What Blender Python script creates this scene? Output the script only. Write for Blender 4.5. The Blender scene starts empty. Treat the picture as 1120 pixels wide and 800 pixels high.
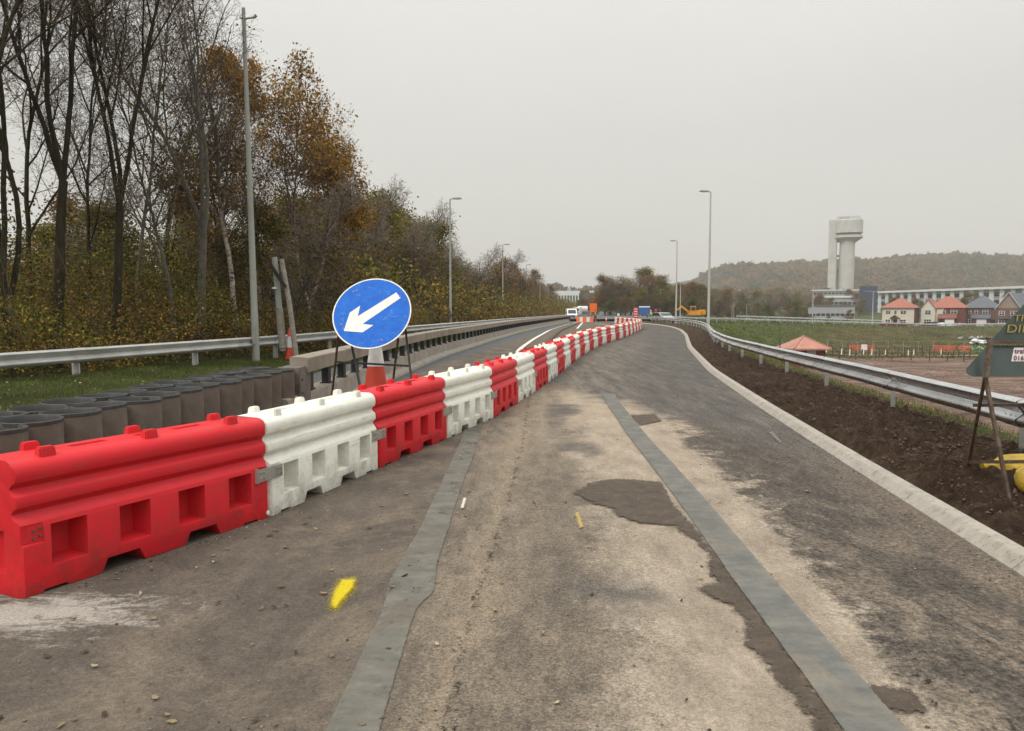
import bpy, bmesh, math, random
import numpy as np
from mathutils import Vector, Matrix, noise as mnoise

# ------------------------------------------------------------------ camera, sky, sun, exposure
scn = bpy.context.scene
F, W0, H0, HOR, EYE = 840.0, 1120.0, 800.0, 340.0, 1.7
PITCH = math.atan((H0 / 2 - HOR) / F)
cam = bpy.data.cameras.new('camera')
cam.sensor_width = 36.0
cam.lens = 36.0 * F / W0
cam.clip_start = 0.05
cam.clip_end = 6000
camo = bpy.data.objects.new('camera', cam)
scn.collection.objects.link(camo)
camo.location = (0, 0, EYE)
camo.rotation_euler = (math.radians(90) - PITCH, 0, 0)
scn.camera = camo

world = bpy.data.worlds.new('World')
scn.world = world
world.use_nodes = True
SUN_EL, SUN_AZ = math.radians(48), math.radians(215)
def build_world():
    nt = world.node_tree
    nt.nodes.clear()
    out = nt.nodes.new('ShaderNodeOutputWorld')
    bg = nt.nodes.new('ShaderNodeBackground')
    sky = nt.nodes.new('ShaderNodeTexSky')
    sky.sky_type = 'NISHITA'
    sky.sun_disc = False
    sky.sun_elevation = SUN_EL
    sky.sun_rotation = SUN_AZ
    sky.air_density = 1.5
    sky.dust_density = 6.0
    # the cloud layer: an overcast dome, brighter overhead than at the horizon, faintly mottled
    tc = nt.nodes.new('ShaderNodeTexCoord')
    sep = nt.nodes.new('ShaderNodeSeparateXYZ')
    nt.links.new(tc.outputs['Generated'], sep.inputs[0])
    ramp = nt.nodes.new('ShaderNodeValToRGB')
    e = ramp.color_ramp.elements
    e[0].position = 0.0;  e[0].color = (5.75, 5.66, 5.25, 1)
    e[1].position = 1.0;  e[1].color = (20, 19.8, 19.3, 1)
    m = ramp.color_ramp.elements.new(0.22); m.color = (6.05, 5.98, 5.6, 1)
    m = ramp.color_ramp.elements.new(0.42); m.color = (7.3, 7.2, 6.9, 1)
    nt.links.new(sep.outputs['Z'], ramp.inputs[0])
    nz = nt.nodes.new('ShaderNodeTexNoise')
    nz.inputs['Scale'].default_value = 2.2
    nz.inputs['Detail'].default_value = 4
    mp = nt.nodes.new('ShaderNodeMapping')
    mp.inputs['Scale'].default_value = (1, 1, 3.0)
    nt.links.new(tc.outputs['Generated'], mp.inputs[0])
    nt.links.new(mp.outputs[0], nz.inputs['Vector'])
    mr = nt.nodes.new('ShaderNodeMapRange')
    mr.inputs[3].default_value = 0.93
    mr.inputs[4].default_value = 1.07
    nt.links.new(nz.outputs[0], mr.inputs[0])
    mul = nt.nodes.new('ShaderNodeVectorMath'); mul.operation = 'SCALE'
    nt.links.new(ramp.outputs[0], mul.inputs[0])
    nt.links.new(mr.outputs[0], mul.inputs['Scale'])
    mix = nt.nodes.new('ShaderNodeMixRGB')
    mix.inputs[0].default_value = 0.95
    nt.links.new(sky.outputs[0], mix.inputs[1])
    nt.links.new(mul.outputs[0], mix.inputs[2])
    nt.links.new(mix.outputs[0], bg.inputs[0])
    bg.inputs[1].default_value = 0.10
    nt.links.new(bg.outputs[0], out.inputs[0])
build_world()

sun = bpy.data.lights.new('sun', 'SUN')
sun.energy = 1.5
sun.angle = math.radians(25)
sun.color = (1.0, 0.95, 0.87)
suno = bpy.data.objects.new('sun', sun)
scn.collection.objects.link(suno)
# sky sun_rotation is measured from +Y clockwise seen from above
sd = Vector((math.sin(SUN_AZ) * math.cos(SUN_EL), math.cos(SUN_AZ) * math.cos(SUN_EL), math.sin(SUN_EL)))
suno.rotation_euler = sd.to_track_quat('Z', 'Y').to_euler()
scn.view_settings.view_transform = 'Standard'
scn.view_settings.look = 'None'
scn.view_settings.gamma = 1
scn.view_settings.use_curve_mapping = False
scn.view_settings.exposure = 0.30
scn.cycles.max_bounces = 5
scn.cycles.transparent_max_bounces = 8
scn.cycles.volume_bounces = 0
scn.cycles.volume_step_rate = 4

# ------------------------------------------------------------------ helpers
COL = scn.collection
cp, sp = math.cos(PITCH), math.sin(PITCH)
def ray(px, py):
    a, b = (px - W0 / 2) / F, (H0 / 2 - py) / F
    return a, cp + b * sp, -sp + b * cp
def G(px, py, z=0.0):                       # a measured point of the ground at height z
    x, y, w = ray(px, py)
    t = (z - EYE) / w
    return (x * t, y * t)
def A(X, Y):
    return G(560 + 840 * X / Y, 340 + 1428.0 / Y)
def D(px, py, Y):                           # a measured point at distance Y
    x, y, w = ray(px, py)
    t = Y / y
    return Vector((x * t, Y, EYE + w * t))

def tag(o, label=None, cat=None, group=None, kind=None):
    if label: o['label'] = label
    if cat: o['category'] = cat
    if group: o['group'] = group
    if kind: o['kind'] = kind
    return o
def empty(name, loc=(0, 0, 0), rz=0.0, label=None, cat=None, group=None):
    o = bpy.data.objects.new(name, None)
    COL.objects.link(o)
    o.empty_display_size = 0.2
    o.location = loc
    o.rotation_euler = (0, 0, rz)
    return tag(o, label, cat, group)
def copy_tree(o, parent=None):
    c = o.copy()
    COL.objects.link(c)
    c.parent = parent
    for ch in list(o.children):
        copy_tree(ch, c)
    return c
def thing_copy(o, loc, rz=0.0, s=1.0, label=None, group=None, rx=0, ry=0):
    c = copy_tree(o)
    c.location = loc
    c.rotation_euler = (rx, ry, rz)
    c.scale = (s, s, s) if not isinstance(s, tuple) else s
    if label: c['label'] = label
    if group: c['group'] = group
    return c

class MB:
    def __init__(self):
        self.v = []; self.f = []; self.n = 0
    def add(self, vs, fs):
        o = self.n
        self.v.extend([tuple(p) for p in vs])
        self.f.extend([tuple(i + o for i in f) for f in fs])
        self.n += len(vs)
        return self
    def box(self, c, s, rot=None):
        hx, hy, hz = s[0] / 2, s[1] / 2, s[2] / 2
        pts = [Vector((x, y, z)) for x in (-hx, hx) for y in (-hy, hy) for z in (-hz, hz)]
        if rot is not None:
            M = rot if isinstance(rot, Matrix) else Matrix.Rotation(rot, 3, 'Z')
            pts = [M @ p for p in pts]
        pts = [p + Vector(c) for p in pts]
        return self.add(pts, [(0, 1, 3, 2), (4, 6, 7, 5), (0, 4, 5, 1), (2, 3, 7, 6), (0, 2, 6, 4), (1, 5, 7, 3)])
    def box2(self, a, b):
        return self.box([(a[i] + b[i]) / 2 for i in range(3)], [abs(b[i] - a[i]) for i in range(3)])
    def beam(self, a, b, w, h=None, n=4, roll=None):
        a, b = Vector(a), Vector(b)
        h = h or w
        d = (b - a).normalized()
        up = Vector((0, 0, 1)) if abs(d.z) < 0.9 else Vector((0, 1, 0))
        s = d.cross(up).normalized(); u = s.cross(d).normalized()
        pts = []
        for p in (a, b):
            for (i, j) in ((-1, -1), (1, -1), (1, 1), (-1, 1)):
                pts.append(p + s * i * w / 2 + u * j * h / 2)
        return self.add(pts, [(3, 2, 1, 0), (4, 5, 6, 7), (0, 1, 5, 4), (1, 2, 6, 5), (2, 3, 7, 6), (3, 0, 4, 7)])
    def tube(self, pts, rad, n=8, cap=True):
        pts = [Vector(p) for p in pts]
        if not hasattr(rad, '__len__'): rad = [rad] * len(pts)
        vs = []; prev = None
        for i, p in enumerate(pts):
            d = (pts[min(i + 1, len(pts) - 1)] - pts[max(i - 1, 0)]).normalized()
            if prev is None:
                up = Vector((0, 0, 1)) if abs(d.z) < 0.9 else Vector((1, 0, 0))
                s = d.cross(up).normalized()
            else:
                s = (prev - d * prev.dot(d)).normalized()
            prev = s
            u = d.cross(s)
            for k in range(n):
                t = 2 * math.pi * k / n
                vs.append(p + (s * math.cos(t) + u * math.sin(t)) * rad[i])
        fs = []
        for i in range(len(pts) - 1):
            for k in range(n):
                k2 = (k + 1) % n
                fs.append((i * n + k, i * n + k2, (i + 1) * n + k2, (i + 1) * n + k))
        if cap:
            fs.append(tuple(reversed(range(n))))
            fs.append(tuple(range((len(pts) - 1) * n, len(pts) * n)))
        return self.add(vs, fs)
    def lathe(self, prof, n=20, c=(0, 0, 0)):            # prof: (r, z)
        vs = []; fs = []
        for r, z in prof:
            for k in range(n):
                t = 2 * math.pi * k / n
                vs.append((c[0] + r * math.cos(t), c[1] + r * math.sin(t), c[2] + z))
        for i in range(len(prof) - 1):
            for k in range(n):
                k2 = (k + 1) % n
                fs.append((i * n + k, i * n + k2, (i + 1) * n + k2, (i + 1) * n + k))
        return self.add(vs, fs)
    def prism(self, poly, a, b, axis='y'):               # poly 2D extruded from a to b along axis
        def mk(p, t):
            return {'y': (p[0], t, p[1]), 'x': (t, p[0], p[1]), 'z': (p[0], p[1], t)}[axis]
        n = len(poly)
        vs = [mk(p, a) for p in poly] + [mk(p, b) for p in poly]
        fs = [tuple(range(n)), tuple(reversed(range(n, 2 * n)))]
        for i in range(n):
            j = (i + 1) % n
            fs.append((i, i + n, j + n, j))
        return self.add(vs, fs)
    def build(self, name, mat=None, parent=None, smooth=None, bevel=0, loc=None):
        me = bpy.data.meshes.new(name)
        me.from_pydata(self.v, [], self.f)
        bm = bmesh.new(); bm.from_mesh(me)
        bmesh.ops.recalc_face_normals(bm, faces=bm.faces)
        if bevel:
            es = [e for e in bm.edges if len(e.link_faces) == 2 and e.calc_face_angle(0) > 0.5]
            bmesh.ops.bevel(bm, geom=es, offset=bevel, segments=2, affect='EDGES', clamp_overlap=True)
        bm.to_mesh(me); bm.free()
        if smooth is not None:
            me.polygons.foreach_set('use_smooth', [True] * len(me.polygons))
            me.set_sharp_from_angle(angle=math.radians(smooth))
        o = bpy.data.objects.new(name, me)
        COL.objects.link(o)
        if mat: me.materials.append(mat)
        if parent: o.parent = parent
        if loc is not None: o.location = loc
        return o

def np_mesh(name, V, Fq, mat=None, parent=None, smooth=False, attrs=None):
    me = bpy.data.meshes.new(name)
    V = np.asarray(V, dtype=np.float32); Fq = np.asarray(Fq, dtype=np.int32)
    k = Fq.shape[1]
    me.vertices.add(len(V)); me.vertices.foreach_set('co', V.ravel())
    me.loops.add(Fq.size); me.loops.foreach_set('vertex_index', Fq.ravel())
    me.polygons.add(len(Fq))
    me.polygons.foreach_set('loop_start', np.arange(0, Fq.size, k, dtype=np.int32))
    me.polygons.foreach_set('loop_total', np.full(len(Fq), k, dtype=np.int32))
    if smooth: me.polygons.foreach_set('use_smooth', np.ones(len(Fq), dtype=bool))
    if attrs:
        for an, av in attrs.items():
            at = me.attributes.new(an, 'FLOAT', 'POINT')
            at.data.foreach_set('value', np.asarray(av, dtype=np.float32))
    me.update(calc_edges=True)
    o = bpy.data.objects.new(name, me)
    COL.objects.link(o)
    if mat: me.materials.append(mat)
    if parent: o.parent = parent
    return o
def grid_faces(nr, nc):
    i = np.arange(nr - 1)[:, None] * nc + np.arange(nc - 1)[None, :]
    i = i.ravel()
    return np.stack([i, i + 1, i + nc + 1, i + nc], 1)

class NT:                                                 # tiny shader builder
    def __init__(self, name):
        self.m = bpy.data.materials.new(name); self.m.use_nodes = True
        self.t = self.m.node_tree
        self.b = self.t.nodes['Principled BSDF']
        self.tc = None
    def n(self, kind, **kw):
        nd = self.t.nodes.new('ShaderNode' + kind)
        for k, v in kw.items(): setattr(nd, k, v)
        return nd
    def link(self, a, b): self.t.links.new(a, b)
    def coord(self):
        if self.tc is None: self.tc = self.n('TexCoord')
        return self.tc.outputs['Object']
    def noise(self, scale, detail=4, rough=0.6, vec=None, dist=0.0, stretch=None, col=False):
        nd = self.n('TexNoise')
        nd.inputs['Scale'].default_value = scale
        nd.inputs['Detail'].default_value = detail
        nd.inputs['Roughness'].default_value = rough
        nd.inputs['Distortion'].default_value = dist
        v = vec or self.coord()
        if stretch:
            mp = self.n('Mapping'); mp.inputs['Scale'].default_value = stretch
            self.link(v, mp.inputs[0]); v = mp.outputs[0]
        self.link(v, nd.inputs['Vector'])
        return nd.outputs[1 if col else 0]
    def voro(self, scale, feature='F1', out=0, vec=None):
        nd = self.n('TexVoronoi', feature=feature)
        nd.inputs['Scale'].default_value = scale
        self.link(vec or self.coord(), nd.inputs['Vector'])
        return nd.outputs[out]
    def ramp(self, fac, stops, interp='LINEAR'):
        nd = self.n('ValToRGB'); cr = nd.color_ramp; cr.interpolation = interp
        while len(cr.elements) < len(stops): cr.elements.new(0.5)
        for e, (p, c) in zip(cr.elements, stops):
            e.position = p
            if not hasattr(c, '__len__'): c = (c, c, c)
            e.color = (*c, 1)
        self.link(fac, nd.inputs[0])
        return nd.outputs[0]
    def rng(self, v, a, b, c=0.0, d=1.0, smooth=False):
        nd = self.n('MapRange')
        if smooth: nd.interpolation_type = 'SMOOTHSTEP'
        self.link(v, nd.inputs[0])
        for i, x in zip((1, 2, 3, 4), (a, b, c, d)): nd.inputs[i].default_value = x
        return nd.outputs[0]
    def mix(self, fac, a, b, mode='MIX'):
        nd = self.n('MixRGB', blend_type=mode)
        for i, x in zip((0, 1, 2), (fac, a, b)):
            if hasattr(x, 'is_linked') or hasattr(x, 'links'): self.link(x, nd.inputs[i])
            elif i == 0: nd.inputs[0].default_value = x
            else: nd.inputs[i].default_value = (*x, 1) if len(x) == 3 else x
        return nd.outputs[0]
    def math(self, op, a, b=0.0, c=None):
        nd = self.n('Math', operation=op)
        for i, x in enumerate((a, b) if c is None else (a, b, c)):
            if hasattr(x, 'links'): self.link(x, nd.inputs[i])
            else: nd.inputs[i].default_value = x
        return nd.outputs[0]
    def attr(self, name):
        nd = self.n('Attribute'); nd.attribute_name = name
        return nd.outputs['Fac']
    def bump(self, h, strength=0.5, dist=0.01):
        nd = self.n('Bump'); nd.inputs['Strength'].default_value = strength
        nd.inputs['Distance'].default_value = dist
        self.link(h, nd.inputs['Height'])
        if self.b.inputs['Normal'].links: self.link(self.b.inputs['Normal'].links[0].from_socket, nd.inputs['Normal'])
        self.link(nd.outputs[0], self.b.inputs['Normal'])
    def set(self, color=None, rough=None, metal=None, spec=None):
        for key, x in (('Base Color', color), ('Roughness', rough), ('Metallic', metal), ('Specular IOR Level', spec)):
            if x is None: continue
            if hasattr(x, 'links'): self.link(x, self.b.inputs[key])
            elif key == 'Base Color': self.b.inputs[key].default_value = (*x, 1)
            else: self.b.inputs[key].default_value = x
        return self.m

def simple(name, c, rough=0.6, metal=0.0, var=0.15, scale=6.0, dirt=None, dirt_amt=0.4, bump=0.0, bscale=40, spec=None):
    s = NT(name)
    nz = s.noise(scale, 5)
    lo = tuple(x * (1 - var) for x in c); hi = tuple(min(1, x * (1 + var)) for x in c)
    col = s.ramp(nz, [(0.3, lo), (0.7, hi)])
    if dirt:
        d = s.noise(scale * 0.6, 8, 0.7, dist=0.5)
        col = s.mix(s.rng(d, 0.5, 0.72, 0, dirt_amt), col, dirt)
    if bump: s.bump(s.noise(bscale, 4), bump, 0.01)
    rr = s.rng(s.noise(scale * 2, 3), 0.3, 0.7, max(0, rough - 0.08), min(1, rough + 0.08))
    return s.set(col, rr, metal, spec)

M = {}
def mats():
    M['galv'] = simple('galvanised_steel', (0.60, 0.61, 0.61), 0.30, 0.95, 0.12, 1.2, (0.40, 0.39, 0.37), 0.25, 0.05, 60)
    M['galv_old'] = simple('weathered_galvanised_steel', (0.46, 0.46, 0.44), 0.55, 0.2, 0.15, 2.0, (0.22, 0.21, 0.17), 0.5)
    M['pole'] = simple('grey_column_paint', (0.29, 0.30, 0.27), 0.6, 0.0, 0.12, 1.5, (0.12, 0.13, 0.10), 0.4)
    M['pole_light'] = simple('pale_column_paint', (0.42, 0.42, 0.40), 0.5, 0.2, 0.1, 1.0)
    M['black'] = simple('black_steel', (0.012, 0.012, 0.012), 0.6, 0.0, 0.2, 8, (0.06, 0.045, 0.035), 0.3)
    M['rubber'] = simple('rubber', (0.02, 0.02, 0.02), 0.8)
    M['glass'] = simple('dark_glass', (0.02, 0.024, 0.028), 0.12, 0, 0.05)
    M['white_paint'] = simple('white_paint', (0.74, 0.75, 0.74), 0.35, 0, 0.04, 2, (0.4, 0.38, 0.34), 0.3)
    M['bolt'] = simple('bolt_steel', (0.16, 0.14, 0.12), 0.5, 0.7, 0.3, 30)
    # barrier plastics: sun-faded polyethylene with road dirt and scuffs
    for nm, c, dirt in (('red_plastic', (0.62, 0.009, 0.018), (0.34, 0.05, 0.04)), ('white_plastic', (0.80, 0.80, 0.72), (0.46, 0.43, 0.32))):
        s = NT(nm)
        oi = s.n('ObjectInfo')
        big = s.noise(1.2, 3)
        col = s.ramp(big, [(0.3, tuple(x * 0.93 for x in c)), (0.7, tuple(min(1, x * 1.08) for x in c))])
        col = s.mix(s.math('MULTIPLY', oi.outputs['Random'], 0.07), col, tuple(min(1, x * 0.75 + 0.16) for x in c))
        gz = s.n('SeparateXYZ'); s.link(s.coord(), gz.inputs[0])
        low = s.rng(gz.outputs[2], 0.0, 0.42, 1.0, 0.22)
        n1 = s.rng(s.noise(5, 9, 0.72), 0.42, 0.7, 0, 1)
        col = s.mix(s.math('MULTIPLY', n1, low), col, tuple(0.6 * x for x in dirt))
        scuff = s.rng(s.noise(26, 7, 0.75, stretch=(0.12, 1, 1.4)), 0.54, 0.66, 0, 0.65)
        col = s.mix(scuff, col, dirt)
        top = s.rng(gz.outputs[2], 0.80, 0.83, 0, 1)
        tn = s.rng(s.noise(9, 8, 0.7), 0.42, 0.66, 0, 0.35)
        col = s.mix(s.math('MULTIPLY', top, tn), col, dirt)
        s.bump(s.noise(160, 3), 0.12, 0.003)
        s.bump(s.noise(7, 3), 0.15, 0.02)
        M[nm] = s.set(col, s.rng(s.noise(9, 4), 0.3, 0.7, 0.42, 0.6), 0, 0.28)
    M['cone_red'] = simple('cone_red_plastic', (0.55, 0.05, 0.02), 0.5, 0, 0.1, 10, (0.25, 0.08, 0.06), 0.4)
    M['cone_white'] = simple('cone_white_sleeve', (0.66, 0.66, 0.64), 0.4, 0, 0.08, 12, (0.4, 0.38, 0.34), 0.5)
    s = NT('drum_plastic')
    z = s.n('SeparateXYZ'); s.link(s.coord(), z.inputs[0])
    c = s.ramp(s.noise(5, 7, 0.7), [(0.3, (0.085, 0.068, 0.052)), (0.55, (0.125, 0.102, 0.080)), (0.75, (0.18, 0.15, 0.118))])
    c = s.mix(s.rng(s.noise(14, 6, 0.7, stretch=(1, 1, 0.15)), 0.55, 0.75, 0, 0.5), c, (0.22, 0.20, 0.17))
    M['drum'] = s.set(c, 0.75)
    M['drum_rim'] = simple('drum_rim', (0.035, 0.035, 0.033), 0.6, 0, 0.3, 12, (0.11, 0.10, 0.09), 0.5)
    M['drum_lid'] = simple('drum_lid', (0.030, 0.030, 0.029), 0.8, 0, 0.3, 9, (0.10, 0.09, 0.08), 0.5)
    s = NT('concrete')
    c = s.ramp(s.noise(2.5, 9, 0.7), [(0.3, (0.20, 0.175, 0.145)), (0.55, (0.30, 0.265, 0.22)), (0.75, (0.40, 0.365, 0.31))])
    c = s.mix(s.rng(s.noise(9, 8, 0.75, stretch=(1, 1, 0.2)), 0.5, 0.7, 0, 0.55), c, (0.12, 0.11, 0.09))
    s.bump(s.noise(60, 6), 0.25, 0.01)
    M['concrete'] = s.set(c, 0.9)
    s = NT('kerb_concrete')
    c = s.ramp(s.noise(5, 9, 0.75), [(0.3, (0.25, 0.228, 0.19)), (0.55, (0.33, 0.303, 0.26)), (0.78, (0.40, 0.375, 0.325))])
    c = s.mix(s.rng(s.noise(11, 8, 0.8), 0.52, 0.66, 0, 0.75), c, (0.13, 0.10, 0.07))
    s.bump(s.noise(90, 6), 0.2, 0.004)
    M['kerb'] = s.set(c, 0.92)
    s = NT('sign_blue')
    c = s.ramp(s.noise(6, 6, 0.7), [(0.3, (0.010, 0.095, 0.42)), (0.7, (0.018, 0.145, 0.58))])
    sc = s.rng(s.noise(11, 9, 0.85, stretch=(0.5, 1, 1), dist=1.6), 0.575, 0.625, 0, 0.6)
    c = s.mix(sc, c, (0.42, 0.48, 0.55))
    c = s.mix(s.rng(s.noise(3, 7, 0.7), 0.55, 0.75, 0, 0.3), c, (0.03, 0.06, 0.12))
    M['sign_blue'] = s.set(c, 0.55, 0, 0.12)
    s = NT('sign_white')
    c = s.ramp(s.noise(8, 8, 0.75), [(0.3, (0.48, 0.46, 0.41)), (0.6, (0.66, 0.65, 0.61)), (0.8, (0.72, 0.72, 0.70))])
    c = s.mix(s.rng(s.noise(25, 9, 0.8), 0.6, 0.68, 0, 0.6), c, (0.25, 0.23, 0.2))
    M['sign_white'] = s.set(c, 0.4)
    M['sign_green'] = simple('green_sign_back', (0.030, 0.046, 0.040), 0.38, 0.0, 0.25, 4, (0.07, 0.07, 0.05), 0.4)
    M['stencil'] = simple('ochre_stencil_paint', (0.24, 0.17, 0.03), 0.6, 0, 0.3, 25, (0.06, 0.06, 0.04), 0.7)
    M['rust'] = simple('rusty_steel', (0.10, 0.068, 0.048), 0.65, 0.4, 0.4, 14, (0.26, 0.22, 0.18), 0.6)
    M['sticker'] = simple('white_sticker', (0.62, 0.58, 0.56), 0.5, 0, 0.06)
    M['ink'] = simple('dark_ink', (0.10, 0.02, 0.03), 0.6)
    s = NT('sandbag_yellow')
    c = s.ramp(s.noise(7, 8, 0.7), [(0.3, (0.30, 0.19, 0.015)), (0.7, (0.60, 0.42, 0.03))])
    c = s.mix(s.rng(s.noise(13, 8, 0.75), 0.5, 0.7, 0, 0.6), c, (0.14, 0.09, 0.05))
    s.bump(s.noise(9, 5), 0.6, 0.03)
    M['sandbag'] = s.set(c, 0.6)
    M['yellow_paint'] = simple('yellow_spray', (0.68, 0.55, 0.01), 0.8, 0, 0.2, 60, (0.25, 0.2, 0.05), 0.7)
    M['road_white'] = simple('road_line_paint', (0.62, 0.61, 0.57), 0.7, 0, 0.15, 8, (0.25, 0.23, 0.2), 0.6)
    M['wood_post'] = simple('weathered_timber', (0.27, 0.24, 0.20), 0.85, 0, 0.3, 8, (0.09, 0.08, 0.06), 0.5)
    M['dark_post'] = simple('dark_timber', (0.075, 0.06, 0.045), 0.9, 0, 0.3, 2)
    M['orange'] = simple('orange_mesh_plastic', (0.62, 0.10, 0.04), 0.6, 0, 0.2, 2)
    M['orange_sign'] = simple('orange_sign', (0.75, 0.14, 0.015), 0.5, 0, 0.1, 2)
    M['red_sign'] = simple('red_sign', (0.50, 0.03, 0.06), 0.5, 0, 0.1, 2)
    M['blue_sign'] = simple('blue_sign', (0.03, 0.10, 0.32), 0.5, 0, 0.1, 2)
    M['digger'] = simple('digger_yellow', (0.62, 0.27, 0.02), 0.5, 0, 0.15, 2, (0.2, 0.12, 0.05), 0.5)
    M['silver'] = simple('silver_car_paint', (0.42, 0.45, 0.46), 0.3, 0.4, 0.05, 2)
    M['hivis'] = simple('hi_vis_fabric', (0.50, 0.62, 0.05), 0.7, 0, 0.1, 5)
    M['hivis_orange'] = simple('hi_vis_orange_fabric', (0.75, 0.16, 0.03), 0.7, 0, 0.1, 5)
    M['trousers'] = simple('dark_trousers', (0.03, 0.035, 0.05), 0.8)
    M['skin'] = simple('skin', (0.45, 0.28, 0.21), 0.6)
    M['helmet'] = simple('white_helmet', (0.75, 0.75, 0.74), 0.4)
    M['lamp_head'] = simple('lamp_head_grey', (0.30, 0.31, 0.31), 0.5, 0.2)
    M['tower'] = simple('tower_concrete', (0.46, 0.45, 0.42), 0.9, 0, 0.12, 0.12, (0.32, 0.31, 0.28), 0.4)
    M['tower_dark'] = simple('tower_recess', (0.12, 0.12, 0.115), 0.9)
    def brick(name, c1, c2, mortar, scale=1.0):
        s = NT(name)
        b = s.n('TexBrick')
        s.link(s.coord(), b.inputs['Vector'])
        b.inputs['Scale'].default_value = 4.0 * scale
        for k, v in (('Color1', c1), ('Color2', c2), ('Mortar', mortar)): b.inputs[k].default_value = (*v, 1)
        b.inputs['Mortar Size'].default_value = 0.006
        c = s.mix(s.rng(s.noise(0.8, 5), 0.35, 0.7, 0, 0.4), b.outputs[0], tuple(x * 0.6 for x in c1))
        return s.set(c, 0.9)
    M['brick'] = brick('house_brick', (0.17, 0.045, 0.030), (0.12, 0.035, 0.026), (0.15, 0.09, 0.07))
    M['brick_orange'] = brick('orange_brick', (0.36, 0.15, 0.07), (0.28, 0.12, 0.06), (0.3, 0.24, 0.2))
    M['render'] = simple('cream_render', (0.56, 0.53, 0.44), 0.9, 0, 0.06, 0.5)
    def tile(name, c):
        s = NT(name)
        w = s.n('TexWave', wave_type='BANDS', bands_direction='Z'); w.inputs['Scale'].default_value = 2.2
        s.link(s.coord(), w.inputs['Vector'])
        c0 = s.ramp(s.noise(1.6, 6, 0.7), [(0.3, tuple(x * 0.75 for x in c)), (0.7, tuple(x * 1.2 for x in c))])
        s.bump(w.outputs[0], 0.6, 0.03)
        return s.set(s.mix(s.math('MULTIPLY', w.outputs[0], 0.25), c0, tuple(x * 0.5 for x in c)), 0.85)
    M['roof_orange'] = tile('orange_roof_tile', (0.33, 0.125, 0.085))
    M['roof_grey'] = tile('grey_roof_tile', (0.115, 0.125, 0.145))
    M['roof_pink'] = tile('pink_roof_tile', (0.42, 0.20, 0.15))
    M['blue_clad'] = simple('dark_blue_cladding', (0.028, 0.042, 0.085), 0.6, 0, 0.1, 0.3)
    M['facade'] = simple('white_cladding', (0.62, 0.63, 0.63), 0.7, 0, 0.06, 0.2)
    M['grey_clad'] = simple('grey_cladding', (0.30, 0.31, 0.32), 0.7, 0, 0.06, 0.2)
    # bark
    s = NT('dark_bark')
    c = s.ramp(s.noise(7, 8, 0.75, stretch=(1, 1, 0.3)), [(0.3, (0.020, 0.017, 0.011)), (0.6, (0.050, 0.043, 0.027)), (0.8, (0.085, 0.083, 0.045))])
    s.bump(s.noise(18, 6, stretch=(1, 1, 0.25)), 0.7, 0.03)
    M['bark'] = s.set(c, 0.95, 0, 0.1)
    s = NT('grey_bark')
    c = s.ramp(s.noise(6, 8, 0.75, stretch=(1, 1, 0.5)), [(0.3, (0.055, 0.050, 0.039)), (0.6, (0.125, 0.115, 0.092)), (0.8, (0.19, 0.18, 0.15))])
    s.bump(s.noise(18, 6, stretch=(1, 1, 0.4)), 0.5, 0.02)
    M['bark_grey'] = s.set(c, 0.9)
    s = NT('birch_bark')
    z = s.n('SeparateXYZ'); s.link(s.coord(), z.inputs[0])
    c = s.ramp(s.noise(5, 8, 0.7, stretch=(1, 1, 2.2)), [(0.40, (0.04, 0.032, 0.026)), (0.5, (0.30, 0.25, 0.20)), (0.7, (0.50, 0.46, 0.40))])
    c = s.mix(s.rng(z.outputs[2], 2.5, 6.5, 0, 1), c, (0.07, 0.05, 0.038))
    M['bark_birch'] = s.set(c, 0.85)
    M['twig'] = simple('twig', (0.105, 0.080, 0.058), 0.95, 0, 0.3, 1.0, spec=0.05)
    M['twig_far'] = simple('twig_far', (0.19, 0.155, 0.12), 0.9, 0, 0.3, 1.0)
    def leaf(name, stops, trans=0.25):
        s = NT(name)
        g = s.n('NewGeometry')
        c = s.ramp(g.outputs['Random Per Island'], stops, 'LINEAR')
        big = s.rng(s.noise(0.45, 3), 0.35, 0.65, 0.62, 1.25)
        vm = s.n('VectorMath', operation='SCALE'); s.link(c, vm.inputs[0]); s.link(big, vm.inputs['Scale'])
        s.set(vm.outputs[0], 0.75, 0, 0.2)
        tr = s.n('BsdfTranslucent'); s.link(vm.outputs[0], tr.inputs[0])
        mx = s.n('MixShader'); mx.inputs[0].default_value = trans
        s.link(s.b.outputs[0], mx.inputs[1]); s.link(tr.outputs[0], mx.inputs[2])
        s.link(mx.outputs[0], s.t.nodes['Material Output'].inputs[0])
        return s.m
    M['leaf_gold'] = leaf('golden_leaves', [(0, (0.10, 0.07, 0.022)), (0.35, (0.24, 0.13, 0.025)), (0.7, (0.38, 0.205, 0.035)), (1, (0.48, 0.29, 0.06))])
    M['leaf_olive'] = leaf('olive_leaves', [(0, (0.04, 0.05, 0.011)), (0.4, (0.105, 0.105, 0.02)), (0.75, (0.20, 0.165, 0.03)), (1, (0.38, 0.27, 0.04))])
    M['leaf_brown'] = leaf('brown_autumn_leaves', [(0, (0.05, 0.038, 0.014)), (0.4, (0.12, 0.078, 0.024)), (0.75, (0.20, 0.12, 0.03)), (1, (0.32, 0.185, 0.04))])
    M['leaf_rust'] = leaf('rust_autumn_leaves', [(0, (0.07, 0.045, 0.022)), (0.4, (0.16, 0.085, 0.032)), (0.75, (0.25, 0.13, 0.04)), (1, (0.34, 0.19, 0.055))])
    M['leaf_green'] = leaf('green_leaves', [(0, (0.03, 0.05, 0.012)), (0.4, (0.065, 0.095, 0.02)), (0.75, (0.12, 0.13, 0.03)), (1, (0.20, 0.17, 0.04))])
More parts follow.
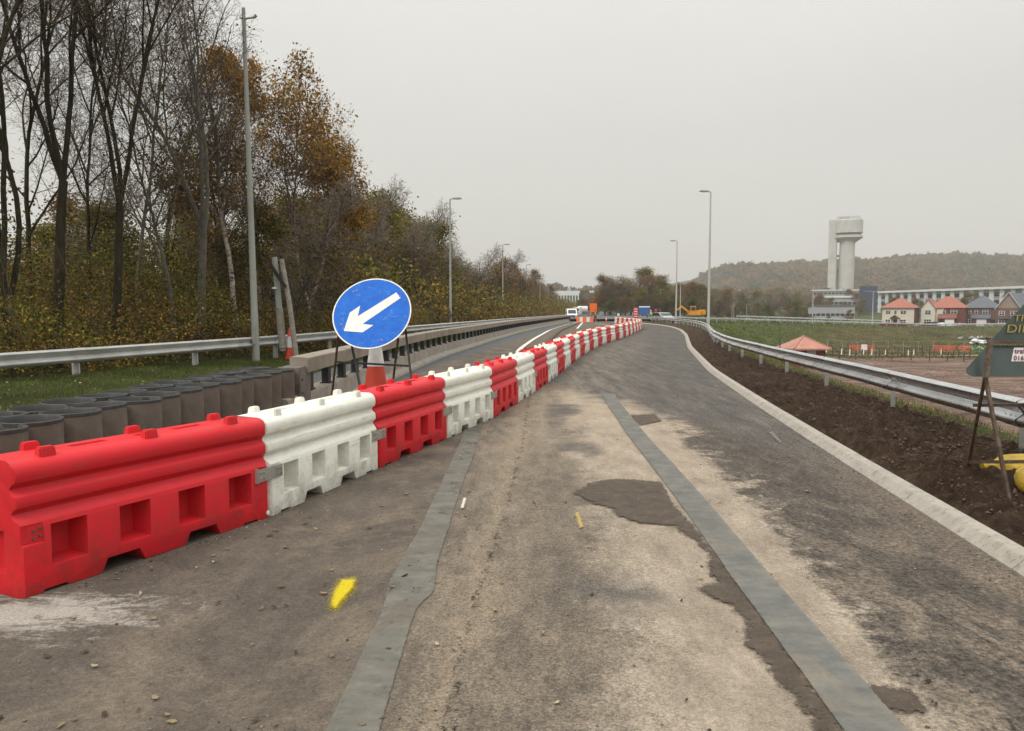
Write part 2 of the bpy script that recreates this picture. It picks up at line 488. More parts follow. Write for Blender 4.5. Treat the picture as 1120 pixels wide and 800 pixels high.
    M['grassblade'] = leaf('grass_blades', [(0, (0.05, 0.075, 0.014)), (0.5, (0.095, 0.135, 0.024)), (0.8, (0.14, 0.165, 0.04)), (1, (0.26, 0.21, 0.09))])
    M['straw'] = leaf('rough_grass', [(0, (0.05, 0.06, 0.015)), (0.4, (0.11, 0.115, 0.03)), (0.7, (0.20, 0.17, 0.07)), (1, (0.33, 0.27, 0.13))])
    M['dry_leaf'] = leaf('dry_leaves', [(0, (0.04, 0.025, 0.015)), (0.5, (0.13, 0.08, 0.04)), (0.85, (0.27, 0.20, 0.11)), (1, (0.42, 0.35, 0.24))], 0.1)
    M['clod'] = simple('soil_clods', (0.075, 0.047, 0.031), 0.95, 0, 0.4, 3)
    M['grit'] = leaf('grit', [(0, (0.04, 0.035, 0.03)), (0.6, (0.16, 0.14, 0.12)), (1, (0.34, 0.31, 0.27))], 0.0)
mats()

# ------------------------------------------------------------------ plan curves (x as a function of y)
def smooth_curve(pts, y0, y1, win=4.0, step=0.25):
    pts = sorted(pts, key=lambda p: p[1])
    ys = np.arange(y0 - win, y1 + win + step, step)
    Y = np.array([p[1] for p in pts]); X = np.array([p[0] for p in pts])
    x = np.interp(ys, Y, X)
    s0 = (X[1] - X[0]) / (Y[1] - Y[0]); s1 = (X[-1] - X[-2]) / (Y[-1] - Y[-2])
    x = np.where(ys < Y[0], X[0] + s0 * (ys - Y[0]), x)
    x = np.where(ys > Y[-1], X[-1] + s1 * (ys - Y[-1]), x)
    for _ in range(2):
        k = max(1, int(win / step / 2)); ker = np.ones(2 * k + 1) / (2 * k + 1)
        xp = np.concatenate([x[0] + s0 * step * np.arange(-k, 0), x, x[-1] + s1 * step * np.arange(1, k + 1)])
        x = np.convolve(xp, ker, 'valid')
    return lambda y: np.interp(y, ys, x)
def seq(ax):  # a list of approximate plan points to exact ones
    return [A(*p) for p in ax]
kerbX = smooth_curve([G(1120, 633), G(910, 499), G(831, 447), G(775, 407.5), G(752, 381)] + seq([(11.9, 53), (14.4, 66), (16.2, 78), (17.2, 90), (17.3, 104)]) + [(17.5, 125)], -8, 130, 3)
railR = smooth_curve([(5.5, 8.2), (6.2, 13.6), (6.75, 19), (7.9, 28), (9.7, 37), (14.0, 55), (16.7, 68), (18.9, 82), (19.9, 98), (20.3, 115)], -8, 125, 4)
parX = smooth_curve([(-3.3, 8), (-3.28, 15), (-3.12, 22), (-2.75, 29), (-2.15, 35), (-1.1, 46), (0.35, 59.5), (3.7, 85), (8, 116), (13, 150), (21, 200)], 5, 200, 5)
railL = smooth_curve([(-9.9, 14.5), (-8.3, 20), (-7.05, 25), (-5.6, 34), (-4.0, 48), (-2.1, 65), (1, 90), (5, 120), (12, 165), (20, 210)], -8, 210, 4)
bandL0 = lambda y: np.full_like(y, -0.735); bandL1 = lambda y: np.full_like(y, -0.505)
jointX = smooth_curve([G(484, 796), G(504, 704), G(524, 640), G(552, 560), G(572, 482), G(578.6, 437), (0.6, 20), (1.6, 26), (3.2, 36), (7.0, 60), (11.5, 85), (13, 125)], -6, 130, 1.2)
paleX = smooth_curve([G(640, 800), G(690, 700), G(655, 600), G(655, 550), G(622, 480), (1.0, 15), (2.0, 22), (4.2, 36), (8.2, 60), (12.6, 85), (14, 125)], -6, 130, 1.2)
bandRx = smooth_curve([G(954, 798), G(892, 720), G(820, 633), G(767, 560), G(699, 480), G(668, 438), (2.4, 20), (3.5, 26), (5.6, 36), (10.0, 60), (14.2, 85), (15, 125)], -6, 130, 1.0)
darkX = smooth_curve([G(1010, 790), G(995, 740), G(905, 640), G(832, 560), G(748, 480), G(716, 440), (3.3, 20), (4.5, 26), (6.6, 36), (11.0, 60), (15.4, 85), (16, 125)], -6, 130, 1.0)

def sstep(t):
    t = np.clip(t, 0, 1)
    return t * t * (3 - 2 * t)

# ------------------------------------------------------------------ the ground
slipP = [(17.8, -40), (float(railR(-6.0)) + 0.0, -8)]
slipP = [(2.0, -60)] + [(float(railR(y)), y) for y in range(-6, 96, 6)] + [(21.5, 106), (27, 124), (45, 152), (75, 177), (105, 194), (170, 215), (320, 250)]
def poly_dist(X, Y, P):
    best = np.full(X.shape, 1e9); side = np.zeros(X.shape)
    for (x0, y0), (x1, y1) in zip(P[:-1], P[1:]):
        dx, dy = x1 - x0, y1 - y0
        L2 = dx * dx + dy * dy
        t = np.clip(((X - x0) * dx + (Y - y0) * dy) / L2, 0, 1)
        qx, qy = X - (x0 + t * dx), Y - (y0 + t * dy)
        d = np.hypot(qx, qy)
        s = np.sign(qx * dy - qy * dx)                      # + : right-hand side
        m = d < best
        best = np.where(m, d, best); side = np.where(m, s, side)
    return best * np.where(side == 0, 1, side)
hillX = [-400, 150, 217, 279, 317, 333, 356, 449, 526, 610, 689, 743, 867, 1300]
hillZ = [6, 6, 12, 28, 48, 60, 67, 70, 74, 78, 86, 83, 82, 78]
def lump(X, Y, s, seed=0.0):
    return (np.sin(X * s + seed) * np.cos(Y * s * 1.3 + seed * 2.1) + np.sin(X * s * 2.3 + 1.7 + seed) * np.sin(Y * s * 1.9 + seed) * 0.5)
def terrain(X, Y):
    X = np.asarray(X, float); Y = np.asarray(Y, float)
    d = poly_dist(X, Y, slipP)
    w = np.where(Y < 100, 9.0, 24.0) * 1.0
    upper = -np.clip((X - 24) / 80, 0, 1) * 2.4 * sstep((Y - 100) / 40)
    upper = upper - 0.7 * sstep((Y - 205) / 25) * sstep((X - 50) / 40)
    t = sstep((d - 0.6) / w)
    low = -5.0 + 0.12 * lump(X, Y, 0.35)
    z = upper * (1 - t) + low * t
    far = np.interp(Y, [0, 240, 300, 420, 560, 700, 850, 2500], [0, 0, 0.6, 2.6, 8, 14.5, 18, 18])
    z = z + far
    h = np.interp(X, hillX, hillZ)
    z = z + np.maximum(h - 18, -10) * sstep((Y - 850) / 430)
    # the road corridor lies a hand below its own sheets; the left verge rises beyond it
    zc = z - 0.07
    dl = (parX(Y) - 2.25) - X
    verge = 0.10 * sstep(dl / 0.25) + np.clip(dl - 0.25, 0, 3.2) * 0.06 + 0.02 * lump(X, Y, 2.2)
    z = np.where((dl > 0) & (Y < 240), far + verge, np.where((d < 0.6) & (Y < 240), zc, z))
    return z, d

def graded(core0, core1, step, lo, hi, g=1.09):
    a = list(np.arange(core0, core1 + 1e-6, step))
    s = step; x = a[-1]
    while x < hi: s *= g; x += s; a.append(x)
    s = step; x = a[0]; pre = []
    while x > lo: s *= g; x -= s; pre.append(x)
    return np.array(pre[::-1] + a)
gx = graded(-14, 22, 0.28, -900, 2200); gy = graded(2, 62, 0.45, -120, 3200, 1.05)
GX, GY = np.meshgrid(gx, gy)
GZ, GD = terrain(GX, GY)
mud = sstep((GX / np.maximum(GY, 1) - 0.36) / 0.05) * sstep((GD - 7) / 3) * (1 - sstep((GY - 104) / 8)) * (GY > -60) * (GX < 160)
dry = sstep((GD - 4) / 6) * sstep((GX / np.maximum(GY, 1) - 0.33) / 0.12) * sstep((GY - 112) / 12) * (1 - sstep((GY - 400) / 60))
def ground_material():
    s = NT('ground')
    g = s.ramp(s.noise(0.9, 9, 0.7), [(0.3, (0.032, 0.048, 0.012)), (0.5, (0.060, 0.078, 0.020)), (0.7, (0.10, 0.11, 0.035))])
    g = s.mix(s.rng(s.noise(3.5, 8, 0.75), 0.5, 0.68, 0, 0.7), g, (0.085, 0.062, 0.035))
    olive = s.ramp(s.noise(0.12, 9, 0.75), [(0.36, (0.030, 0.036, 0.012)), (0.5, (0.085, 0.070, 0.032)), (0.62, (0.15, 0.115, 0.062))])
    g = s.mix(s.math('MULTIPLY', s.attr('dry'), s.rng(s.noise(0.035, 5, 0.6), 0.40, 0.52, 0.3, 1)), g, olive)
    m = s.ramp(s.noise(0.35, 9, 0.75, stretch=(0.35, 1.6, 1), dist=1.0), [(0.36, (0.075, 0.046, 0.033)), (0.5, (0.17, 0.115, 0.088)), (0.62, (0.29, 0.21, 0.165))])
    g = s.mix(s.rng(s.math('ADD', s.attr('mud'), s.rng(s.noise(0.3, 6), 0.3, 0.7, -0.25, 0.25)), 0.4, 0.6), g, m)
    s.bump(s.noise(0.8, 9, 0.75, stretch=(0.35, 1.6, 1)), 0.5, 0.25)
    s.bump(s.noise(11, 8, 0.75), 0.7, 0.05)
    s.bump(s.noise(1.1, 8, 0.8), 0.9, 0.5)
    return s.set(g, 0.95, 0, 0.15)
tag(np_mesh('ground', np.stack([GX.ravel(), GY.ravel(), GZ.ravel()], 1), grid_faces(*GX.shape), ground_material(), smooth=True,
        attrs={'mud': mud.ravel(), 'dry': dry.ravel()}), kind='structure')
def tz(x, y):
    z, _ = terrain(np.array([float(x)]), np.array([float(y)]))
    return float(z[0])

# ------------------------------------------------------------------ the road, one sheet whose lateral coordinate follows its strips
ry = np.concatenate([np.arange(-7, 2, 0.5), np.arange(2, 12, 0.1), np.arange(12, 30, 0.3), np.arange(30, 126, 1.5)])
knots = [lambda y: parX(y) - 2.25, lambda y: bandL0(y) - 0.0, bandL1, jointX, paleX, bandRx, darkX, kerbX]
subs = [24, 6, 8, 10, 10, 8, 14]
def road_rows():
    K = [np.asarray(k(ry), float) for k in knots]
    K[1] = np.minimum(K[1], K[3] - 0.8) * (ry < 14) + (K[3] - 1.2) * (ry >= 14)
    K[2] = np.minimum(K[2], K[3] - 0.15) * (ry < 14) + (K[3] - 0.9) * (ry >= 14)
    K[0] = np.minimum(K[0], K[1] - 0.5)
    for i in range(1, 8): K[i] = np.maximum(K[i], K[i - 1] + 0.1)
    cols, lat = [], []
    for i, n in enumerate(subs):
        for j in range(n):
            t = j / n
            cols.append(K[i] * (1 - t) + K[i + 1] * t); lat.append(i + t)
    cols.append(K[7]); lat.append(7.0)
    X = np.stack(cols, 1); Yg = np.repeat(ry[:, None], X.shape[1], 1)
    L = np.repeat(np.array(lat)[None, :], len(ry), 0)
    return X, Yg, L
RX, RY, RL = road_rows()
RZ = 0.006 * lump(RX, RY, 1.1) * 0.5
def road_material():
    s = NT('road_asphalt')
    P = s.coord()
    L = s.attr('lat')
    sep = s.n('SeparateXYZ'); s.link(P, sep.inputs[0])
    x, y = sep.outputs[0], sep.outputs[1]
    n1 = s.noise(1.3, 6, 0.6, dist=0.4); n2 = s.noise(6, 7, 0.72); n3 = s.noise(34, 6, 0.75)
    Ld = s.math('ADD', L, s.rng(n1, 0.25, 0.75, -0.30, 0.30))
    Ld = s.math('ADD', Ld, s.rng(n2, 0.25, 0.75, -0.24, 0.24))
    Ld = s.math('ADD', Ld, s.rng(n3, 0.25, 0.75, -0.16, 0.16))
    brown = s.ramp(s.noise(1.7, 9, 0.72, stretch=(1.4, 0.55, 1)), [(0.3, (0.070, 0.059, 0.049)), (0.5, (0.105, 0.088, 0.071)), (0.7, (0.155, 0.128, 0.10))])
    mid = s.ramp(s.noise(3.2, 9, 0.76, stretch=(1.5, 0.45, 1)), [(0.3, (0.078, 0.067, 0.054)), (0.5, (0.135, 0.113, 0.088)), (0.7, (0.22, 0.18, 0.132))])
    pale = s.ramp(s.noise(2.6, 9, 0.72, stretch=(1.5, 0.6, 1)), [(0.28, (0.17, 0.142, 0.110)), (0.5, (0.265, 0.222, 0.172)), (0.72, (0.37, 0.315, 0.248))])
    dark = s.ramp(s.noise(4.5, 9, 0.8, stretch=(1.5, 0.5, 1)), [(0.3, (0.038, 0.033, 0.029)), (0.5, (0.068, 0.059, 0.050)), (0.72, (0.135, 0.114, 0.090))])
    # dust lying in patches
    dust1 = s.rng(s.noise(1.0, 9, 0.76, dist=0.9), 0.50, 0.66, 0, 0.65)
    brown = s.mix(s.rng(s.noise(0.7, 7, 0.7, dist=0.5), 0.52, 0.62, 0, 0.45), brown, (0.055, 0.047, 0.040))
    brown = s.mix(dust1, brown, (0.20, 0.16, 0.12))
    dust2 = s.rng(s.noise(0.75, 9, 0.75, dist=0.8, stretch=(1.4, 0.6, 1)), 0.48, 0.62, 0, 0.8)
    mid = s.mix(s.math('MULTIPLY', dust2, 0.55), mid, (0.24, 0.195, 0.145))
    # dust thickens towards the near end of the last strip, between the loose chippings
    nearer = s.rng(y, 3.0, 7.5, 1.0, 0.12)
    dd = s.math('MULTIPLY', s.rng(s.noise(1.7, 9, 0.78, dist=0.9, stretch=(1.5, 0.7, 1)), 0.46, 0.60, 0, 1), s.math('MULTIPLY', nearer, 0.6))
    dark = s.mix(dd, dark, (0.27, 0.215, 0.16))
    edge = s.rng(s.math('ADD', L, s.rng(n2, 0.3, 0.7, -0.25, 0.25)), 6.62, 6.98, 0, 0.75)
    dark = s.mix(edge, dark, (0.135, 0.108, 0.085))
    def step(a, w=0.10): return s.rng(Ld, a - w, a + w, 0, 1, True)
    c = s.mix(step(1.9, 0.3), brown, mid)
    c = s.mix(s.rng(Ld, 3.75, 4.25, 0, 1, True), c, pale)
    c = s.mix(s.math('MULTIPLY', s.rng(y, 7, 12, 0, 0.55), s.math('MULTIPLY', s.rng(Ld, 2.9, 3.4, 0, 1), s.rng(s.noise(1.1, 8, 0.75, stretch=(1.6, 0.5, 1)), 0.38, 0.6, 0, 1))), c, (0.33, 0.268, 0.195))
    # worn dark blotches in the wheel path
    bl = s.rng(s.noise(0.62, 4, 0.55, dist=0.3), 0.50, 0.62, 0, 0.8)
    inpath = s.math('MULTIPLY', s.rng(L, 3.3, 3.7, 0, 1, True), s.rng(L, 4.2, 4.5, 1, 0, True))
    c = s.mix(s.math('MULTIPLY', bl, inpath), c, (0.075, 0.07, 0.066))
    c = s.mix(step(6.0, 0.16), c, dark)
    # beyond a ragged cross joint the whole width is the same surfacing
    yb = s.math('ADD', y, s.math('MULTIPLY', x, 3.2))
    yb = s.math('ADD', yb, s.rng(n1, 0.25, 0.75, -1.8, 1.8))
    farm = s.math('MULTIPLY', s.rng(yb, 18.3, 22.3, 0, 1, True), s.rng(L, 2.8, 3.0, 0, 1))
    farc = s.ramp(s.noise(2.4, 9, 0.78, stretch=(1.8, 0.22, 1)), [(0.3, (0.050, 0.046, 0.041)), (0.5, (0.082, 0.075, 0.067)), (0.72, (0.145, 0.131, 0.114))])
    farc = s.mix(s.rng(s.noise(0.6, 6, 0.7, stretch=(1.8, 0.28, 1)), 0.5, 0.66, 0, 0.3), farc, (0.165, 0.145, 0.12))
    streak = s.math('MULTIPLY', s.rng(s.noise(2.2, 9, 0.8, stretch=(1.6, 0.16, 1)), 0.42, 0.62, 0, 0.75), s.math('MULTIPLY', s.rng(L, 3.1, 3.8, 0, 1, True), s.rng(L, 5.2, 6.1, 1, 0, True)))
    farc = s.mix(s.math('MULTIPLY', streak, s.rng(y, 20, 75, 1, 0.25)), farc, (0.19, 0.16, 0.125))
    c = s.mix(farm, c, farc)
    cs = s.rng(s.noise(26, 9, 0.9), 0.41, 0.60, 0.30, 1.95)
    cv = s.n('VectorMath', operation='SCALE'); s.link(c, cv.inputs[0]); s.link(cs, cv.inputs['Scale'])
    c = s.mix(s.math('MULTIPLY', s.rng(Ld, 5.6, 6.2, 0.25, 1), s.rng(y, 10, 40, 0.9, 0.35)), c, cv.outputs[0])
    # the crack along the old joint
    jw = s.math('ABSOLUTE', s.math('SUBTRACT', s.math('ADD', L, s.rng(s.noise(7, 5, 0.75), 0.2, 0.8, -0.11, 0.11)), 3.0))
    jm = s.math('MULTIPLY', s.rng(jw, 0.008, 0.035, 1, 0), s.rng(s.noise(6, 6, 0.85), 0.46, 0.58, 0, 0.85))
    jm = s.math('MULTIPLY', jm, s.math('SUBTRACT', 1.0, farm))
    c = s.mix(jm, c, (0.022, 0.019, 0.016))
    # a pale scraped line beside it
    jp = s.rng(s.math('ABSOLUTE', s.math('SUBTRACT', Ld, 2.85)), 0.05, 0.35, 0.55, 0)
    c = s.mix(s.math('MULTIPLY', jp, s.math('SUBTRACT', 1.0, s.math('MAXIMUM', jm, farm))), c, (0.25, 0.20, 0.145))
    # left carriageway (beyond the barriers): fresh blue-grey asphalt
    lc = s.rng(s.math('SUBTRACT', L, 0.55), -0.02, 0.02, 1, 0)
    c = s.mix(s.math('MULTIPLY', lc, s.rng(y, 9, 11, 0, 1)), c, s.ramp(s.noise(3, 8, 0.7, stretch=(1.6, 0.3, 1)), [(0.3, (0.070, 0.075, 0.075)), (0.7, (0.115, 0.12, 0.118))]))
    # grout dust by the end of the first barrier
    vm = s.n('VectorMath', operation='DISTANCE'); vm.inputs[1].default_value = (-2.75, 4.25, 0)
    mp = s.n('Mapping'); mp.inputs['Scale'].default_value = (1.0, 2.2, 1); mp.inputs['Location'].default_value = (0, -5.05, 0)
    s.link(P, mp.inputs[0]); s.link(mp.outputs[0], vm.inputs[0])
    gd = s.math('ADD', vm.outputs['Value'], s.rng(n2, 0.25, 0.75, -0.35, 0.35))
    gd = s.math('ADD', gd, s.rng(n3, 0.3, 0.7, -0.25, 0.25))
    gd = s.math('ADD', gd, s.rng(s.noise(2.8, 8, 0.8, stretch=(0.6, 2.2, 1), dist=0.8), 0.35, 0.65, -0.45, 0.45))
    c = s.mix(s.rng(gd, 0.25, 0.75, 0.85, 0), c, (0.36, 0.33, 0.29))
    # stone chippings
    v = s.voro(105, 'F1', 1)
    sepc = s.n('SeparateColor'); s.link(v, sepc.inputs[0])
    speck = s.rng(sepc.outputs[0], 0, 1, 0.55, 1.5)
    vm2 = s.n('VectorMath', operation='SCALE'); s.link(c, vm2.inputs[0]); s.link(speck, vm2.inputs['Scale'])
    strength = s.rng(y, 6, 30, 0.8, 0.25)
    smoothpale = s.math('MULTIPLY', s.rng(Ld, 4.0, 4.5, 1, 0.35), s.rng(Ld, 1.6, 2.4, 0.45, 1))
    c2 = s.mix(s.math('MULTIPLY', strength, smoothpale), c, vm2.outputs[0])
    fine = s.rng(s.noise(170, 4, 0.8), 0.3, 0.7, 0.70, 1.30)
    vm3 = s.n('VectorMath', operation='SCALE'); s.link(c2, vm3.inputs[0]); s.link(fine, vm3.inputs['Scale'])
    rough = s.rng(s.noise(2, 5), 0.3, 0.7, 0.86, 0.98)
    hv = s.voro(75, 'F1', 0)
    fade = s.rng(y, 5, 22, 1, 0.08)
    s.bump(hv, 0.55, 0.006)
    s.bump(s.noise(14, 9, 0.8), 0.55, 0.02)
    for nd in [n for n in s.t.nodes if n.type == 'BUMP']:
        s.link(s.math('MULTIPLY', fade, 0.6), nd.inputs['Strength'])
    return s.set(vm3.outputs[0], rough, 0, 0.12)
tag(np_mesh('road', np.stack([RX.ravel(), RY.ravel(), RZ.ravel()], 1), grid_faces(*RX.shape), road_material(), smooth=True, attrs={'lat': RL.ravel()}), kind='structure')

def sdf_poly(X, Y, P):
    d = np.full(X.shape, 1e9); inside = np.zeros(X.shape, bool)
    n = len(P)
    for i in range(n):
        x0, y0 = P[i]; x1, y1 = P[(i + 1) % n]
        dx, dy = x1 - x0, y1 - y0
        t = np.clip(((X - x0) * dx + (Y - y0) * dy) / (dx * dx + dy * dy + 1e-12), 0, 1)
        d = np.minimum(d, np.hypot(X - x0 - t * dx, Y - y0 - t * dy))
        c = ((y0 > Y) != (y1 > Y)) & (X < (x1 - x0) * (Y - y0) / (y1 - y0 + 1e-12) + x0)
        inside ^= c
    return np.where(inside, d, -d)
def patch(name, pts, z, m, cell=0.025, margin=0.08):
    """a stain: a fine sheet that carries its distance to the stain's outline"""
    P = [G(*p) for p in pts]
    xs = np.arange(min(p[0] for p in P) - margin, max(p[0] for p in P) + margin, cell)
    ys = np.arange(min(p[1] for p in P) - margin, max(p[1] for p in P) + margin, cell)
    X, Y = np.meshgrid(xs, ys); S = sdf_poly(X, Y, P)
    Fq = grid_faces(*X.shape); keep = (S.ravel()[Fq] > -margin).any(axis=1); Fq = Fq[keep]
    used = np.unique(Fq); re = -np.ones(X.size, int); re[used] = np.arange(len(used))
    Z = z + 0.003 * lump(X, Y, 1.1)
    V = np.stack([X.ravel(), Y.ravel(), Z.ravel()], 1)[used]
    return tag(np_mesh(name, V, re[Fq], m, smooth=True, attrs={'edge': S.ravel()[used]}), kind='structure')
def fade_edges(s, width, rag, scale, hole=None, amount=1.0):
    """mix the built surface with nothing along its outline"""
    e = s.math('ADD', s.attr('edge'), s.rng(s.noise(scale, 8, 0.8), 0.3, 0.7, -rag, rag))
    e = s.math('ADD', e, s.rng(s.noise(scale * 4, 6, 0.8), 0.3, 0.7, -rag * 0.5, rag * 0.5))
    al = s.rng(e, -width / 2, width / 2, 0, amount, True)
    if hole:
        al = s.math('MULTIPLY', al, s.rng(s.noise(hole[0], 9, 0.8), hole[1], hole[2], 0, 1))
    tr = s.n('BsdfTransparent'); mx = s.n('MixShader')
    s.link(al, mx.inputs[0]); s.link(tr.outputs[0], mx.inputs[1]); s.link(s.b.outputs[0], mx.inputs[2])
    s.link(mx.outputs[0], s.t.nodes['Material Output'].inputs[0])
    return s.m
def strip_material(nm, stops, sc=5, st=(1, 1, 1), bumpv=0.3, rough=0.85, dust=None, worn=None):
    s = NT(nm)
    c = s.ramp(s.noise(sc, 9, 0.72, stretch=st), stops)
    if dust: c = s.mix(s.rng(s.noise(2.3, 8, 0.75, dist=0.7), 0.50, 0.66, 0, 0.75), c, dust)
    fine = s.rng(s.noise(260, 3, 0.7), 0.25, 0.75, 0.8, 1.2)
    v = s.n('VectorMath', operation='SCALE'); s.link(c, v.inputs[0]); s.link(fine, v.inputs['Scale'])
    s.bump(s.noise(120, 5, 0.7), bumpv, 0.004)
    s.bump(s.noise(20, 5, 0.7, stretch=(0.3, 1.2, 1)), 0.1, 0.002)
    s.set(v.outputs[0], rough, 0, 0.12)
    if worn: return fade_edges(s, 0.014, 0.006, 30, worn, 0.88)
    return s.m
def ragged_strip(name, left, right, y0, y1, z, m, rag, seed, step=0.03):
    ys = np.arange(y0, y1, step); nx = 5
    rs = np.random.RandomState(seed)
    def wob(a):
        n = rs.randn(len(ys)); k = np.ones(9) / 9
        f = np.convolve(n, k, 'same') * a * 1.6 + rs.randn(len(ys)) * a * 0.25
        g = np.convolve(rs.randn(len(ys)), np.ones(45) / 45, 'same') * a * 5
        return f + g
    xl = left(ys) + wob(rag); xr = right(ys) + wob(rag)
    X = np.stack([xl * (1 - t) + xr * t for t in np.linspace(0, 1, nx)], 1)
    Y2 = np.repeat(ys[:, None], nx, 1) + 0
    Z = z + 0.006 * lump(X, Y2, 1.1) * 0.5
    E = np.stack([(xr - xl) * min(t, 1 - t) for t in np.linspace(0, 1, nx)], 1)
    return tag(np_mesh(name, np.stack([X.ravel(), Y2.ravel(), Z.ravel()], 1), grid_faces(*X.shape), m, attrs={'edge': E.ravel()}), kind='structure')
m_bl = strip_material('grey_green_sealed_band', [(0.3, (0.108, 0.105, 0.090)), (0.5, (0.150, 0.145, 0.124)), (0.72, (0.21, 0.198, 0.168))], 6, (0.8, 1.3, 1), 0.3, 0.85, (0.135, 0.112, 0.088), (1.6, 0.30, 0.46))
lw = np.interp
wl0 = smooth_curve([G(358, 796), G(396, 716), G(420, 664), G(422, 652), G(424, 640), G(460, 576), G(504, 482), (-0.70, 13)], 0, 14, 0.12, 0.02)
wl1 = smooth_curve([G(416, 796), G(436, 728), G(456, 664), G(476, 648), G(478, 620), G(496, 560), G(524, 482), (-0.46, 13)], 0, 14, 0.12, 0.02)
ragged_strip('road_band', wl0, wl1, 1.2, 12.2, 0.008, m_bl, 0.003, 3)
m_br = strip_material('blue_grey_sealed_band', [(0.3, (0.105, 0.106, 0.098)), (0.5, (0.145, 0.146, 0.134)), (0.72, (0.20, 0.197, 0.177))], 6, (0.8, 1.3, 1), 0.3, 0.85, (0.23, 0.198, 0.15), (1.3, 0.24, 0.36))
ragged_strip('road_band', lambda y: bandRx(y) - 0.128, lambda y: bandRx(y) + 0.128, 1.0, 15.6, 0.017, m_br, 0.002, 5)

# wet silt patches
def z3(x, y): return (600 + x / 2.154, 480 + y / 2.154)
def silt():
    s = NT('wet_silt')
    c = s.ramp(s.noise(7, 9, 0.78), [(0.3, (0.045, 0.034, 0.024)), (0.5, (0.070, 0.053, 0.038)), (0.7, (0.115, 0.09, 0.066))])
    c = s.mix(s.rng(s.noise(60, 6, 0.8), 0.55, 0.68, 0, 0.6), c, (0.20, 0.16, 0.125))
    s.bump(s.noise(45, 8, 0.8), 0.6, 0.01)
    s.set(c, 0.8, 0, 0.3)
    return fade_edges(s, 0.03, 0.045, 8, (6, 0.30, 0.43), 0.96)
m_silt = silt()
patch('silt_patch', [z3(*p) for p in [(60, 130), (100, 105), (160, 97), (240, 102), (262, 104), (300, 165), (345, 215), (380, 262), (420, 310), (470, 380), (520, 445), (580, 530), (640, 610), (700, 700), (640, 700), (612, 650), (598, 630), (560, 600), (520, 545), (500, 510), (460, 490), (470, 450), (450, 415), (430, 395), (385, 380), (360, 360), (395, 340), (375, 310), (385, 285), (350, 245), (290, 205), (215, 200), (165, 185), (150, 165), (110, 155)]], 0.012, m_silt)
patch('silt_patch', [z3(*p) for p in [(745, 590), (800, 590), (850, 600), (880, 620), (875, 645), (830, 650), (790, 635)]], 0.012, m_silt)
patch('silt_patch', [(690, 455), (715, 454), (724, 461), (700, 466)], 0.012, m_silt)
# sprayed marks
def sm(name, label_pts, m, seed):
    return patch(name, label_pts, 0.012 if seed == 21 else 0.017, m, 0.006, 0.03)
def spray(name, c, cover=0.5, w=0.02):
    s = NT(name)
    col = s.ramp(s.noise(60, 6, 0.75), [(0.3, tuple(x * 0.7 for x in c)), (0.6, c)])
    s.set(col, 0.8, 0, 0.2)
    return fade_edges(s, w, 0.008, 50, (140, cover - 0.12, cover), 0.93)
m_thin = spray('overspray', (0.62, 0.50, 0.01), 0.60, 0.06)
sm('paint_mark', [(359, 668), (363, 648), (371, 635), (390, 632), (390, 646), (377, 661), (367, 671)], m_thin, 21)
M['yellow_paint'] = spray('yellow_spray_paint', (0.60, 0.47, 0.012), 0.46, 0.03)
sm('paint_mark', [(362, 664), (366, 650), (374, 637), (388, 636), (386, 645), (374, 658), (367, 668)], M['yellow_paint'], 11)
m_faint = spray('worn_yellow_spray', (0.45, 0.34, 0.12), 0.5)
sm('paint_mark', [(629, 563), (633, 562), (638, 578), (634, 580)], m_faint, 12)
sm('paint_mark', [(507, 547), (510, 547), (507, 558), (504, 558)], spray('white_spray', (0.6, 0.6, 0.55), 0.42), 13)
m_scr = spray('pale_scrape', (0.24, 0.23, 0.215), 0.55)
sm('paint_mark', [(840, 474), (846, 474), (856, 486), (852, 485)], m_scr, 14)

# ------------------------------------------------------------------ kerb: separate blocks, so a long row is one structure
def kerb():
    mb = MB(); rs = random.Random(4)
    y = -6.0
    prof = [(0.0, -0.05), (0.0, 0.012), (0.075, 0.082), (0.088, 0.09), (0.19, 0.09), (0.195, 0.084), (0.197, -0.05)]
    while y < 122:
        x0 = float(kerbX(y))
        # next block end 0.914 along the curve
        y2 = y
        x1 = x0
        while math.hypot(float(kerbX(y2)) - x0, y2 - y) < 0.914: y2 += 0.01
        x1 = float(kerbX(y2))
        a, b = Vector((x0, y, 0)), Vector((x1, y2, 0))
        d = (b - a).normalized(); n = Vector((d.y, -d.x, 0))
        g = 0.003; dz = rs.uniform(-0.0015, 0.0015); dn = rs.uniform(-0.0015, 0.0015)
        vs = []
        for q in (a + d * g, b - d * g):
            for (o, z) in prof: vs.append(q + n * (o + dn) + Vector((0, 0, z + dz)))
        k = len(prof)
        fs = [tuple(range(k)), tuple(reversed(range(k, 2 * k)))]
        for i in range(k):
            j = (i + 1) % k; fs.append((i, j, j + k, i + k))
        mb.add(vs, fs)
        y = y2
    o = mb.build('kerb', M['kerb'])
    return tag(o, kind='structure')
kerb()
def kerb_mortar():                                  # the bedding seen in the joints
    ys = np.arange(-6, 122, 0.5); mb = MB()
    vs = []; k = 4
    for y in ys:
        x = float(kerbX(y)); vs += [(x + 0.02, y, -0.06), (x + 0.022, y, 0.002), (x + 0.095, y, 0.068), (x + 0.165, y, 0.070)]
    fs = [(i * k + j, i * k + j + 1, (i + 1) * k + j + 1, (i + 1) * k + j) for i in range(len(ys) - 1) for j in range(k - 1)]
    mb.add(vs, fs)
    tag(mb.build('kerb_bedding', simple('bedding', (0.07, 0.055, 0.04), 0.95)), kind='structure')
kerb_mortar()

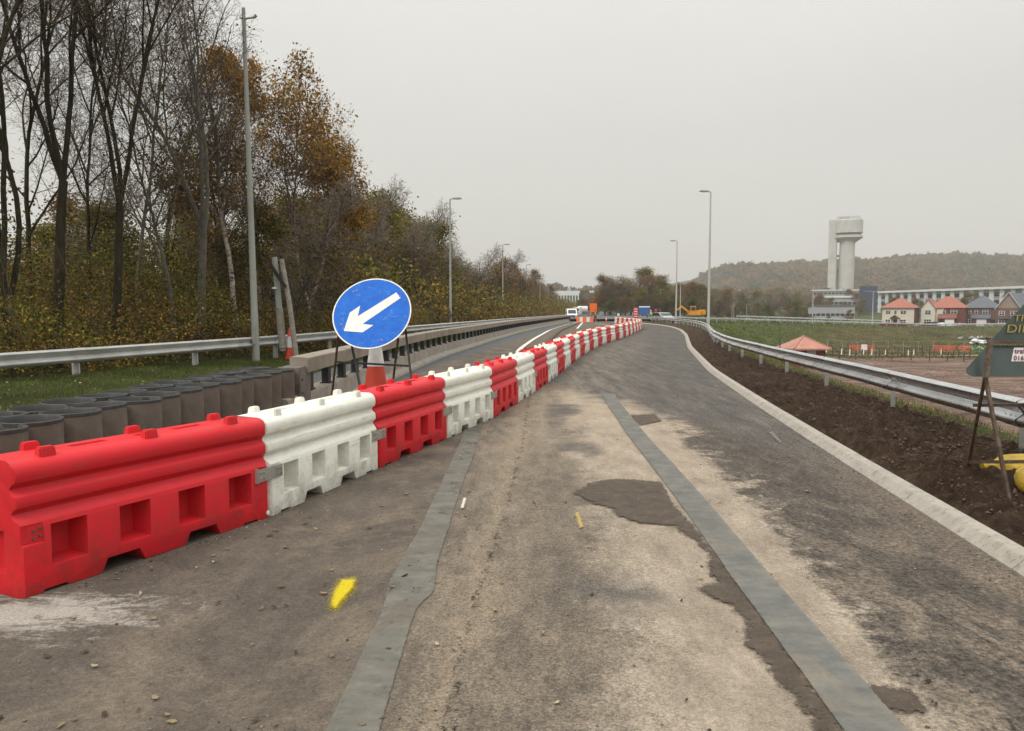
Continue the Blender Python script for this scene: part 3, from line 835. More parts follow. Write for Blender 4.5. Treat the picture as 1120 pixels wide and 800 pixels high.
# ------------------------------------------------------------------ soil between kerb and guardrail
def fbm(x, y, seed=0.0, oct=4, s=1.0):
    v = 0; a = 1
    for o in range(oct):
        v += a * mnoise.noise(Vector((x * s, y * s, seed + o * 7.1))); a *= 0.55; s *= 2.1
    return v
def soil():
    ys = np.concatenate([np.arange(2.5, 9, 0.035), np.arange(9, 16, 0.06), np.arange(16, 34, 0.15), np.arange(34, 118, 0.7)])
    ys = np.concatenate([np.arange(-6, 2.5, 0.3), ys])
    nx = 74; ts = np.linspace(0, 1, nx)
    V = np.zeros((len(ys), nx, 3))
    for i, y in enumerate(ys):
        xa = float(kerbX(y)) + 0.165; xb = float(railR(y)) + 0.55 + 0.25 * mnoise.noise(Vector((0, y * 0.9, 3)))
        for j, t in enumerate(ts):
            x = xa * (1 - t) + xb * t
            e = min(1, t / 0.06, (1 - t) / 0.10)
            base = 0.085 + 0.05 * math.sin(min(1, t * 1.1) * math.pi)
            h = 0.11 * fbm(x, y, 1.0, 3, 2.3) + 0.085 * fbm(x, y, 4.0, 3, 6.5)
            r = abs(mnoise.noise(Vector((x * 11, y * 11, 9)))); h += 0.05 * r * r * 3 * 0.6
            h += 0.032 * mnoise.noise(Vector((x * 24, y * 24, 2)))
            V[i, j] = (x, y, base + h * (0.08 + 0.92 * e) - 0.03 * (1 - e) - (0.16 * (1 - min(1, (1 - t) / 0.10))) )
    s = NT('soil')
    c = s.ramp(s.noise(5, 9, 0.78), [(0.28, (0.026, 0.016, 0.010)), (0.5, (0.076, 0.048, 0.031)), (0.70, (0.17, 0.115, 0.077))])  # soil tones; the dark end paints shade between clods into the colour
    c = s.mix(s.rng(s.noise(0.7, 5), 0.45, 0.7, 0, 0.5), c, (0.05, 0.032, 0.022))
    c = s.mix(s.rng(s.noise(30, 5, 0.8), 0.64, 0.7, 0, 0.6), c, (0.19, 0.145, 0.105))
    s.bump(s.noise(38, 9, 0.8), 1.0, 0.06)
    s.bump(s.noise(9, 6, 0.8), 1.0, 0.12)
    m = s.set(c, 0.96, 0, 0.15)
    tag(np_mesh('soil', V.reshape(-1, 3), grid_faces(len(ys), nx), m, smooth=True), kind='structure')
soil()
def soilz(x, y): return 0.12

def scatter_chunks(name, pts, sizes, m, flat=0.7, seed=0, label=None, kind='stuff'):
    """small irregular stones or clods, one object"""
    rs = np.random.RandomState(seed)
    base = np.array([(1, 0, 0), (-1, 0, 0), (0, 1, 0), (0, -1, 0), (0, 0, 1), (0, 0, -1)], float)
    tri = np.array([(0, 2, 4), (2, 1, 4), (1, 3, 4), (3, 0, 4), (2, 0, 5), (1, 2, 5), (3, 1, 5), (0, 3, 5)])
    n = len(pts)
    V = base[None] * rs.uniform(0.5, 1.2, (n, 6, 1)) + rs.uniform(-0.25, 0.25, (n, 6, 3))
    V[:, :, 2] *= flat
    a = rs.uniform(0, 6.28, n); ca, sa = np.cos(a)[:, None], np.sin(a)[:, None]
    x = V[:, :, 0] * ca - V[:, :, 1] * sa; y = V[:, :, 0] * sa + V[:, :, 1] * ca
    V = np.stack([x, y, V[:, :, 2]], 2) * np.asarray(sizes)[:, None, None] + np.asarray(pts)[:, None, :]
    Fc = (tri[None] + (np.arange(n) * 6)[:, None, None]).reshape(-1, 3)
    return tag(np_mesh(name, V.reshape(-1, 3), Fc, m), label, kind=kind)
rs = np.random.RandomState(8)
n = 9000
yy = 3.0 + (rs.rand(n) ** 1.7) * 30
tt = rs.rand(n) ** 0.9
xx = (kerbX(yy) + 0.3) * (1 - tt) + (railR(yy) + 0.5) * tt
sz = 0.008 + 0.024 * rs.rand(n) ** 3
scatter_chunks('soil_clods', np.stack([xx, yy, 0.115 + 0.05 * np.sin(np.clip(tt, 0, 1) * 3.1) + 0 * xx], 1), sz, M['clod'], 0.8, 1)
# grit along the barrier foot, the kerb and the joint
n = 2600
yy = 3.0 + rs.rand(n) ** 1.6 * 16
which = rs.rand(n)
bx = np.interp(yy, [4.4, 6.2, 8.5, 10.5, 12.4, 18.3], [-2.78, -2.0, -1.36, -0.76, -0.28, 0.9]) + np.abs(rs.randn(n)) * 0.07 - 0.01
kx = kerbX(yy) - np.abs(rs.randn(n)) * 0.10 - 0.01
jx = jointX(yy) + rs.randn(n) * 0.03
ax = rs.uniform(-2.4, 3.3, n)
xx = np.where(which < 0.38, bx, np.where(which < 0.62, kx, np.where(which < 0.72, jx, ax)))
ok = (xx < kerbX(yy)) & ((yy > 4.6) | (xx > -2.3))
P = np.stack([xx, yy, np.full(n, 0.004)], 1)[ok]
scatter_chunks('grit', P, (0.003 + 0.011 * rs.rand(n) ** 3)[ok], M['grit'], 0.6, 2)

def leaf_cards(name, P, size, m, parent=None, aspect=1.0, flat=None, seed=0, droop=0.0):
    """disconnected leaf-shaped quads at the points P"""
    rs = np.random.RandomState(seed)
    n = len(P)
    u = rs.randn(n, 3)
    if flat is not None: u[:, 2] *= flat
    u /= np.linalg.norm(u, axis=1)[:, None] + 1e-9
    r = rs.randn(n, 3)
    if flat is not None: r[:, 2] *= flat
    v = r - u * np.sum(u * r, 1)[:, None]
    v /= np.linalg.norm(v, axis=1)[:, None] + 1e-9
    s = (np.asarray(size) * np.ones(n))[:, None] * rs.uniform(0.6, 1.25, (n, 1))
    a = P + u * s * 0.5 * aspect; b = P + v * s * 0.32; c = P - u * s * 0.5 * aspect; d = P - v * s * 0.32
    V = np.stack([a, b, c, d], 1).reshape(-1, 3)
    Fc = (np.arange(n * 4)).reshape(-1, 4)
    return np_mesh(name, V, Fc, m, parent)
def leaf_litter():
    rs = np.random.RandomState(15); n = 560
    px = rs.rand(n); yy = 3.0 + rs.rand(n) ** 1.5 * 9
    bx = np.interp(yy, [4.4, 6.2, 8.5, 12.4], [-2.75, -1.95, -1.3, -0.2])
    xx = np.where(rs.rand(n) < 0.75, rs.uniform(-2.6, 0.0, n), rs.uniform(-0.5, 3.4, n))
    ok = (xx > bx + 0.05) & (xx < kerbX(yy) - 0.05)
    ok |= (yy < 4.3) & (xx > -2.4)
    V = []; Fc = []
    for x, y in zip(xx[ok], yy[ok]):
        L = 0.005 + 0.024 * rs.rand() ** 2.2; a = rs.uniform(0, 6.28); lift = rs.uniform(0.2, 0.7)
        w = L * rs.uniform(0.3, 0.6)
        k = len(V)
        for (p, q, h) in ((-1, 0, lift), (-0.4, 1, 0.25), (0.5, 0.8, 0.3), (1.1, 0, lift * 0.6), (0.4, -0.9, 0.1), (-0.5, -0.8, 0.45), (0, 0, 0.02)):
            V.append((x + (p * L * math.cos(a) - q * w * math.sin(a)), y + (p * L * math.sin(a) + q * w * math.cos(a)), 0.007 + h * L * 0.8))
        for i in range(6): Fc.append((k + 6, k + i, k + (i + 1) % 6))
    tag(np_mesh('leaf_litter', V, Fc, M['dry_leaf']), kind='stuff')
leaf_litter()

# ------------------------------------------------------------------ left carriageway lines and the kerbed island beside them
def line_sheet(name, f, w, y0, y1, z, m, step=1.0):
    ys = np.arange(y0, y1, step)
    vs = []
    for y in ys:
        x = float(f(y)); dx = float(f(y + 0.5) - f(y - 0.5)); n = math.hypot(1, dx)
        vs += [(x - w / 2 * n, y, z), (x + w / 2 * n, y, z)]
    fs = [(2 * i, 2 * i + 1, 2 * i + 3, 2 * i + 2) for i in range(len(ys) - 1)]
    return tag(np_mesh(name, vs, fs, m), kind='structure')
lineX = smooth_curve([(0.30, 33), A(0.35, 34.2), (1.3, 46), A(3.1, 65), A(7.8, 102), (12.5, 128), (22, 190)], 30, 190, 4)
line_sheet('road_marking', lineX, 0.2, 32.5, 124, 0.012, M['road_white'])
for (a, b) in ((A(6.15, 72.5), A(10.2, 110.7)),):
    line_sheet('road_marking', lambda y: a[0] + (y - a[1]) * (b[0] - a[0]) / (b[1] - a[1]), 0.2, a[1], b[1], 0.012, M['road_white'])
# island between the carriageways: brown verge with kerb
isl = strip_material('island_soil', [(0.3, (0.09, 0.07, 0.052)), (0.7, (0.16, 0.13, 0.10))], 2)
def island():
    ys = np.arange(33, 100, 1.0); vs = []
    for y in ys:
        x = float(lineX(y)) + 0.25; w = 0.9 * min(1, (y - 32) / 6)
        vs += [(x, y, 0.0), (x, y, 0.10), (x + w, y, 0.11), (x + w, y, 0.0)]
    fs = [(i * 4 + j, i * 4 + j + 1, i * 4 + j + 5, i * 4 + j + 4) for i in range(len(ys) - 1) for j in range(3)]
    tag(np_mesh('verge', vs, fs, isl), kind='structure')
island()
# far carriageway beyond the road sheet, and the slip road on its bank
def ribbon(name, P, w, z, m, step=4.0):
    pts = []
    for (x0, y0, *_), (x1, y1, *_) in zip(P[:-1], P[1:]):
        n = max(1, int(math.hypot(x1 - x0, y1 - y0) / step))
        for k in range(n): pts.append((x0 + (x1 - x0) * k / n, y0 + (y1 - y0) * k / n))
    pts.append(P[-1][:2])
    vs = []
    for i, p in enumerate(pts):
        q0, q1 = pts[max(0, i - 1)], pts[min(len(pts) - 1, i + 1)]
        d = Vector((q1[0] - q0[0], q1[1] - q0[1])).normalized(); nn = Vector((-d.y, d.x))
        zz = max(tz(p[0] + nn.x * w * k, p[1] + nn.y * w * k) for k in (-0.5, 0, 0.5)) + z
        vs += [(p[0] + nn.x * w / 2, p[1] + nn.y * w / 2, zz), (p[0] - nn.x * w / 2, p[1] - nn.y * w / 2, zz)]
    fs = [(2 * i, 2 * i + 1, 2 * i + 3, 2 * i + 2) for i in range(len(pts) - 1)]
    return tag(np_mesh(name, vs, fs, m), kind='structure')
m_far = strip_material('far_asphalt', [(0.3, (0.085, 0.085, 0.082)), (0.7, (0.125, 0.122, 0.115))], 0.5)
ribbon('road', [(12, 122), (17, 150), (25, 200), (38, 280), (60, 400)], 22, 0.085, m_far)
ribbon('slip_road', [(14, 118), (24, 132), (40, 155), (72, 182), (103, 200), (170, 222), (320, 256)], 7, 0.09, m_far)
m_path = simple('pale_path', (0.30, 0.28, 0.25), 0.9, 0, 0.15, 0.6)
ribbon('path', [(42, 115), (60, 114), (110, 113), (160, 112)], 1.6, 0.06, m_path, 2.0)

# ------------------------------------------------------------------ things: plastic barriers
BL = 2.04
def make_barrier():
    body = MB()
    # cross-section (d across from front 0 to back .45, z)
    half = [(0.0, 0.0), (0.0, 0.40), (0.012, 0.435), (0.052, 0.475), (0.062, 0.495), (0.050, 0.515), (0.026, 0.535), (0.022, 0.565), (0.030, 0.60), (0.062, 0.625),
            (0.072, 0.645), (0.060, 0.665), (0.030, 0.685), (0.022, 0.72), (0.028, 0.765), (0.055, 0.80), (0.085, 0.815), (0.11, 0.82)]
    W = 0.45
    prof = half + [(W - d, z) for d, z in reversed(half)]
    body.prism([(d, z) for d, z in prof], -BL / 2 + 0.008, BL / 2 - 0.008, axis='x')
    o = body.build('body', None)
    # cutters
    cut = MB()
    def frustum(x, z0, z1, w, depth, side):
        y0, y1 = (-0.02, depth) if side == 0 else (W + 0.02, W - depth)
        s = 0.86
        zc, hz = (z0 + z1) / 2, (z1 - z0) / 2
        vs = []
        for y, k in ((y0, 1.02), (y1, s)):
            for (i, j) in ((-1, -1), (1, -1), (1, 1), (-1, 1)): vs.append((x + i * w / 2 * k, y, zc + j * hz * k))
        cut.add(vs, [(0, 1, 2, 3), (7, 6, 5, 4), (0, 4, 5, 1), (1, 5, 6, 2), (2, 6, 7, 3), (3, 7, 4, 0)])
    for side in (0, 1):
        for x in (-0.70, -0.235, 0.235, 0.70): frustum(x, 0.15, 0.405, 0.235, 0.17, side)
        # recess for the link plate
        for x in (-0.93, 0.93): frustum(x, 0.30, 0.435, 0.15, 0.012, side)
    for x in (-0.33, 0.33):                                # fork notches right through
        cut.prism([(x - 0.17, -0.02), (x - 0.12, 0.085), (x + 0.12, 0.085), (x + 0.17, -0.02)], -0.1, W + 0.1, axis='y')
    for x in (-0.80, 0.80):
        cut.prism([(x - 0.09, -0.02), (x - 0.07, 0.016), (x + 0.07, 0.016), (x + 0.09, -0.02)], -0.1, W + 0.1, axis='y')
    for x in (-0.40, 0.0, 0.40):                              # drain slots in the top
        cut.box((x, W / 2, 0.83), (0.26 if x else 0.10, 0.07, 0.07))
    # end sockets
    for e in (-1, 1):
        cut.box((e * BL / 2, W / 2, 0.26), (0.12, 0.16, 0.26))
    # corner chamfers
    for e in (-1, 1):
        for (yy, sg) in ((0, 1), (W, -1)):
            x = e * BL / 2
            cut.prism([(x - e * 0.045, yy - sg * 0.02), (x + e * 0.05, yy - sg * 0.02), (x + e * 0.05, yy + sg * 0.055), (x, yy + sg * 0.055), ], -0.1, 0.95, axis='z')
    c = cut.build('cutter', None)
    md = o.modifiers.new('b', 'BOOLEAN'); md.operation = 'DIFFERENCE'; md.solver = 'EXACT'; md.object = c
    md.use_self = True
    bv = o.modifiers.new('v', 'BEVEL'); bv.width = 0.011; bv.segments = 3; bv.limit_method = 'ANGLE'; bv.angle_limit = math.radians(38)
    bv.harden_normals = False
    bpy.context.view_layer.update()
    dg = bpy.context.evaluated_depsgraph_get()
    me = bpy.data.meshes.new_from_object(o.evaluated_get(dg))
    bpy.data.objects.remove(o); bpy.data.objects.remove(c)
    me.name = 'barrier_body'
    # lugs standing on the top, at the front and back edge
    bm = bmesh.new(); bm.from_mesh(me)
    lug = MB()
    for x in (-0.74, 0.0, 0.74):
        for yy in (0.10, W - 0.10):
            xx = x + (0.03 if yy > 0.2 else -0.03)
            vs = []
            for z, k in ((0.80, 1.0), (0.868, 0.84)):
                for (i, j) in ((-1, -1), (1, -1), (1, 1), (-1, 1)): vs.append((xx + i * 0.055 * k, yy + j * 0.033 * k, z))
            lug.add(vs, [(3, 2, 1, 0), (4, 5, 6, 7), (0, 1, 5, 4), (1, 2, 6, 5), (2, 3, 7, 6), (3, 0, 4, 7)])
    lo = lug.build('lug', None, bevel=0.008)
    bm.from_mesh(lo.data); bpy.data.objects.remove(lo)
    bm.to_mesh(me); bm.free()
    me.polygons.foreach_set('use_smooth', [True] * len(me.polygons))
    me.set_sharp_from_angle(angle=math.radians(50))
    return me
body_me = make_barrier()
body_red = body_me; body_white = body_me.copy()
body_red.materials.clear(); body_red.materials.append(M['red_plastic'])
body_white.materials.clear(); body_white.materials.append(M['white_plastic'])
m_plate = simple('link_plate_steel', (0.40, 0.39, 0.35), 0.45, 0.55, 0.2, 12, (0.18, 0.15, 0.12), 0.5)
def plate_mesh():
    mb = MB(); mb.box((0, -0.008, 0.368), (0.30, 0.010, 0.105))
    for x in (-0.125, -0.09, 0.09, 0.125):
        for z in (0.345, 0.392): mb.tube([(x, -0.012, z), (x, -0.024, z)], 0.009, 8)
    mb.box((-0.158, 0.004, 0.368), (0.016, 0.03, 0.12))
    o = mb.build('link_plate', m_plate, bevel=0.002); me = o.data; bpy.data.objects.remove(o); return me
plate_me = plate_mesh()
def bolts_mesh():
    mb = MB(); mb.box((0, 0.0145, 0.367), (0.11, 0.008, 0.10))
    o = mb.build('bolt_panel', M['red_plastic']); me = o.data; bpy.data.objects.remove(o); return me
bolts_me = bolts_mesh()

P0 = [Vector((*G(22, 657), 0)), Vector((*G(286, 570), 0)), Vector((*G(423.5, 508.5), 0)), Vector((*G(498, 476), 0)), Vector((*G(541, 457), 0))]
Pb = P0 + [Vector((*G(*p), 0)) for p in ((600, 418.6), (618.6, 404), (638, 388.5), (660, 377), (684, 368.9), (697.5, 362.8))] + [Vector((*A(*p), 0)) for p in ((12.2, 72), (13.3, 80), (13.75, 90), (13.8, 102))]
def chain(P, L):
    # dense spline, then fixed-length chords
    dense = []
    n = len(P)
    for i in range(n - 1):
        p0 = P[max(0, i - 1)]; p1 = P[i]; p2 = P[i + 1]; p3 = P[min(n - 1, i + 2)]
        m1 = (p2 - p0) * 0.5 * ((p2 - p1).length / max(0.1, ((p2 - p1).length + (p1 - p0).length) / 2)); m2 = (p3 - p1) * 0.5 * ((p2 - p1).length / max(0.1, ((p2 - p1).length + (p3 - p2).length) / 2))
        K = max(4, int((p2 - p1).length / 0.05))
        for k in range(K):
            t = k / K
            dense.append(p1 * (2 * t**3 - 3 * t**2 + 1) + m1 * (t**3 - 2 * t**2 + t) + p2 * (-2 * t**3 + 3 * t**2) + m2 * (t**3 - t**2))
    dense.append(P[-1])
    out = [dense[0]]
    for q in dense:
        if (q - out[-1]).length >= L: out.append(out[-1] + (q - out[-1]).normalized() * L)
    return out
J = chain(Pb, BL)
ORD = ['first', 'second', 'third', 'fourth', 'fifth', 'sixth', 'seventh', 'eighth', 'ninth', 'tenth', 'eleventh', 'twelfth', 'thirteenth', 'fourteenth', 'fifteenth', 'sixteenth', 'seventeenth', 'eighteenth', 'nineteenth', 'twentieth', 'twenty-first', 'twenty-second', 'twenty-third', 'twenty-fourth', 'twenty-fifth', 'twenty-sixth', 'twenty-seventh', 'twenty-eighth', 'twenty-ninth', 'thirtieth']
cnt = {'red': 0, 'white': 0}
for i in range(len(J) - 1):
    a, b = J[i], J[i + 1]
    d = (b - a).normalized()
    colr = 'red' if i % 2 == 0 else 'white'
    c = (a + b) / 2
    e = empty('plastic_barrier', (c.x, c.y, 0.002), math.atan2(d.y, d.x))
    cnt[colr] += 1
    if i == 0: lab = 'nearest red plastic barrier, its end panel facing the camera, dusty white patch at its foot'
    elif i == 1: lab = 'nearest white plastic barrier, linked behind the nearest red one by a steel plate'
    else: lab = '%s %s plastic barrier, counted from the near end of the long line' % (ORD[cnt[colr] - 1], colr)
    tag(e, lab, 'barrier', 'red and white plastic barriers along the road works')
    bo = bpy.data.objects.new('body', body_red if colr == 'red' else body_white)
    COL.objects.link(bo); bo.parent = e
    if i < 24:
        # link plate at the far joint
        if i < len(J) - 2:
            p = bpy.data.objects.new('link_plate', plate_me); COL.objects.link(p); p.parent = e
            dn = (J[i + 2] - b).normalized()
            mid_ang = math.atan2(dn.y, dn.x) - math.atan2(d.y, d.x)
            p.location = (BL / 2, 0.0, 0); p.rotation_euler = (0, 0, mid_ang / 2)
    if i == 0:
        p = bpy.data.objects.new('bolt_panel', bolts_me); COL.objects.link(p); p.parent = e
        p.location = (-0.90, 0.0, 0)
        for x, z in ((-0.02, 0.34), (0.02, 0.35), (-0.02, 0.385), (0.02, 0.395)):
            MB().tube([(x, 0.012, z), (x, 0.0, z)], 0.009, 8).build('bolt', M['bolt'], p)
        p = MB().lathe([(0.0, 0.0), (0.018, 0.0), (0.02, 0.006), (0.0, 0.008)], 12)
        q = p.build('round_tag', M['white_paint'], e); q.rotation_euler = (math.pi / 2, 0, 0); q.location = (0.985, -0.001, 0.045)

# ------------------------------------------------------------------ crash cushion of tubes in front of the parapet
def cushion():
    a = A(-3.95, 5.05); b = A(-3.45, 11.7)
    root = empty('crash_cushion', (a[0], a[1], 0.0), 0, 'brown crash cushion of upright plastic tubes ahead of the concrete parapet', 'crash cushion')
    R = 0.232; H = 0.83
    def drum_me():
        mb = MB(); mb.lathe([(R, 0), (R, H * 0.5), (R, H - 0.006)], 28)
        ob = mb.build('drum', M['drum'], smooth=40); me = ob.data; bpy.data.objects.remove(ob); return me
    def rim_me():
        mb = MB(); mb.lathe([(R - 0.002, H - 0.03), (R + 0.004, H - 0.026), (R + 0.005, H), (R - 0.006, H + 0.004), (R - 0.012, H - 0.004), (R - 0.014, H - 0.085)], 28)
        ob = mb.build('rim', M['drum_rim'], smooth=40); me = ob.data; bpy.data.objects.remove(ob); return me
    def lid_me():
        mb = MB(); mb.lathe([(R - 0.012, H - 0.07), (R * 0.6, H - 0.085), (R * 0.2, H - 0.075), (0.0, H - 0.075)], 28)
        ob = mb.build('lid', M['drum_lid'], smooth=40); me = ob.data; bpy.data.objects.remove(ob); return me
    def crack_me():
        mb = MB(); mb.box((R * 0.5, -R - 0.001, 0), (0.12, 0.01, 0.01), None); ob = mb.build('strap', M['black']); me = ob.data; bpy.data.objects.remove(ob); return me
    dm, rm, lm = drum_me(), rim_me(), lid_me()
    n = 15; rs = random.Random(5)
    dirv = Vector((b[0] - a[0], b[1] - a[1], 0)); L = dirv.length; dirv.normalize(); nrm = Vector((-dirv.y, dirv.x, 0))
    for row in range(3):
        for k in range(n + 1 if row else n):
            zig = (0.02 if k % 2 else -0.02)
            if row == 2: continue
            off = zig + row * 0.48
            s = (k + (0.5 if row == 1 else 0.0) - 0.5) * L / (n - 0.9)
            if s > L + 0.15: continue
            p = dirv * s + nrm * off
            o = bpy.data.objects.new('drum', dm); COL.objects.link(o); o.parent = root
            o.location = (p.x, p.y, 0.0 + rs.uniform(-0.006, 0.006)); o.rotation_euler = (rs.uniform(-0.022, 0.022), rs.uniform(-0.022, 0.022), math.atan2(dirv.y, dirv.x)); o.scale = (0.99 * L / (n - 0.9) / (2 * R), 1.02, 1)
            for nm, me in (('rim', rm), ('lid', lm)):
                c = bpy.data.objects.new(nm, me); COL.objects.link(c); c.parent = o
    # steel end box joining the cushion to the parapet
    p = dirv * (L + 0.25)
    mb = MB(); mb.box((p.x + 0.06, p.y, 0.44), (0.34, 0.62, 0.80))
    mb.build('end_box', simple('dull_end_box', (0.16, 0.145, 0.125), 0.6, 0.2, 0.2, 6, (0.05, 0.045, 0.04), 0.7), root, bevel=0.01)
    mb = MB()
    for z in (0.25, 0.45, 0.65): mb.tube([(p.x + 0.23, p.y - 0.2, z), (p.x + 0.25, p.y - 0.2, z)], 0.02, 8)
    mb.build('bolt', M['bolt'], root)
cushion()

# ------------------------------------------------------------------ concrete parapet with black posts
def parapet():
    root = empty('parapet', (float(parX(11.6)), 11.6, 0), 0, 'long concrete parapet with a pale top beam on short black posts along the left carriageway', 'parapet')
    ox, oy = root.location.x, 11.6
    def sweep(prof, y0, y1, step):
        ys = np.arange(y0, y1 + 1e-6, step); vs = []; k = len(prof)
        for y in ys:
            x = float(parX(y)); dx = float(parX(y + 0.5) - parX(y - 0.5)); n = math.hypot(1, dx)
            nx, ny = 1 / n, -dx / n
            for (o, z) in prof: vs.append((x + nx * o - ox, y + ny * o - oy, z))
        fs = [(i * k + j, i * k + (j + 1) % k, (i + 1) * k + (j + 1) % k, (i + 1) * k + j) for i in range(len(ys) - 1) for j in range(k)]
        fs += [tuple(range(k)), tuple(reversed(range((len(ys) - 1) * k, len(ys) * k)))]
        return vs, fs
    mb = MB(); mb.add(*sweep([(0.28, 0.0), (0.26, 0.06), (0.10, 0.14), (0.06, 0.40), (0.03, 0.42), (-0.22, 0.42), (-0.26, 0.0)], 11.0, 200, 1.0))
    mb.build('plinth', M['concrete'], root)
    mb = MB(); mb.add(*sweep([(0.10, 0.735), (0.105, 0.955), (0.09, 0.97), (-0.16, 0.985), (-0.18, 0.97), (-0.18, 0.735)], 11.95, 200, 1.0))
    mb.build('top_beam', simple('pale_top_beam', (0.25, 0.215, 0.17), 0.85, 0, 0.2, 2.0, (0.15, 0.13, 0.10), 0.6, 0.2, 40), root)
    y = 12.45; i = 0
    pm = MB(); pm.box((0, 0, 0.578), (0.12, 0.20, 0.316)); pm.box((0, 0, 0.43), (0.17, 0.26, 0.02)); po = pm.build('post', M['black'], root, bevel=0.004)
    pme = po.data; bpy.data.objects.remove(po)
    while y < 128 and i < 98:
        o = bpy.data.objects.new('post', pme); COL.objects.link(o); o.parent = root
        o.location = (float(parX(y)) - ox - 0.03, y - oy, 0)
        o.rotation_euler = (0, 0, -math.atan(float(parX(y + 0.5) - parX(y - 0.5))))
        y += 1.18; i += 1
parapet()

# ------------------------------------------------------------------ steel guardrails
WPROF = [(0.0, 0.755), (0.026, 0.751), (0.076, 0.728), (0.084, 0.715), (0.080, 0.700), (0.012, 0.618), (0.002, 0.600), (0.012, 0.582), (0.080, 0.532), (0.084, 0.518), (0.078, 0.502), (0.022, 0.450), (0.0, 0.445)]
def guardrail(name, f, side, y0, y1, dz, m, posts, label, zf=None, lapstep=3.2, post_mat=None):
    x0 = float(f(y0)); root = empty(name, (x0, y0, 0), 0, label, 'guardrail')
    ys = np.unique(np.concatenate([np.arange(y0, min(y1, 40), 0.4), np.arange(40, y1, 1.5)])) if y0 < 40 else np.arange(y0, y1, 1.5)
    k = len(WPROF); th = 0.004
    zf = zf or (lambda y: 0.0)
    V = []
    lap = 0
    for y in ys:
        x = float(f(y)); dx = float(f(y + 0.5) - f(y - 0.5)); n = math.hypot(1, dx); nx, ny = side / n, -side * dx / n
        wob = 0.006 * math.sin(y * 1.3) + 0.004 * math.sin(y * 3.1)
        for (o, z) in WPROF: V.append((x + nx * (o + wob) - x0, y + ny * (o + wob) - y0, z + dz + zf(y)))
        for (o, z) in reversed(WPROF): V.append((x + nx * (o + wob - th) - x0, y + ny * (o + wob - th) - y0, 0.6 + (z - 0.6) * 0.955 + dz + zf(y)))
    kk = 2 * k
    fs = [(i * kk + j, i * kk + (j + 1) % kk, (i + 1) * kk + (j + 1) % kk, (i + 1) * kk + j) for i in range(len(ys) - 1) for j in range(kk)]
    fs += [tuple(range(kk)), tuple(reversed(range((len(ys) - 1) * kk, len(ys) * kk)))]
    mb = MB(); mb.add(V, fs)
    beam = mb.build('beam', m, root, smooth=35)
    # splice bolts on the beam at each lap
    
    y = posts[0]
    for y in [p for p in posts if p < 60]:
        lp = MB(); sb = lp
        x = float(f(y)); dx = float(f(y + 0.5) - f(y - 0.5)); ang = math.atan(dx); n = math.hypot(1, dx)
        nx, ny = side / n, -side * dx / n; tx, ty = dx / n, 1 / n
        for s in (-0.11, 0.0, 0.11):
            for (o, z) in ((0.066, 0.734), (0.045, 0.655), (0.045, 0.558), (0.058, 0.484)):
                if s == 0.0 and o > 0.05: continue
                p = Vector((x + nx * o + tx * s - x0, y + ny * o + ty * s - y0, z + dz + zf(y)))
                q = p + Vector((nx * 0.012, ny * 0.012, 0)); sb.tube([p, q], 0.013, 6)
        # lap: the next beam end laid over this one
        for j in range(2 * 3 - 1): pass
        seg = []
        for s in (-0.16, 0.16):
            for (o, z) in WPROF: seg.append((x + nx * (o + 0.009) + tx * s - x0, y + ny * (o + 0.009) + ty * s - y0, 0.6 + (z - 0.6) * 1.03 + dz + zf(y)))
            for (o, z) in reversed(WPROF): seg.append((x + nx * (o + 0.006) + tx * s - x0, y + ny * (o + 0.006) + ty * s - y0, 0.6 + (z - 0.6) * 0.97 + dz + zf(y)))
        lp.add(seg, [(j, (j + 1) % kk, kk + (j + 1) % kk, kk + j) for j in range(kk)] + [tuple(range(kk)), tuple(reversed(range(kk, 2 * kk)))])
        lp.build('splice', m, beam, smooth=35)
    pm = MB()                                            # Z-section post
    pm.box((0, 0, 0.30), (0.006, 0.11, 0.86)); pm.box((0.028, 0.053, 0.30), (0.055, 0.006, 0.86)); pm.box((-0.028, -0.053, 0.30), (0.055, 0.006, 0.86))
    po = pm.build('post', post_mat or m, root); pme = po.data; bpy.data.objects.remove(po)
    bm_ = MB(); bm_.box((0, 0, 0.60), (0.05, 0.09, 0.12)); bo = bm_.build('spacer', post_mat or m, root); bme = bo.data; bpy.data.objects.remove(bo)
    for y in posts[:99]:
        x = float(f(y)); ang = -math.atan(float(f(y + 0.5) - f(y - 0.5)))
        for nm, me, off in (('post', pme, -0.075), ('spacer', bme, -0.022)):
            if nm == 'spacer' and y > 45: continue
            o = bpy.data.objects.new(nm, me); COL.objects.link(o); o.parent = root
            o.location = (x - x0 + side * off, y - y0, dz + zf(y)); o.rotation_euler = (0, 0, ang + (math.pi if side < 0 else 0))
    return root
postsR = [-1.2, 2.2, 5.2, 8.35, 12.2, 15.8, 19.1, 22.3, 25.5] + list(np.arange(28.7, 112, 3.2))
guardrail('guardrail', railR, -1, -3.0, 114, 0.0, M['galv'], postsR, 'shiny steel guardrail on short posts along the brown soil by the right kerb')
zl = lambda y: float(np.interp(y, [0, 14, 22, 30, 60, 120], [0.13, 0.13, 0.17, 0.20, 0.16, 0.1]))
guardrail('guardrail', railL, 1, 4.0, 190, 0.0, M['galv_old'], [6.2, 9.4, 12.8, 16.5, 20.2, 24.0] + list(np.arange(28, 185, 4.0)), 'weathered pale guardrail between the grass verge and the tall bare trees', zl)
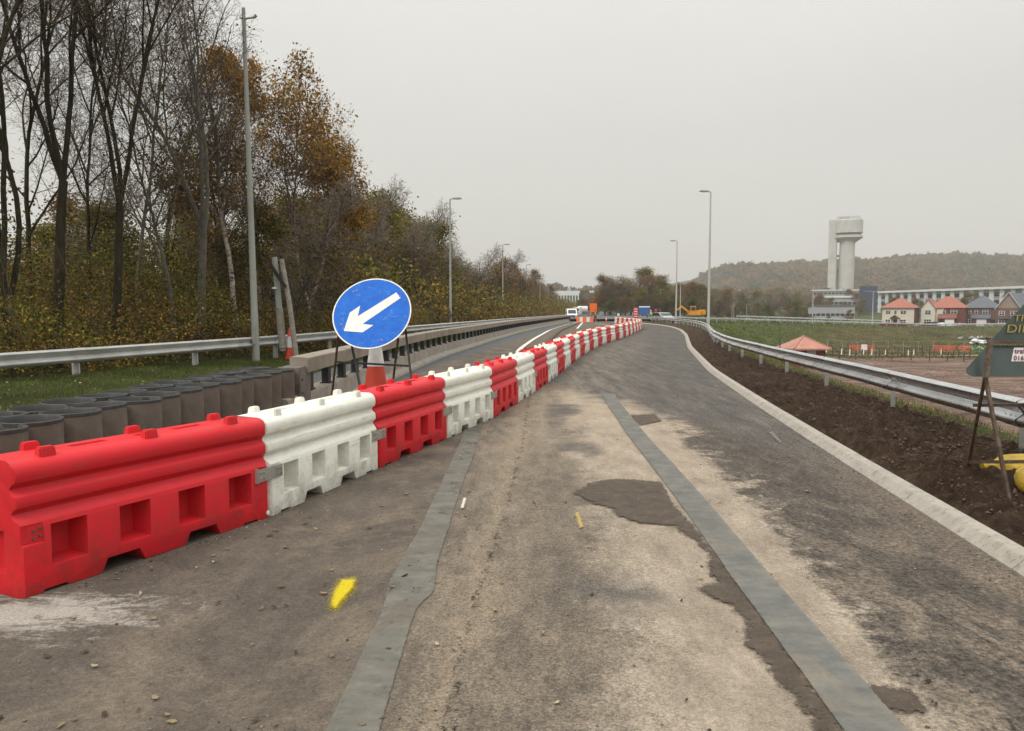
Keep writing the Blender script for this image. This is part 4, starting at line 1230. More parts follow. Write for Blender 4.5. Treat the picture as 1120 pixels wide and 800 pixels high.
# guardrail on the slip road bank: path parameterised by x
def rail_path(name, P, zoff, label, m):
    x0, y0 = P[0]; root = empty(name, (x0, y0, 0), 0, label, 'guardrail')
    V = []; k = 4; pts = []
    for (a, b) in zip(P[:-1], P[1:]):
        n = max(1, int(math.hypot(b[0] - a[0], b[1] - a[1]) / 4))
        for i in range(n): pts.append((a[0] + (b[0] - a[0]) * i / n, a[1] + (b[1] - a[1]) * i / n))
    pts.append(P[-1])
    zs = [tz(*p) + zoff for p in pts]
    mb = MB()
    for i, p in enumerate(pts):
        for (o, z) in ((0, 0.45), (0.06, 0.52), (0.0, 0.6), (0.06, 0.68), (0, 0.76)): V.append((p[0] - x0, p[1] - y0 - o, zs[i] + z))
        pb = MB(); pb.box((p[0] - x0, p[1] - y0 + 0.05, zs[i] + 0.3), (0.1, 0.06, 0.75))
        pb.build('post', m, root)
    fs = [(i * 5 + j, i * 5 + j + 1, (i + 1) * 5 + j + 1, (i + 1) * 5 + j) for i in range(len(pts) - 1) for j in range(4)]
    mb.add(V, fs); mb.build('beam', m, root)
rail_path('guardrail', [(23.5, 122), (29, 129), (45, 149), (75, 174), (103, 191), (140, 203)], 0.12, 'long distant guardrail running along the top of the green bank', M['galv'])
rail_path('guardrail', [(52, 178), (62, 186), (78, 196), (100, 207)], 0.75, 'shorter distant guardrail rising behind the long one on the green bank', M['galv'])

# ------------------------------------------------------------------ round blue sign on its frame
def blue_sign():
    Y = 11.0
    c = D(406.6, 342.6, Y); R = 0.505 * 11.0 / 9.75
    root = empty('road_sign', (c.x, Y, 0), 0, 'round blue keep-left sign with a white arrow on a black folding frame', 'road sign')
    cz = c.z
    face = empty('sign_plate', (0, 0, 0)); bpy.data.objects.remove(face)
    tilt = math.radians(-29); yaw = math.radians(-9)
    Mx = Matrix.Translation((0, 0, cz)) @ Matrix.Rotation(yaw, 4, 'Z') @ Matrix.Rotation(math.radians(7), 4, 'Y') @ Matrix.Rotation(tilt, 4, 'X')
    def disk(name, r, t0, t1, m):
        mb = MB(); n = 72
        poly = [(r * math.cos(2 * math.pi * k / n), r * math.sin(2 * math.pi * k / n)) for k in range(n)]
        mb.prism(poly, t0, t1, axis='y'); o = mb.build(name, m, root, bevel=0); o.matrix_local = Mx; return o
    plate = disk('sign_plate', R, 0.0, 0.006, M['galv'])
    def ring():
        mb = MB(); n = 72; vs = []
        for k in range(n):
            t = 2 * math.pi * k / n
            vs += [(R * math.cos(t) * 1.003, -0.002, R * math.sin(t) * 1.003), ((R - 0.016) * math.cos(t), -0.0025, (R - 0.016) * math.sin(t)), (R * 1.003 * math.cos(t), 0.008, R * 1.003 * math.sin(t))]
        fs = []
        for k in range(n):
            j = (k + 1) % n; fs += [(3 * k, 3 * j, 3 * j + 1, 3 * k + 1), (3 * k, 3 * k + 2, 3 * j + 2, 3 * j)]
        mb.add(vs, fs); o = mb.build('white_border', M['sign_white'], root); o.matrix_local = Mx
    ring()
    disk('blue_face', R - 0.014, -0.0018, -0.0004, M['sign_blue'])
    # arrow, in the sign's own plane
    th = math.radians(6); rk = R * 0.90
    raw = [(.604, .677), (.752, .505), (-.207, -.354), (.108, -.38), (-.162, -.615), (-.70, -.59), (-.626, -.016), (-.365, .22), (-.378, -.12)]
    pts = [(rk * (x * math.cos(th) - z * math.sin(th)), rk * (x * math.sin(th) + z * math.cos(th))) for x, z in raw]
    mb = MB(); vs = [(x, -0.0035, z) for x, z in pts]
    mb.add(vs, [(0, 1, 2, 8), (2, 3, 4, 5), (8, 2, 5), (8, 5, 6, 7)])
    o = mb.build('arrow', M['sign_white'], root); o.matrix_local = Mx
    # fixing clips
    for (x, z) in ((-0.36, 0.30), (-0.39, -0.24), (0.34, 0.32), (0.25, -0.40)):
        mb = MB(); mb.lathe([(0, 0.004), (0.013, 0.003), (0.016, 0)], 10); o = mb.build('rivet', M['bolt'], root)
        o.matrix_local = Mx @ Matrix.Translation((x, -0.0045, z)) @ Matrix.Rotation(math.pi / 2, 4, 'X')
    # frame: two front legs, two rear legs, crossbars
    def leg(a, b, m=M['black'], r=0.014):
        mb = MB(); mb.beam(a, b, r * 2); mb.build('leg', m, root)
    def pt(px, py, Yd):
        v = D(px, py, Yd); return Vector((v.x - root.location.x, v.y - root.location.y, v.z))
    fl0, fl1 = pt(385, 379, 11.0), pt(394, 424, 10.7)
    k = fl1 + (fl1 - fl0) * ((fl1.z - 0.0) / (fl0.z - fl1.z)); leg(fl0, k)
    fr0, fr1 = pt(443.5, 360, 11.0), pt(449.5, 411, 10.85)
    k2 = fr1 + (fr1 - fr0) * ((fr1.z - 0.0) / (fr0.z - fr1.z)); leg(fr0, k2)
    rl0, rl1 = pt(370, 368, 11.1), pt(364, 424, 11.6)
    k3 = rl1 + (rl1 - rl0) * (rl1.z / (rl0.z - rl1.z)); leg(rl0, k3, M['rust'])
    rr0, rr1 = pt(435.5, 370, 11.1), pt(430.5, 412, 11.6)
    k4 = rr1 + (rr1 - rr0) * (rr1.z / (rr0.z - rr1.z)); leg(rr0, k4, M['rust'])
    mb = MB(); mb.beam(pt(366, 396, 10.9), pt(447.5, 400.5, 10.88), 0.028); mb.build('crossbar', M['black'], root)
    mb = MB(); mb.beam(k, k2, 0.028); mb.build('crossbar', M['black'], root)
    mb = MB(); mb.beam(k3, k4, 0.028); mb.build('crossbar', M['black'], root)
blue_sign()

def cone(name, loc, H, label, rx=0, base=True, rz=0.3):
    root = empty(name, loc, rz, label, 'traffic cone'); root.rotation_euler = (rx, 0, rz)
    rb = 0.15 * H + 0.02; k = lambda z: rb + (0.028 * (H if H > 1 else 1) - rb) * (z / H)
    def ringp(z0, z1, e=0.0): return [(k(z0) + e, z0), (k(z1) + e, z1)]
    mb = MB(); mb.lathe([(k(0.03), 0.03), (k(H), H - 0.01), (k(H) * 0.6, H), (k(H) * 0.5, H - 0.03)], 24); mb.build('body', M['cone_red'], root, smooth=40)
    mb = MB(); mb.lathe(ringp(H * (0.57 if H > 1 else 0.40), H * (0.93 if H > 1 else 0.74), 0.004), 24); mb.build('sleeve', M['cone_white'], root, smooth=40)
    mb = MB(); mb.prism([(rb * 1.25 * math.cos(t), rb * 1.25 * math.sin(t)) for t in [math.pi / 4 * i + 0.4 * (1 if i % 2 else -1) for i in range(8)]], 0, 0.035, axis='z'); mb.build('foot', M['rubber'], root, bevel=0.006)
    return root
c = D(411, 402, 11.75)
cone('traffic_cone', (c.x, 11.75, 0.0), 1.5, 'large red and white cone behind the frame of the round blue sign')
c = G(317, 390, 0.30)
cone1 = cone('traffic_cone', (c[0], c[1], tz(*c) - 0.0), 0.98, 'red and white cone on the grass beside the two leaning grey posts', ry if False else 0.02)

def leaning_posts():
    b0 = D(309, 383, 23.4); b1 = D(323, 389, 23.3)
    root = empty('post_pair', (b0[0], b0[1], tz(b0[0], b0[1])), 0, 'two leaning grey posts tied by a dark brace behind the small cone', 'post')
    def L(px, py, Y): v = D(px, py, Y); return Vector((v.x - root.location.x, v.y - root.location.y, v.z - root.location.z))
    Y0, Y1 = b0[1], b1[1]
    mb = MB(); mb.tube([L(309.5, 384, Y0), L(305, 335, Y0), L(300.3, 281.5, Y0)], [0.10, 0.095, 0.085], 12); mb.build('post', M['pole'], root, smooth=40)
    mb = MB(); mb.tube([L(309.2, 381, Y0 - 0.02), L(305.4, 337, Y0 - 0.02)], [0.118, 0.112], 12); mb.build('sleeve', M['wood_post'], root, smooth=40)
    mb = MB(); mb.tube([L(324, 391, Y1), L(317, 335, Y1), L(307.8, 283.5, Y1)], [0.085, 0.08, 0.075], 12); mb.build('post', M['wood_post'], root, smooth=40)
    mb = MB(); mb.beam(L(296, 290, Y0 - 0.15), L(312, 314, Y1 - 0.12), 0.06, 0.1); mb.build('brace', M['black'], root)
    mb = MB(); mb.lathe([(0, 0.05), (0.05, 0.04), (0.08, 0.0), (0.0, -0.02)], 10); o = mb.build('lamp', M['galv'], root); o.location = L(300, 316, Y0 - 0.14)
leaning_posts()

# ------------------------------------------------------------------ road works sign on the right, seen from behind
def back_sign():
    Y = 6.75
    o0 = D(1085, 400, Y); ox = o0.x
    root = empty('road_sign', (ox, Y, 0.12), 0, 'dark green triangular sign plate with a white sticker on a rusty frame beside the guardrail', 'road sign')
    def L(px, py, Yd): v = D(px, py, Yd); return Vector((v.x - ox, v.y - Y, v.z - 0.12))
    def plate(name, pts, Ya, Yb, ytop, ybot, m, th=0.006, off=0.0):
        # every point sits in one leaning plane: distance runs from Ya at the bottom to Yb at the top
        V = []
        for (px, py) in pts:
            t = (ybot - py) / (ybot - ytop)
            V.append(L(px, py, Ya + (Yb - Ya) * t))
        n = len(V)
        e1 = (V[1] - V[0]); e2 = (V[2] - V[0]); nn = e1.cross(e2).normalized()
        if nn.y > 0: nn = -nn
        mb = MB(); vs = [v + nn * off for v in V] + [v + nn * (off - th) for v in V]
        mb.add(vs, [tuple(range(n)), tuple(reversed(range(n, 2 * n)))] + [(i, (i + 1) % n, (i + 1) % n + n, i + n) for i in range(n)])
        return mb.build(name, m, root), nn
    up, nn = plate('sign_plate', [(1081.5, 376), (1083.5, 373), (1150, 300), (1158, 296), (1166, 300), (1236, 376)], 6.75, 7.0, 296, 412, M['sign_green'])
    lo, nn2 = plate('sign_flap', [(1080, 378), (1057.5, 402.5), (1057, 406.5), (1060, 410), (1065, 412), (1240, 412), (1255, 411), (1259, 406), (1256, 400), (1238, 378)], 6.60, 6.72, 376, 412, M['sign_green'])
    mb = MB(); mb.beam(L(1080, 374.5, 6.68), L(1238, 374.5, 6.68), 0.02, 0.025); mb.build('hinge_bar', M['rust'], root)
    # sticker and its lettering
    st, _ = plate('sticker', [(1109, 380.5), (1140, 380.5), (1138, 395.5), (1106, 395.5)], 6.60, 6.72, 376, 412, M['sticker'], 0.002, 0.0025)
    def text(body, a, b, size, m, tilt, italic=True, extr=0.0006, nm='lettering', stretch=1.0):
        cu = bpy.data.curves.new(nm, 'FONT'); cu.body = body; cu.size = size; cu.extrude = extr; cu.shear = 0.25 if italic else 0; cu.space_character = 1.05; cu.offset = 0.0012
        tmp = bpy.data.objects.new(nm, cu); COL.objects.link(tmp)
        bpy.context.view_layer.update()
        me = bpy.data.meshes.new_from_object(tmp.evaluated_get(bpy.context.evaluated_depsgraph_get()))
        bpy.data.objects.remove(tmp)
        o = bpy.data.objects.new(nm, me); COL.objects.link(o); me.materials.append(m); o.parent = root
        o.location = a; o.rotation_euler = (math.pi / 2 + tilt, 0, b); o.scale = (stretch, 1, 1)
        return o
    ft = math.radians(-22)
    def onp(px, py, Ya, Yb, ytop, ybot, off): t = (ybot - py) / (ybot - ytop); return L(px, py, Ya + (Yb - Ya) * t - off)
    text('traffic', onp(1109.5, 386.5, 6.60, 6.72, 376, 412, 0.012), 0, 0.062, M['ink'], ft)
    text('0161 707', onp(1108.5, 394, 6.60, 6.72, 376, 412, 0.012), 0, 0.058, M['ink'], ft)
    ut = math.radians(-15)
    text('DIRECT', onp(1100, 364, 6.75, 7.0, 296, 412, 0.012), 0, 0.105, M['stencil'], ut, stretch=1.25)
    text('TRAFFIC', onp(1108.5, 351.5, 6.75, 7.0, 296, 412, 0.012), 0, 0.085, M['stencil'], ut, stretch=1.15)
    # frame
    def bar(nm, a, b, w=0.026): mb = MB(); mb.beam(a, b, w, w * 1.1); mb.build(nm, M['rust'], root)
    foot_b = Vector((*G(1057.5, 516, 0.14), 0.14)) - root.location
    foot_f = Vector((*G(1104.5, 550, 0.10), 0.10)) - root.location
    top = L(1086, 372, 6.66)
    hinge = L(1077.5, 412, 6.62)
    bar('leg', L(1083.5, 372, 6.60), L(1078, 414, 6.54), 0.034)
    bar('leg', hinge, foot_b); bar('leg', hinge, foot_f)
    dx = Vector((1.15, 0.1, 0))
    bar('leg', hinge + dx, foot_b + dx); bar('leg', hinge + dx, foot_f + dx); bar('leg', top + dx * 0.93, hinge + dx, 0.034)
    bar('crossbar', L(1065, 443.5, 6.9), L(1066, 443.5, 6.9) + dx)
    bar('brace', L(1061, 505.5, 7.2), L(1093, 505.5, 6.62))
    bar('crossbar', L(1093, 505.5, 6.62), L(1093, 505.5, 6.62) + dx)
back_sign()
def sandbag(loc, rz, s, label, seed, rx=0.0):
    bm = bmesh.new(); bmesh.ops.create_icosphere(bm, subdivisions=4, radius=1.0)
    for v in bm.verts:
        p = v.co.copy()
        x, y, z = p
        e = lambda t, k: math.copysign(abs(t) ** k, t)
        q = Vector((e(x, 0.75), e(y, 0.8), e(z, 0.9)))
        tail = max(0, x - 0.55) * 1.3
        q.y *= 1 - 0.5 * tail; q.z *= 1 - 0.75 * tail
        q += p * (0.06 * mnoise.noise(p * 2.5 + Vector((seed, 0, 0))) + 0.035 * mnoise.noise(p * 7 + Vector((seed, 3, 0))))
        v.co = Vector((q.x * 0.33, q.y * 0.19, max(q.z, -0.6) * 0.15))
    me = bpy.data.meshes.new('sandbag'); bm.to_mesh(me); bm.free()
    me.polygons.foreach_set('use_smooth', [True] * len(me.polygons)); me.materials.append(M['sandbag'])
    root = bpy.data.objects.new('sandbag', me); COL.objects.link(root)
    root.location = loc; root.rotation_euler = (rx, 0, rz); root.scale = (s, s, s)
    tag(root, label, 'sandbag', 'yellow sandbags holding down the sign frame')
    mb = MB(); mb.tube([(0.25, 0, 0.0), (0.30, 0, 0.01), (0.34, 0.0, 0.02), (0.42, 0.01, 0.0)], [0.05, 0.022, 0.02, 0.055], 10); mb.build('tied_neck', M['sandbag'], root, smooth=50)
g = G(1098, 514, 0.2); sandbag((g[0] + 0.17, g[1] - 0.05, 0.225), math.radians(168), 0.88, 'yellow sandbag lying across the sign frame, the one farther from the kerb', 1.0, 0.05)
g = G(1126, 528, 0.2); sandbag((g[0] + 0.06, g[1] - 0.02, 0.20), math.radians(250), 0.85, 'yellow sandbag at the edge of the view, the one nearer the camera', 5.0)

# ------------------------------------------------------------------ lighting columns
def column(px, Y, ztop, label, arm=0.9, side=1, thick=0.10, m=None, zb=None, double=False, group='tall lighting columns', short=False):
    x = (px - 560) / 840 * Y
    zb = tz(x, Y) if zb is None else zb
    root = empty('lamp_column', (x, Y, zb), 0, label, 'lamp post', group)
    m = m or M['pole']; H = ztop - zb
    mb = MB(); mb.tube([(0, 0, -0.1), (0, 0, 1.3), (0, 0, 1.38), (0, 0, H)], [thick * 1.12, thick * 1.08, thick, thick * 0.5], 14)
    mb.build('shaft', m, root, smooth=40)
    mb = MB(); mb.box((0, -thick * 1.22, 0.75), (0.09, 0.03, 0.5)); mb.build('access_door', m, root)
    for sd_ in ((1, -1) if double else (side,)):
        mb = MB()
        if short:
            mb.tube([(0, 0, H - 0.3), (sd_ * 0.32, 0, H - 0.26)], 0.03, 8); mb.build('bracket', m, root)
            mb = MB(); mb.tube([(sd_ * 0.30, 0, H - 0.27), (sd_ * 0.36, 0, H - 0.20)], 0.045, 8); mb.build('stub', m, root)
            continue
        mb.tube([(0, 0, H - 0.06), (sd_ * arm * 0.5, 0, H + 0.02), (sd_ * arm, 0, H + 0.04)], [thick * 0.5, 0.035, 0.03], 8); mb.build('arm', m, root, smooth=40)
        mb = MB(); mb.prism([(-0.38, -0.05), (-0.30, 0.04), (0.2, 0.07), (0.38, 0.03), (0.40, -0.03), (0.1, -0.07)], -0.13, 0.13, axis='y')
        o = mb.build('lantern', M['lamp_head'], root, bevel=0.02); o.location = (sd_ * (arm + 0.3), 0, H + 0.05); o.rotation_euler = (0, 0, 0 if sd_ > 0 else math.pi)
    return root
def ztop(py, Y): return D(560, py, Y).z
c1 = column(279.5, 22.6, ztop(9, 22.6), 'tallest lighting column, behind the left guardrail, with a bare bracket and no lantern', thick=0.10, short=True)
c1.rotation_euler = (0, math.radians(-0.7), 0)
L1 = [(493, 60, 218, 'lighting column left of the road, second from the camera, lantern over the guardrail'),
      (550, 100, 268, 'lighting column left of the road, third from the camera, in front of brown trees'),
      (575.5, 145, 290, 'lighting column left of the road, fourth from the camera'),
      (590.5, 190, 305, 'thin far lighting column left of the road, fifth from the camera'),
      (599.5, 232, 312, 'thin far lighting column left of the road, sixth from the camera'),
      (610.5, 290, 322, 'farthest lighting column left of the road, near the white office block')]
for px, Y, py, lb in L1: column(px, Y, ztop(py, Y), lb, 0.22)
R1 = [(774.5, 61, 210, 'tall pale lighting column behind the right guardrail, nearest on that side'),
      (739, 98, 264, 'pale lighting column at the right edge of the far road, second on that side'),
      (743.5, 170, 309, 'shorter far lighting column just right of the second pale one')]
for px, Y, py, lb in R1: column(px, Y, ztop(py, Y), lb, 0.2, -1, 0.11, M['pole_light'], zb=None if Y < 90 else 0)
for px, Y, py, lb in [(721.5, 230, 317, 'thin far lighting column in front of the orange woodland beside the blue sign'), (690.5, 260, 320, 'thin far lighting column left of the red sign board')]:
    column(px, Y, ztop(py, Y), lb, 0.3, 1, 0.11, M['pole_light'], zb=0)
column(953.5, 205, ztop(319, 205), 'double-armed lighting column in front of the cream house', 1.6, 1, 0.14, M['pole_light'], double=True)
column(888, 190, ztop(314, 190), 'plain pale column on the green bank left of the white tower', 0.5, 1, 0.14, M['pole_light'])
for px, Y, py, lb in [(802, 240, 331, 'small distant lamp post beyond the green bank, the taller of a close pair'), (800, 243, 334, 'small distant lamp post beyond the green bank, the lower of a close pair'), (816, 246, 333, 'small distant lamp post beyond the green bank, standing alone right of the pair')]:
    column(px, Y, ztop(py, Y), lb, 0.5, 1, 0.08, M['pole_light'])

# ------------------------------------------------------------------ trees
class Tubes:
    def __init__(self): self.V = []; self.F = []; self.n = 0
    def add(self, pts, rad, k):
        pts = np.asarray(pts); m = len(pts)
        d = np.gradient(pts, axis=0); d /= np.linalg.norm(d, axis=1)[:, None] + 1e-9
        ref = np.array([0.31, 0.87, 0.38]) if abs(d[0, 2]) > 0.8 else np.array([0, 0, 1.0])
        s = np.cross(d, ref); s /= np.linalg.norm(s, axis=1)[:, None] + 1e-9
        u = np.cross(d, s)
        a = np.arange(k) * 2 * math.pi / k
        V = pts[:, None] + (s[:, None] * np.cos(a)[None, :, None] + u[:, None] * np.sin(a)[None, :, None]) * np.asarray(rad)[:, None, None]
        i = (np.arange(m - 1)[:, None] * k + np.arange(k)[None]).ravel(); j = (np.arange(m - 1)[:, None] * k + (np.arange(k)[None] + 1) % k).ravel()
        self.V.append(V.reshape(-1, 3)); self.F.append(np.stack([i, j, j + k, i + k], 1) + self.n); self.n += m * k
    def arrays(self): return np.concatenate(self.V), np.concatenate(self.F)
def tree_mesh(seed, H, r0, kind):
    """kind: dict of habit. Returns (bark tubes, twig tubes, leaf points)"""
    rs = np.random.RandomState(seed)
    bark, twig, leaf = Tubes(), Tubes(), []
    maxd = kind.get('depth', 4)
    def grow(p, d, L, r, depth, up, rmin):
        seg = max(3, int(L / (0.5 if depth < 2 else 0.28)) + 1) if depth < 3 else 3
        seg = min(seg, 22)
        pts = [p]; dd = d.copy(); wob = kind.get('wob', 0.10) * (1 + depth * 0.35)
        dirs = [dd.copy()]
        for i in range(seg):
            dd = dd + rs.randn(3) * wob + np.array([0, 0, up])
            dd /= np.linalg.norm(dd)
            p = p + dd * L / seg; pts.append(p); dirs.append(dd.copy())
        tpr = np.linspace(1, kind.get('tip', 0.22) if depth == 0 else 0.35, seg + 1)
        rad = np.maximum(r * tpr, rmin * 0.8)
        if depth <= 1 or (depth == 2 and r > 0.02): bark.add(pts, rad, 9 if depth == 0 else 6 if depth == 1 else 4)
        else: twig.add(pts, rad, 3)
        if depth >= maxd - 1: leaf.extend(pts[1:] if depth == maxd else pts[-2:])
        if depth >= maxd: return
        nch = kind['n'][depth]; t0 = kind['start'] if depth == 0 else 0.15
        cnt = max(2, int(nch * (1 if depth == 0 else min(1.6, L / kind['ref'][depth]) + 0.3)))
        az0 = rs.uniform(0, 6.28)
        for c in range(cnt):
            t = t0 + (1 - t0) * ((c + rs.uniform(0.1, 0.9)) / cnt) ** (kind.get('bias', 0.9))
            f = t * seg; i = min(int(f), seg - 1); q = pts[i] + (pts[i + 1] - pts[i]) * (f - i); base = dirs[i]
            az = az0 + c * 2.4 + rs.uniform(-0.5, 0.5)
            ang = math.radians(rs.uniform(*kind['ang'][min(depth, 2)])) * (1.0 - 0.35 * t if depth == 0 else 1)
            ref = np.array([1.0, 0, 0]) if abs(base[0]) < 0.8 else np.array([0, 1.0, 0])
            s = np.cross(base, ref); s /= np.linalg.norm(s); u = np.cross(base, s)
            nd = base * math.cos(ang) + (s * math.cos(az) + u * math.sin(az)) * math.sin(ang)
            if depth == 0: cl = H * kind['limb'] * (1 - t) ** 0.55 * rs.uniform(0.75, 1.2) + 0.5
            else: cl = L * rs.uniform(0.32, 0.58) * (1 - 0.45 * t) + 0.1
            cr = min(r * (1 - 0.75 * t) * 0.62, max(rmin, cl * kind.get('slim', 0.017)))
            grow(q, nd, cl, max(cr, rmin * 0.6), depth + 1, kind['up'][min(depth + 1, 3)], rmin)
    rmin = kind.get('rmin', 0.0045)
    forks = kind.get('forks')
    lean = np.array([rs.uniform(-0.06, 0.06), rs.uniform(-0.06, 0.06), 1.0]); lean[:2] += np.array(kind.get('lean', (0, 0)))
    lean /= np.linalg.norm(lean)
    if forks:
        h = forks[0] * H
        q = np.array([0, 0, -0.15]) ; pts = [q]; dd = lean.copy()
        for i in range(6): dd = dd + rs.randn(3) * 0.02; dd /= np.linalg.norm(dd); q = q + dd * h / 6; pts.append(q)
        bark.add(pts, np.linspace(r0 * 1.1, r0 * 0.8, 7), 10)
        for k in range(forks[1]):
            az = k * 6.28 / forks[1] + rs.uniform(-0.4, 0.4) + kind.get('az', 0); a = rs.uniform(*forks[2])
            nd = np.array([math.cos(az) * math.sin(a), math.sin(az) * math.sin(a), math.cos(a)])
            grow(pts[-1] - dd * 0.05, nd, (H - h) * rs.uniform(0.85, 1.05), r0 * 0.56, 0, 0.03, rmin)
    else:
        grow(np.array([0, 0, -0.15]), lean, H, r0, 0, 0.01, rmin)
    return bark, twig, np.array(leaf)
def tree(name, seed, H, r0, kind, bark_m, twig_m, leaf_m, nleaf, lsize, loc, rz, label, group=None, cat='tree', spread=0.12, lseed=0, s=1.0, zmin=0.0):
    b, t, lf = tree_mesh(seed, H, r0, kind)
    root = empty(name, loc, rz, label, cat, group); root.scale = (s, s, s)
    V, Fc = b.arrays(); np_mesh('trunk', V, Fc, bark_m, root, smooth=True)
    V, Fc = t.arrays()
    cr = np_mesh('crown', V, Fc, twig_m, root)
    if nleaf and len(lf):
        rs = np.random.RandomState(seed + 50)
        w = np.ones(len(lf)) if not kind.get('patchy') else np.clip(lump(lf[:, 0], lf[:, 1] + lf[:, 2], kind['patchy'], seed) + 0.55, 0.02, 2) ** 2
        if zmin: w = w * (lf[:, 2] > zmin)
        w = w / w.sum()
        P = lf[rs.choice(len(lf), nleaf, p=w)] + rs.randn(nleaf, 3) * spread
        leaf_cards('leaves', P, lsize, leaf_m, cr, seed=seed)
    return root

K_BARE = dict(n=[20, 8, 7, 3], ref=[1, 3.0, 1.2, 0.5], start=0.22, ang=[(22, 46), (25, 50), (28, 60)], limb=0.27, up=[0.01, 0.05, 0.04, 0.02], wob=0.06, tip=0.07, rmin=0.0038, slim=0.0095)
K_MULTI = dict(K_BARE, forks=(0.10, 4, (0.04, 0.24)), n=[14, 7, 6, 3], limb=0.22)
K_TWO = dict(K_BARE, forks=(0.30, 3, (0.10, 0.36)), n=[14, 7, 6, 3], limb=0.25)
K_BIRCH = dict(K_BARE, n=[22, 8, 7, 3], start=0.35, ang=[(30, 58), (35, 65), (35, 75)], limb=0.26, up=[0.0, 0.02, -0.05, -0.10], wob=0.07, patchy=0.45)
K_GOLD = dict(K_BIRCH, forks=(0.16, 3, (0.15, 0.5)), n=[15, 8, 6, 3], limb=0.30, patchy=0.45)

protos = {}
def near_trees():
    rail = lambda y: float(railL(y))
    # (px of the trunk at its foot, distance, kind, height, radius, bark, leaves, number, label)
    T = [
        (-42, 16.5, K_MULTI, 15.5, 0.12, 'bark', 'leaf_brown', 350, 11, 'many-stemmed dark bare tree at the extreme left edge of the view'),
        (14, 18.0, K_MULTI, 16.5, 0.12, 'bark', 'leaf_brown', 500, 12, 'dark multi-stemmed bare tree with brown leaves low down, near the left edge'),
        (62, 19.2, K_TWO, 16.0, 0.125, 'bark', 'leaf_brown', 400, 13, 'thick dark tree forking into steep limbs above the guardrail'),
        (34, 23.0, K_BARE, 15.0, 0.09, 'bark', 'leaf_brown', 500, 14, 'slim dark tree seen between the two thick multi-stemmed trees at left'),
        (124, 20.5, K_TWO, 14.5, 0.11, 'bark', 'leaf_olive', 500, 15, 'dark tree leaning slightly left, alone between the thick forked tree and the grey trunks'),
        (98, 25.0, K_BARE, 14.0, 0.07, 'bark', 'leaf_olive', 600, 16, 'thin dark bare tree behind the leaning dark tree'),
        (158, 24.0, K_BARE, 13.5, 0.075, 'bark_grey', 'leaf_olive', 900, 17, 'thin straight grey tree with sparse olive leaves'),
        (193, 22.0, K_BARE, 10.5, 0.06, 'bark_grey', 'leaf_olive', 600, 18, 'slender pale grey sapling left of the forked grey tree'),
        (218, 23.5, K_TWO, 12.5, 0.125, 'bark_grey', 'leaf_brown', 1200, 19, 'smooth grey tree forking at mid height, left of the tallest lighting column'),
        (262, 25.5, K_BIRCH, 11.2, 0.10, 'bark_birch', 'leaf_brown', 3800, 20, 'birch with patchy white bark just left of the tallest lighting column'),
        (288, 29.5, K_BIRCH, 11.0, 0.10, 'bark_birch', 'leaf_gold', 6500, 21, 'birch with white bark just right of the tallest lighting column'),
        (337, 31.0, K_GOLD, 10.8, 0.12, 'bark_birch', 'leaf_gold', 17000, 22, 'spreading birch with golden leaves hanging toward the road'),
    ]
    for i, (px, Y, kd, H, r, bk, lf, nl, seed, lb) in enumerate(T):
        x = (px - 560) / 840 * Y
        tree('bare_tree' if nl < 1500 else 'birch_tree', seed, H, r, kd, M[bk], M['twig'], M[lf], nl, 0.085 if nl < 1500 else 0.125, (x, Y, tz(x, Y)), 0.4 * i, lb, 'tall trees behind the left guardrail')
near_trees()

K_BACK = dict(K_BARE, n=[15, 7, 5, 2], rmin=0.0055)
K_DENSE = dict(n=[26, 8, 5, 2], ref=[1, 3.0, 1.2, 0.5], start=0.08, ang=[(35, 70), (35, 65), (35, 70)], limb=0.36, up=[0.0, 0.05, 0.02, 0.0], wob=0.09, tip=0.15, rmin=0.010, depth=3, bias=1.0, patchy=0.7)
def proto(nm, seed, H, r, kd, bk, tw, lf, nl, ls, spread, zmin=0.0):
    protos[nm] = tree('tree', seed, H, r, kd, M[bk], M[tw], M[lf], nl, ls, (0, 0, -500), 0, None, cat=None, spread=spread, zmin=zmin)
proto('back1', 31, 12, 0.12, K_BACK, 'bark', 'twig', 'leaf_olive', 900, 0.12, 0.25)
proto('back2', 32, 12, 0.10, K_BACK, 'bark', 'twig', 'leaf_brown', 1400, 0.12, 0.25)
proto('back3', 33, 12, 0.11, dict(K_BACK, forks=(0.12, 3, (0.1, 0.35)), n=[12, 7, 5, 2]), 'bark_grey', 'twig', 'leaf_gold', 1200, 0.12, 0.25)
proto('olive', 41, 9, 0.13, K_DENSE, 'bark', 'twig', 'leaf_olive', 9000, 0.17, 0.30)
proto('brown', 42, 9, 0.12, K_DENSE, 'bark', 'twig', 'leaf_brown', 8000, 0.17, 0.30)
proto('rust', 43, 9, 0.12, K_DENSE, 'bark', 'twig', 'leaf_rust', 7500, 0.17, 0.30)
proto('green', 44, 9, 0.12, K_DENSE, 'bark', 'twig', 'leaf_green', 8500, 0.17, 0.30)
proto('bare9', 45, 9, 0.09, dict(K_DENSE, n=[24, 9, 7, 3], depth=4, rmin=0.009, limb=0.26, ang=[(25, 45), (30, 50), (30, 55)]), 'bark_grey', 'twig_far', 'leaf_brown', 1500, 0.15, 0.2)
def put(nm, px, Y, H, label, group, rz, h0=None, xy=None, wide=1.0):
    x = (px - 560) / 840 * Y if xy is None else xy
    h0 = {'back1': 12, 'back2': 12, 'back3': 12}.get(nm, 9)
    s = H / h0
    r = thing_copy(protos[nm], (x, Y, tz(x, Y)), rz, (s * wide, s * wide, s), label, group)
    r.name = {'back1': 'bare_tree', 'back2': 'bare_tree', 'back3': 'bare_tree', 'bare9': 'bare_tree'}.get(nm, 'leafy_tree')
    r['category'] = 'tree'
    return r
rs = random.Random(77)
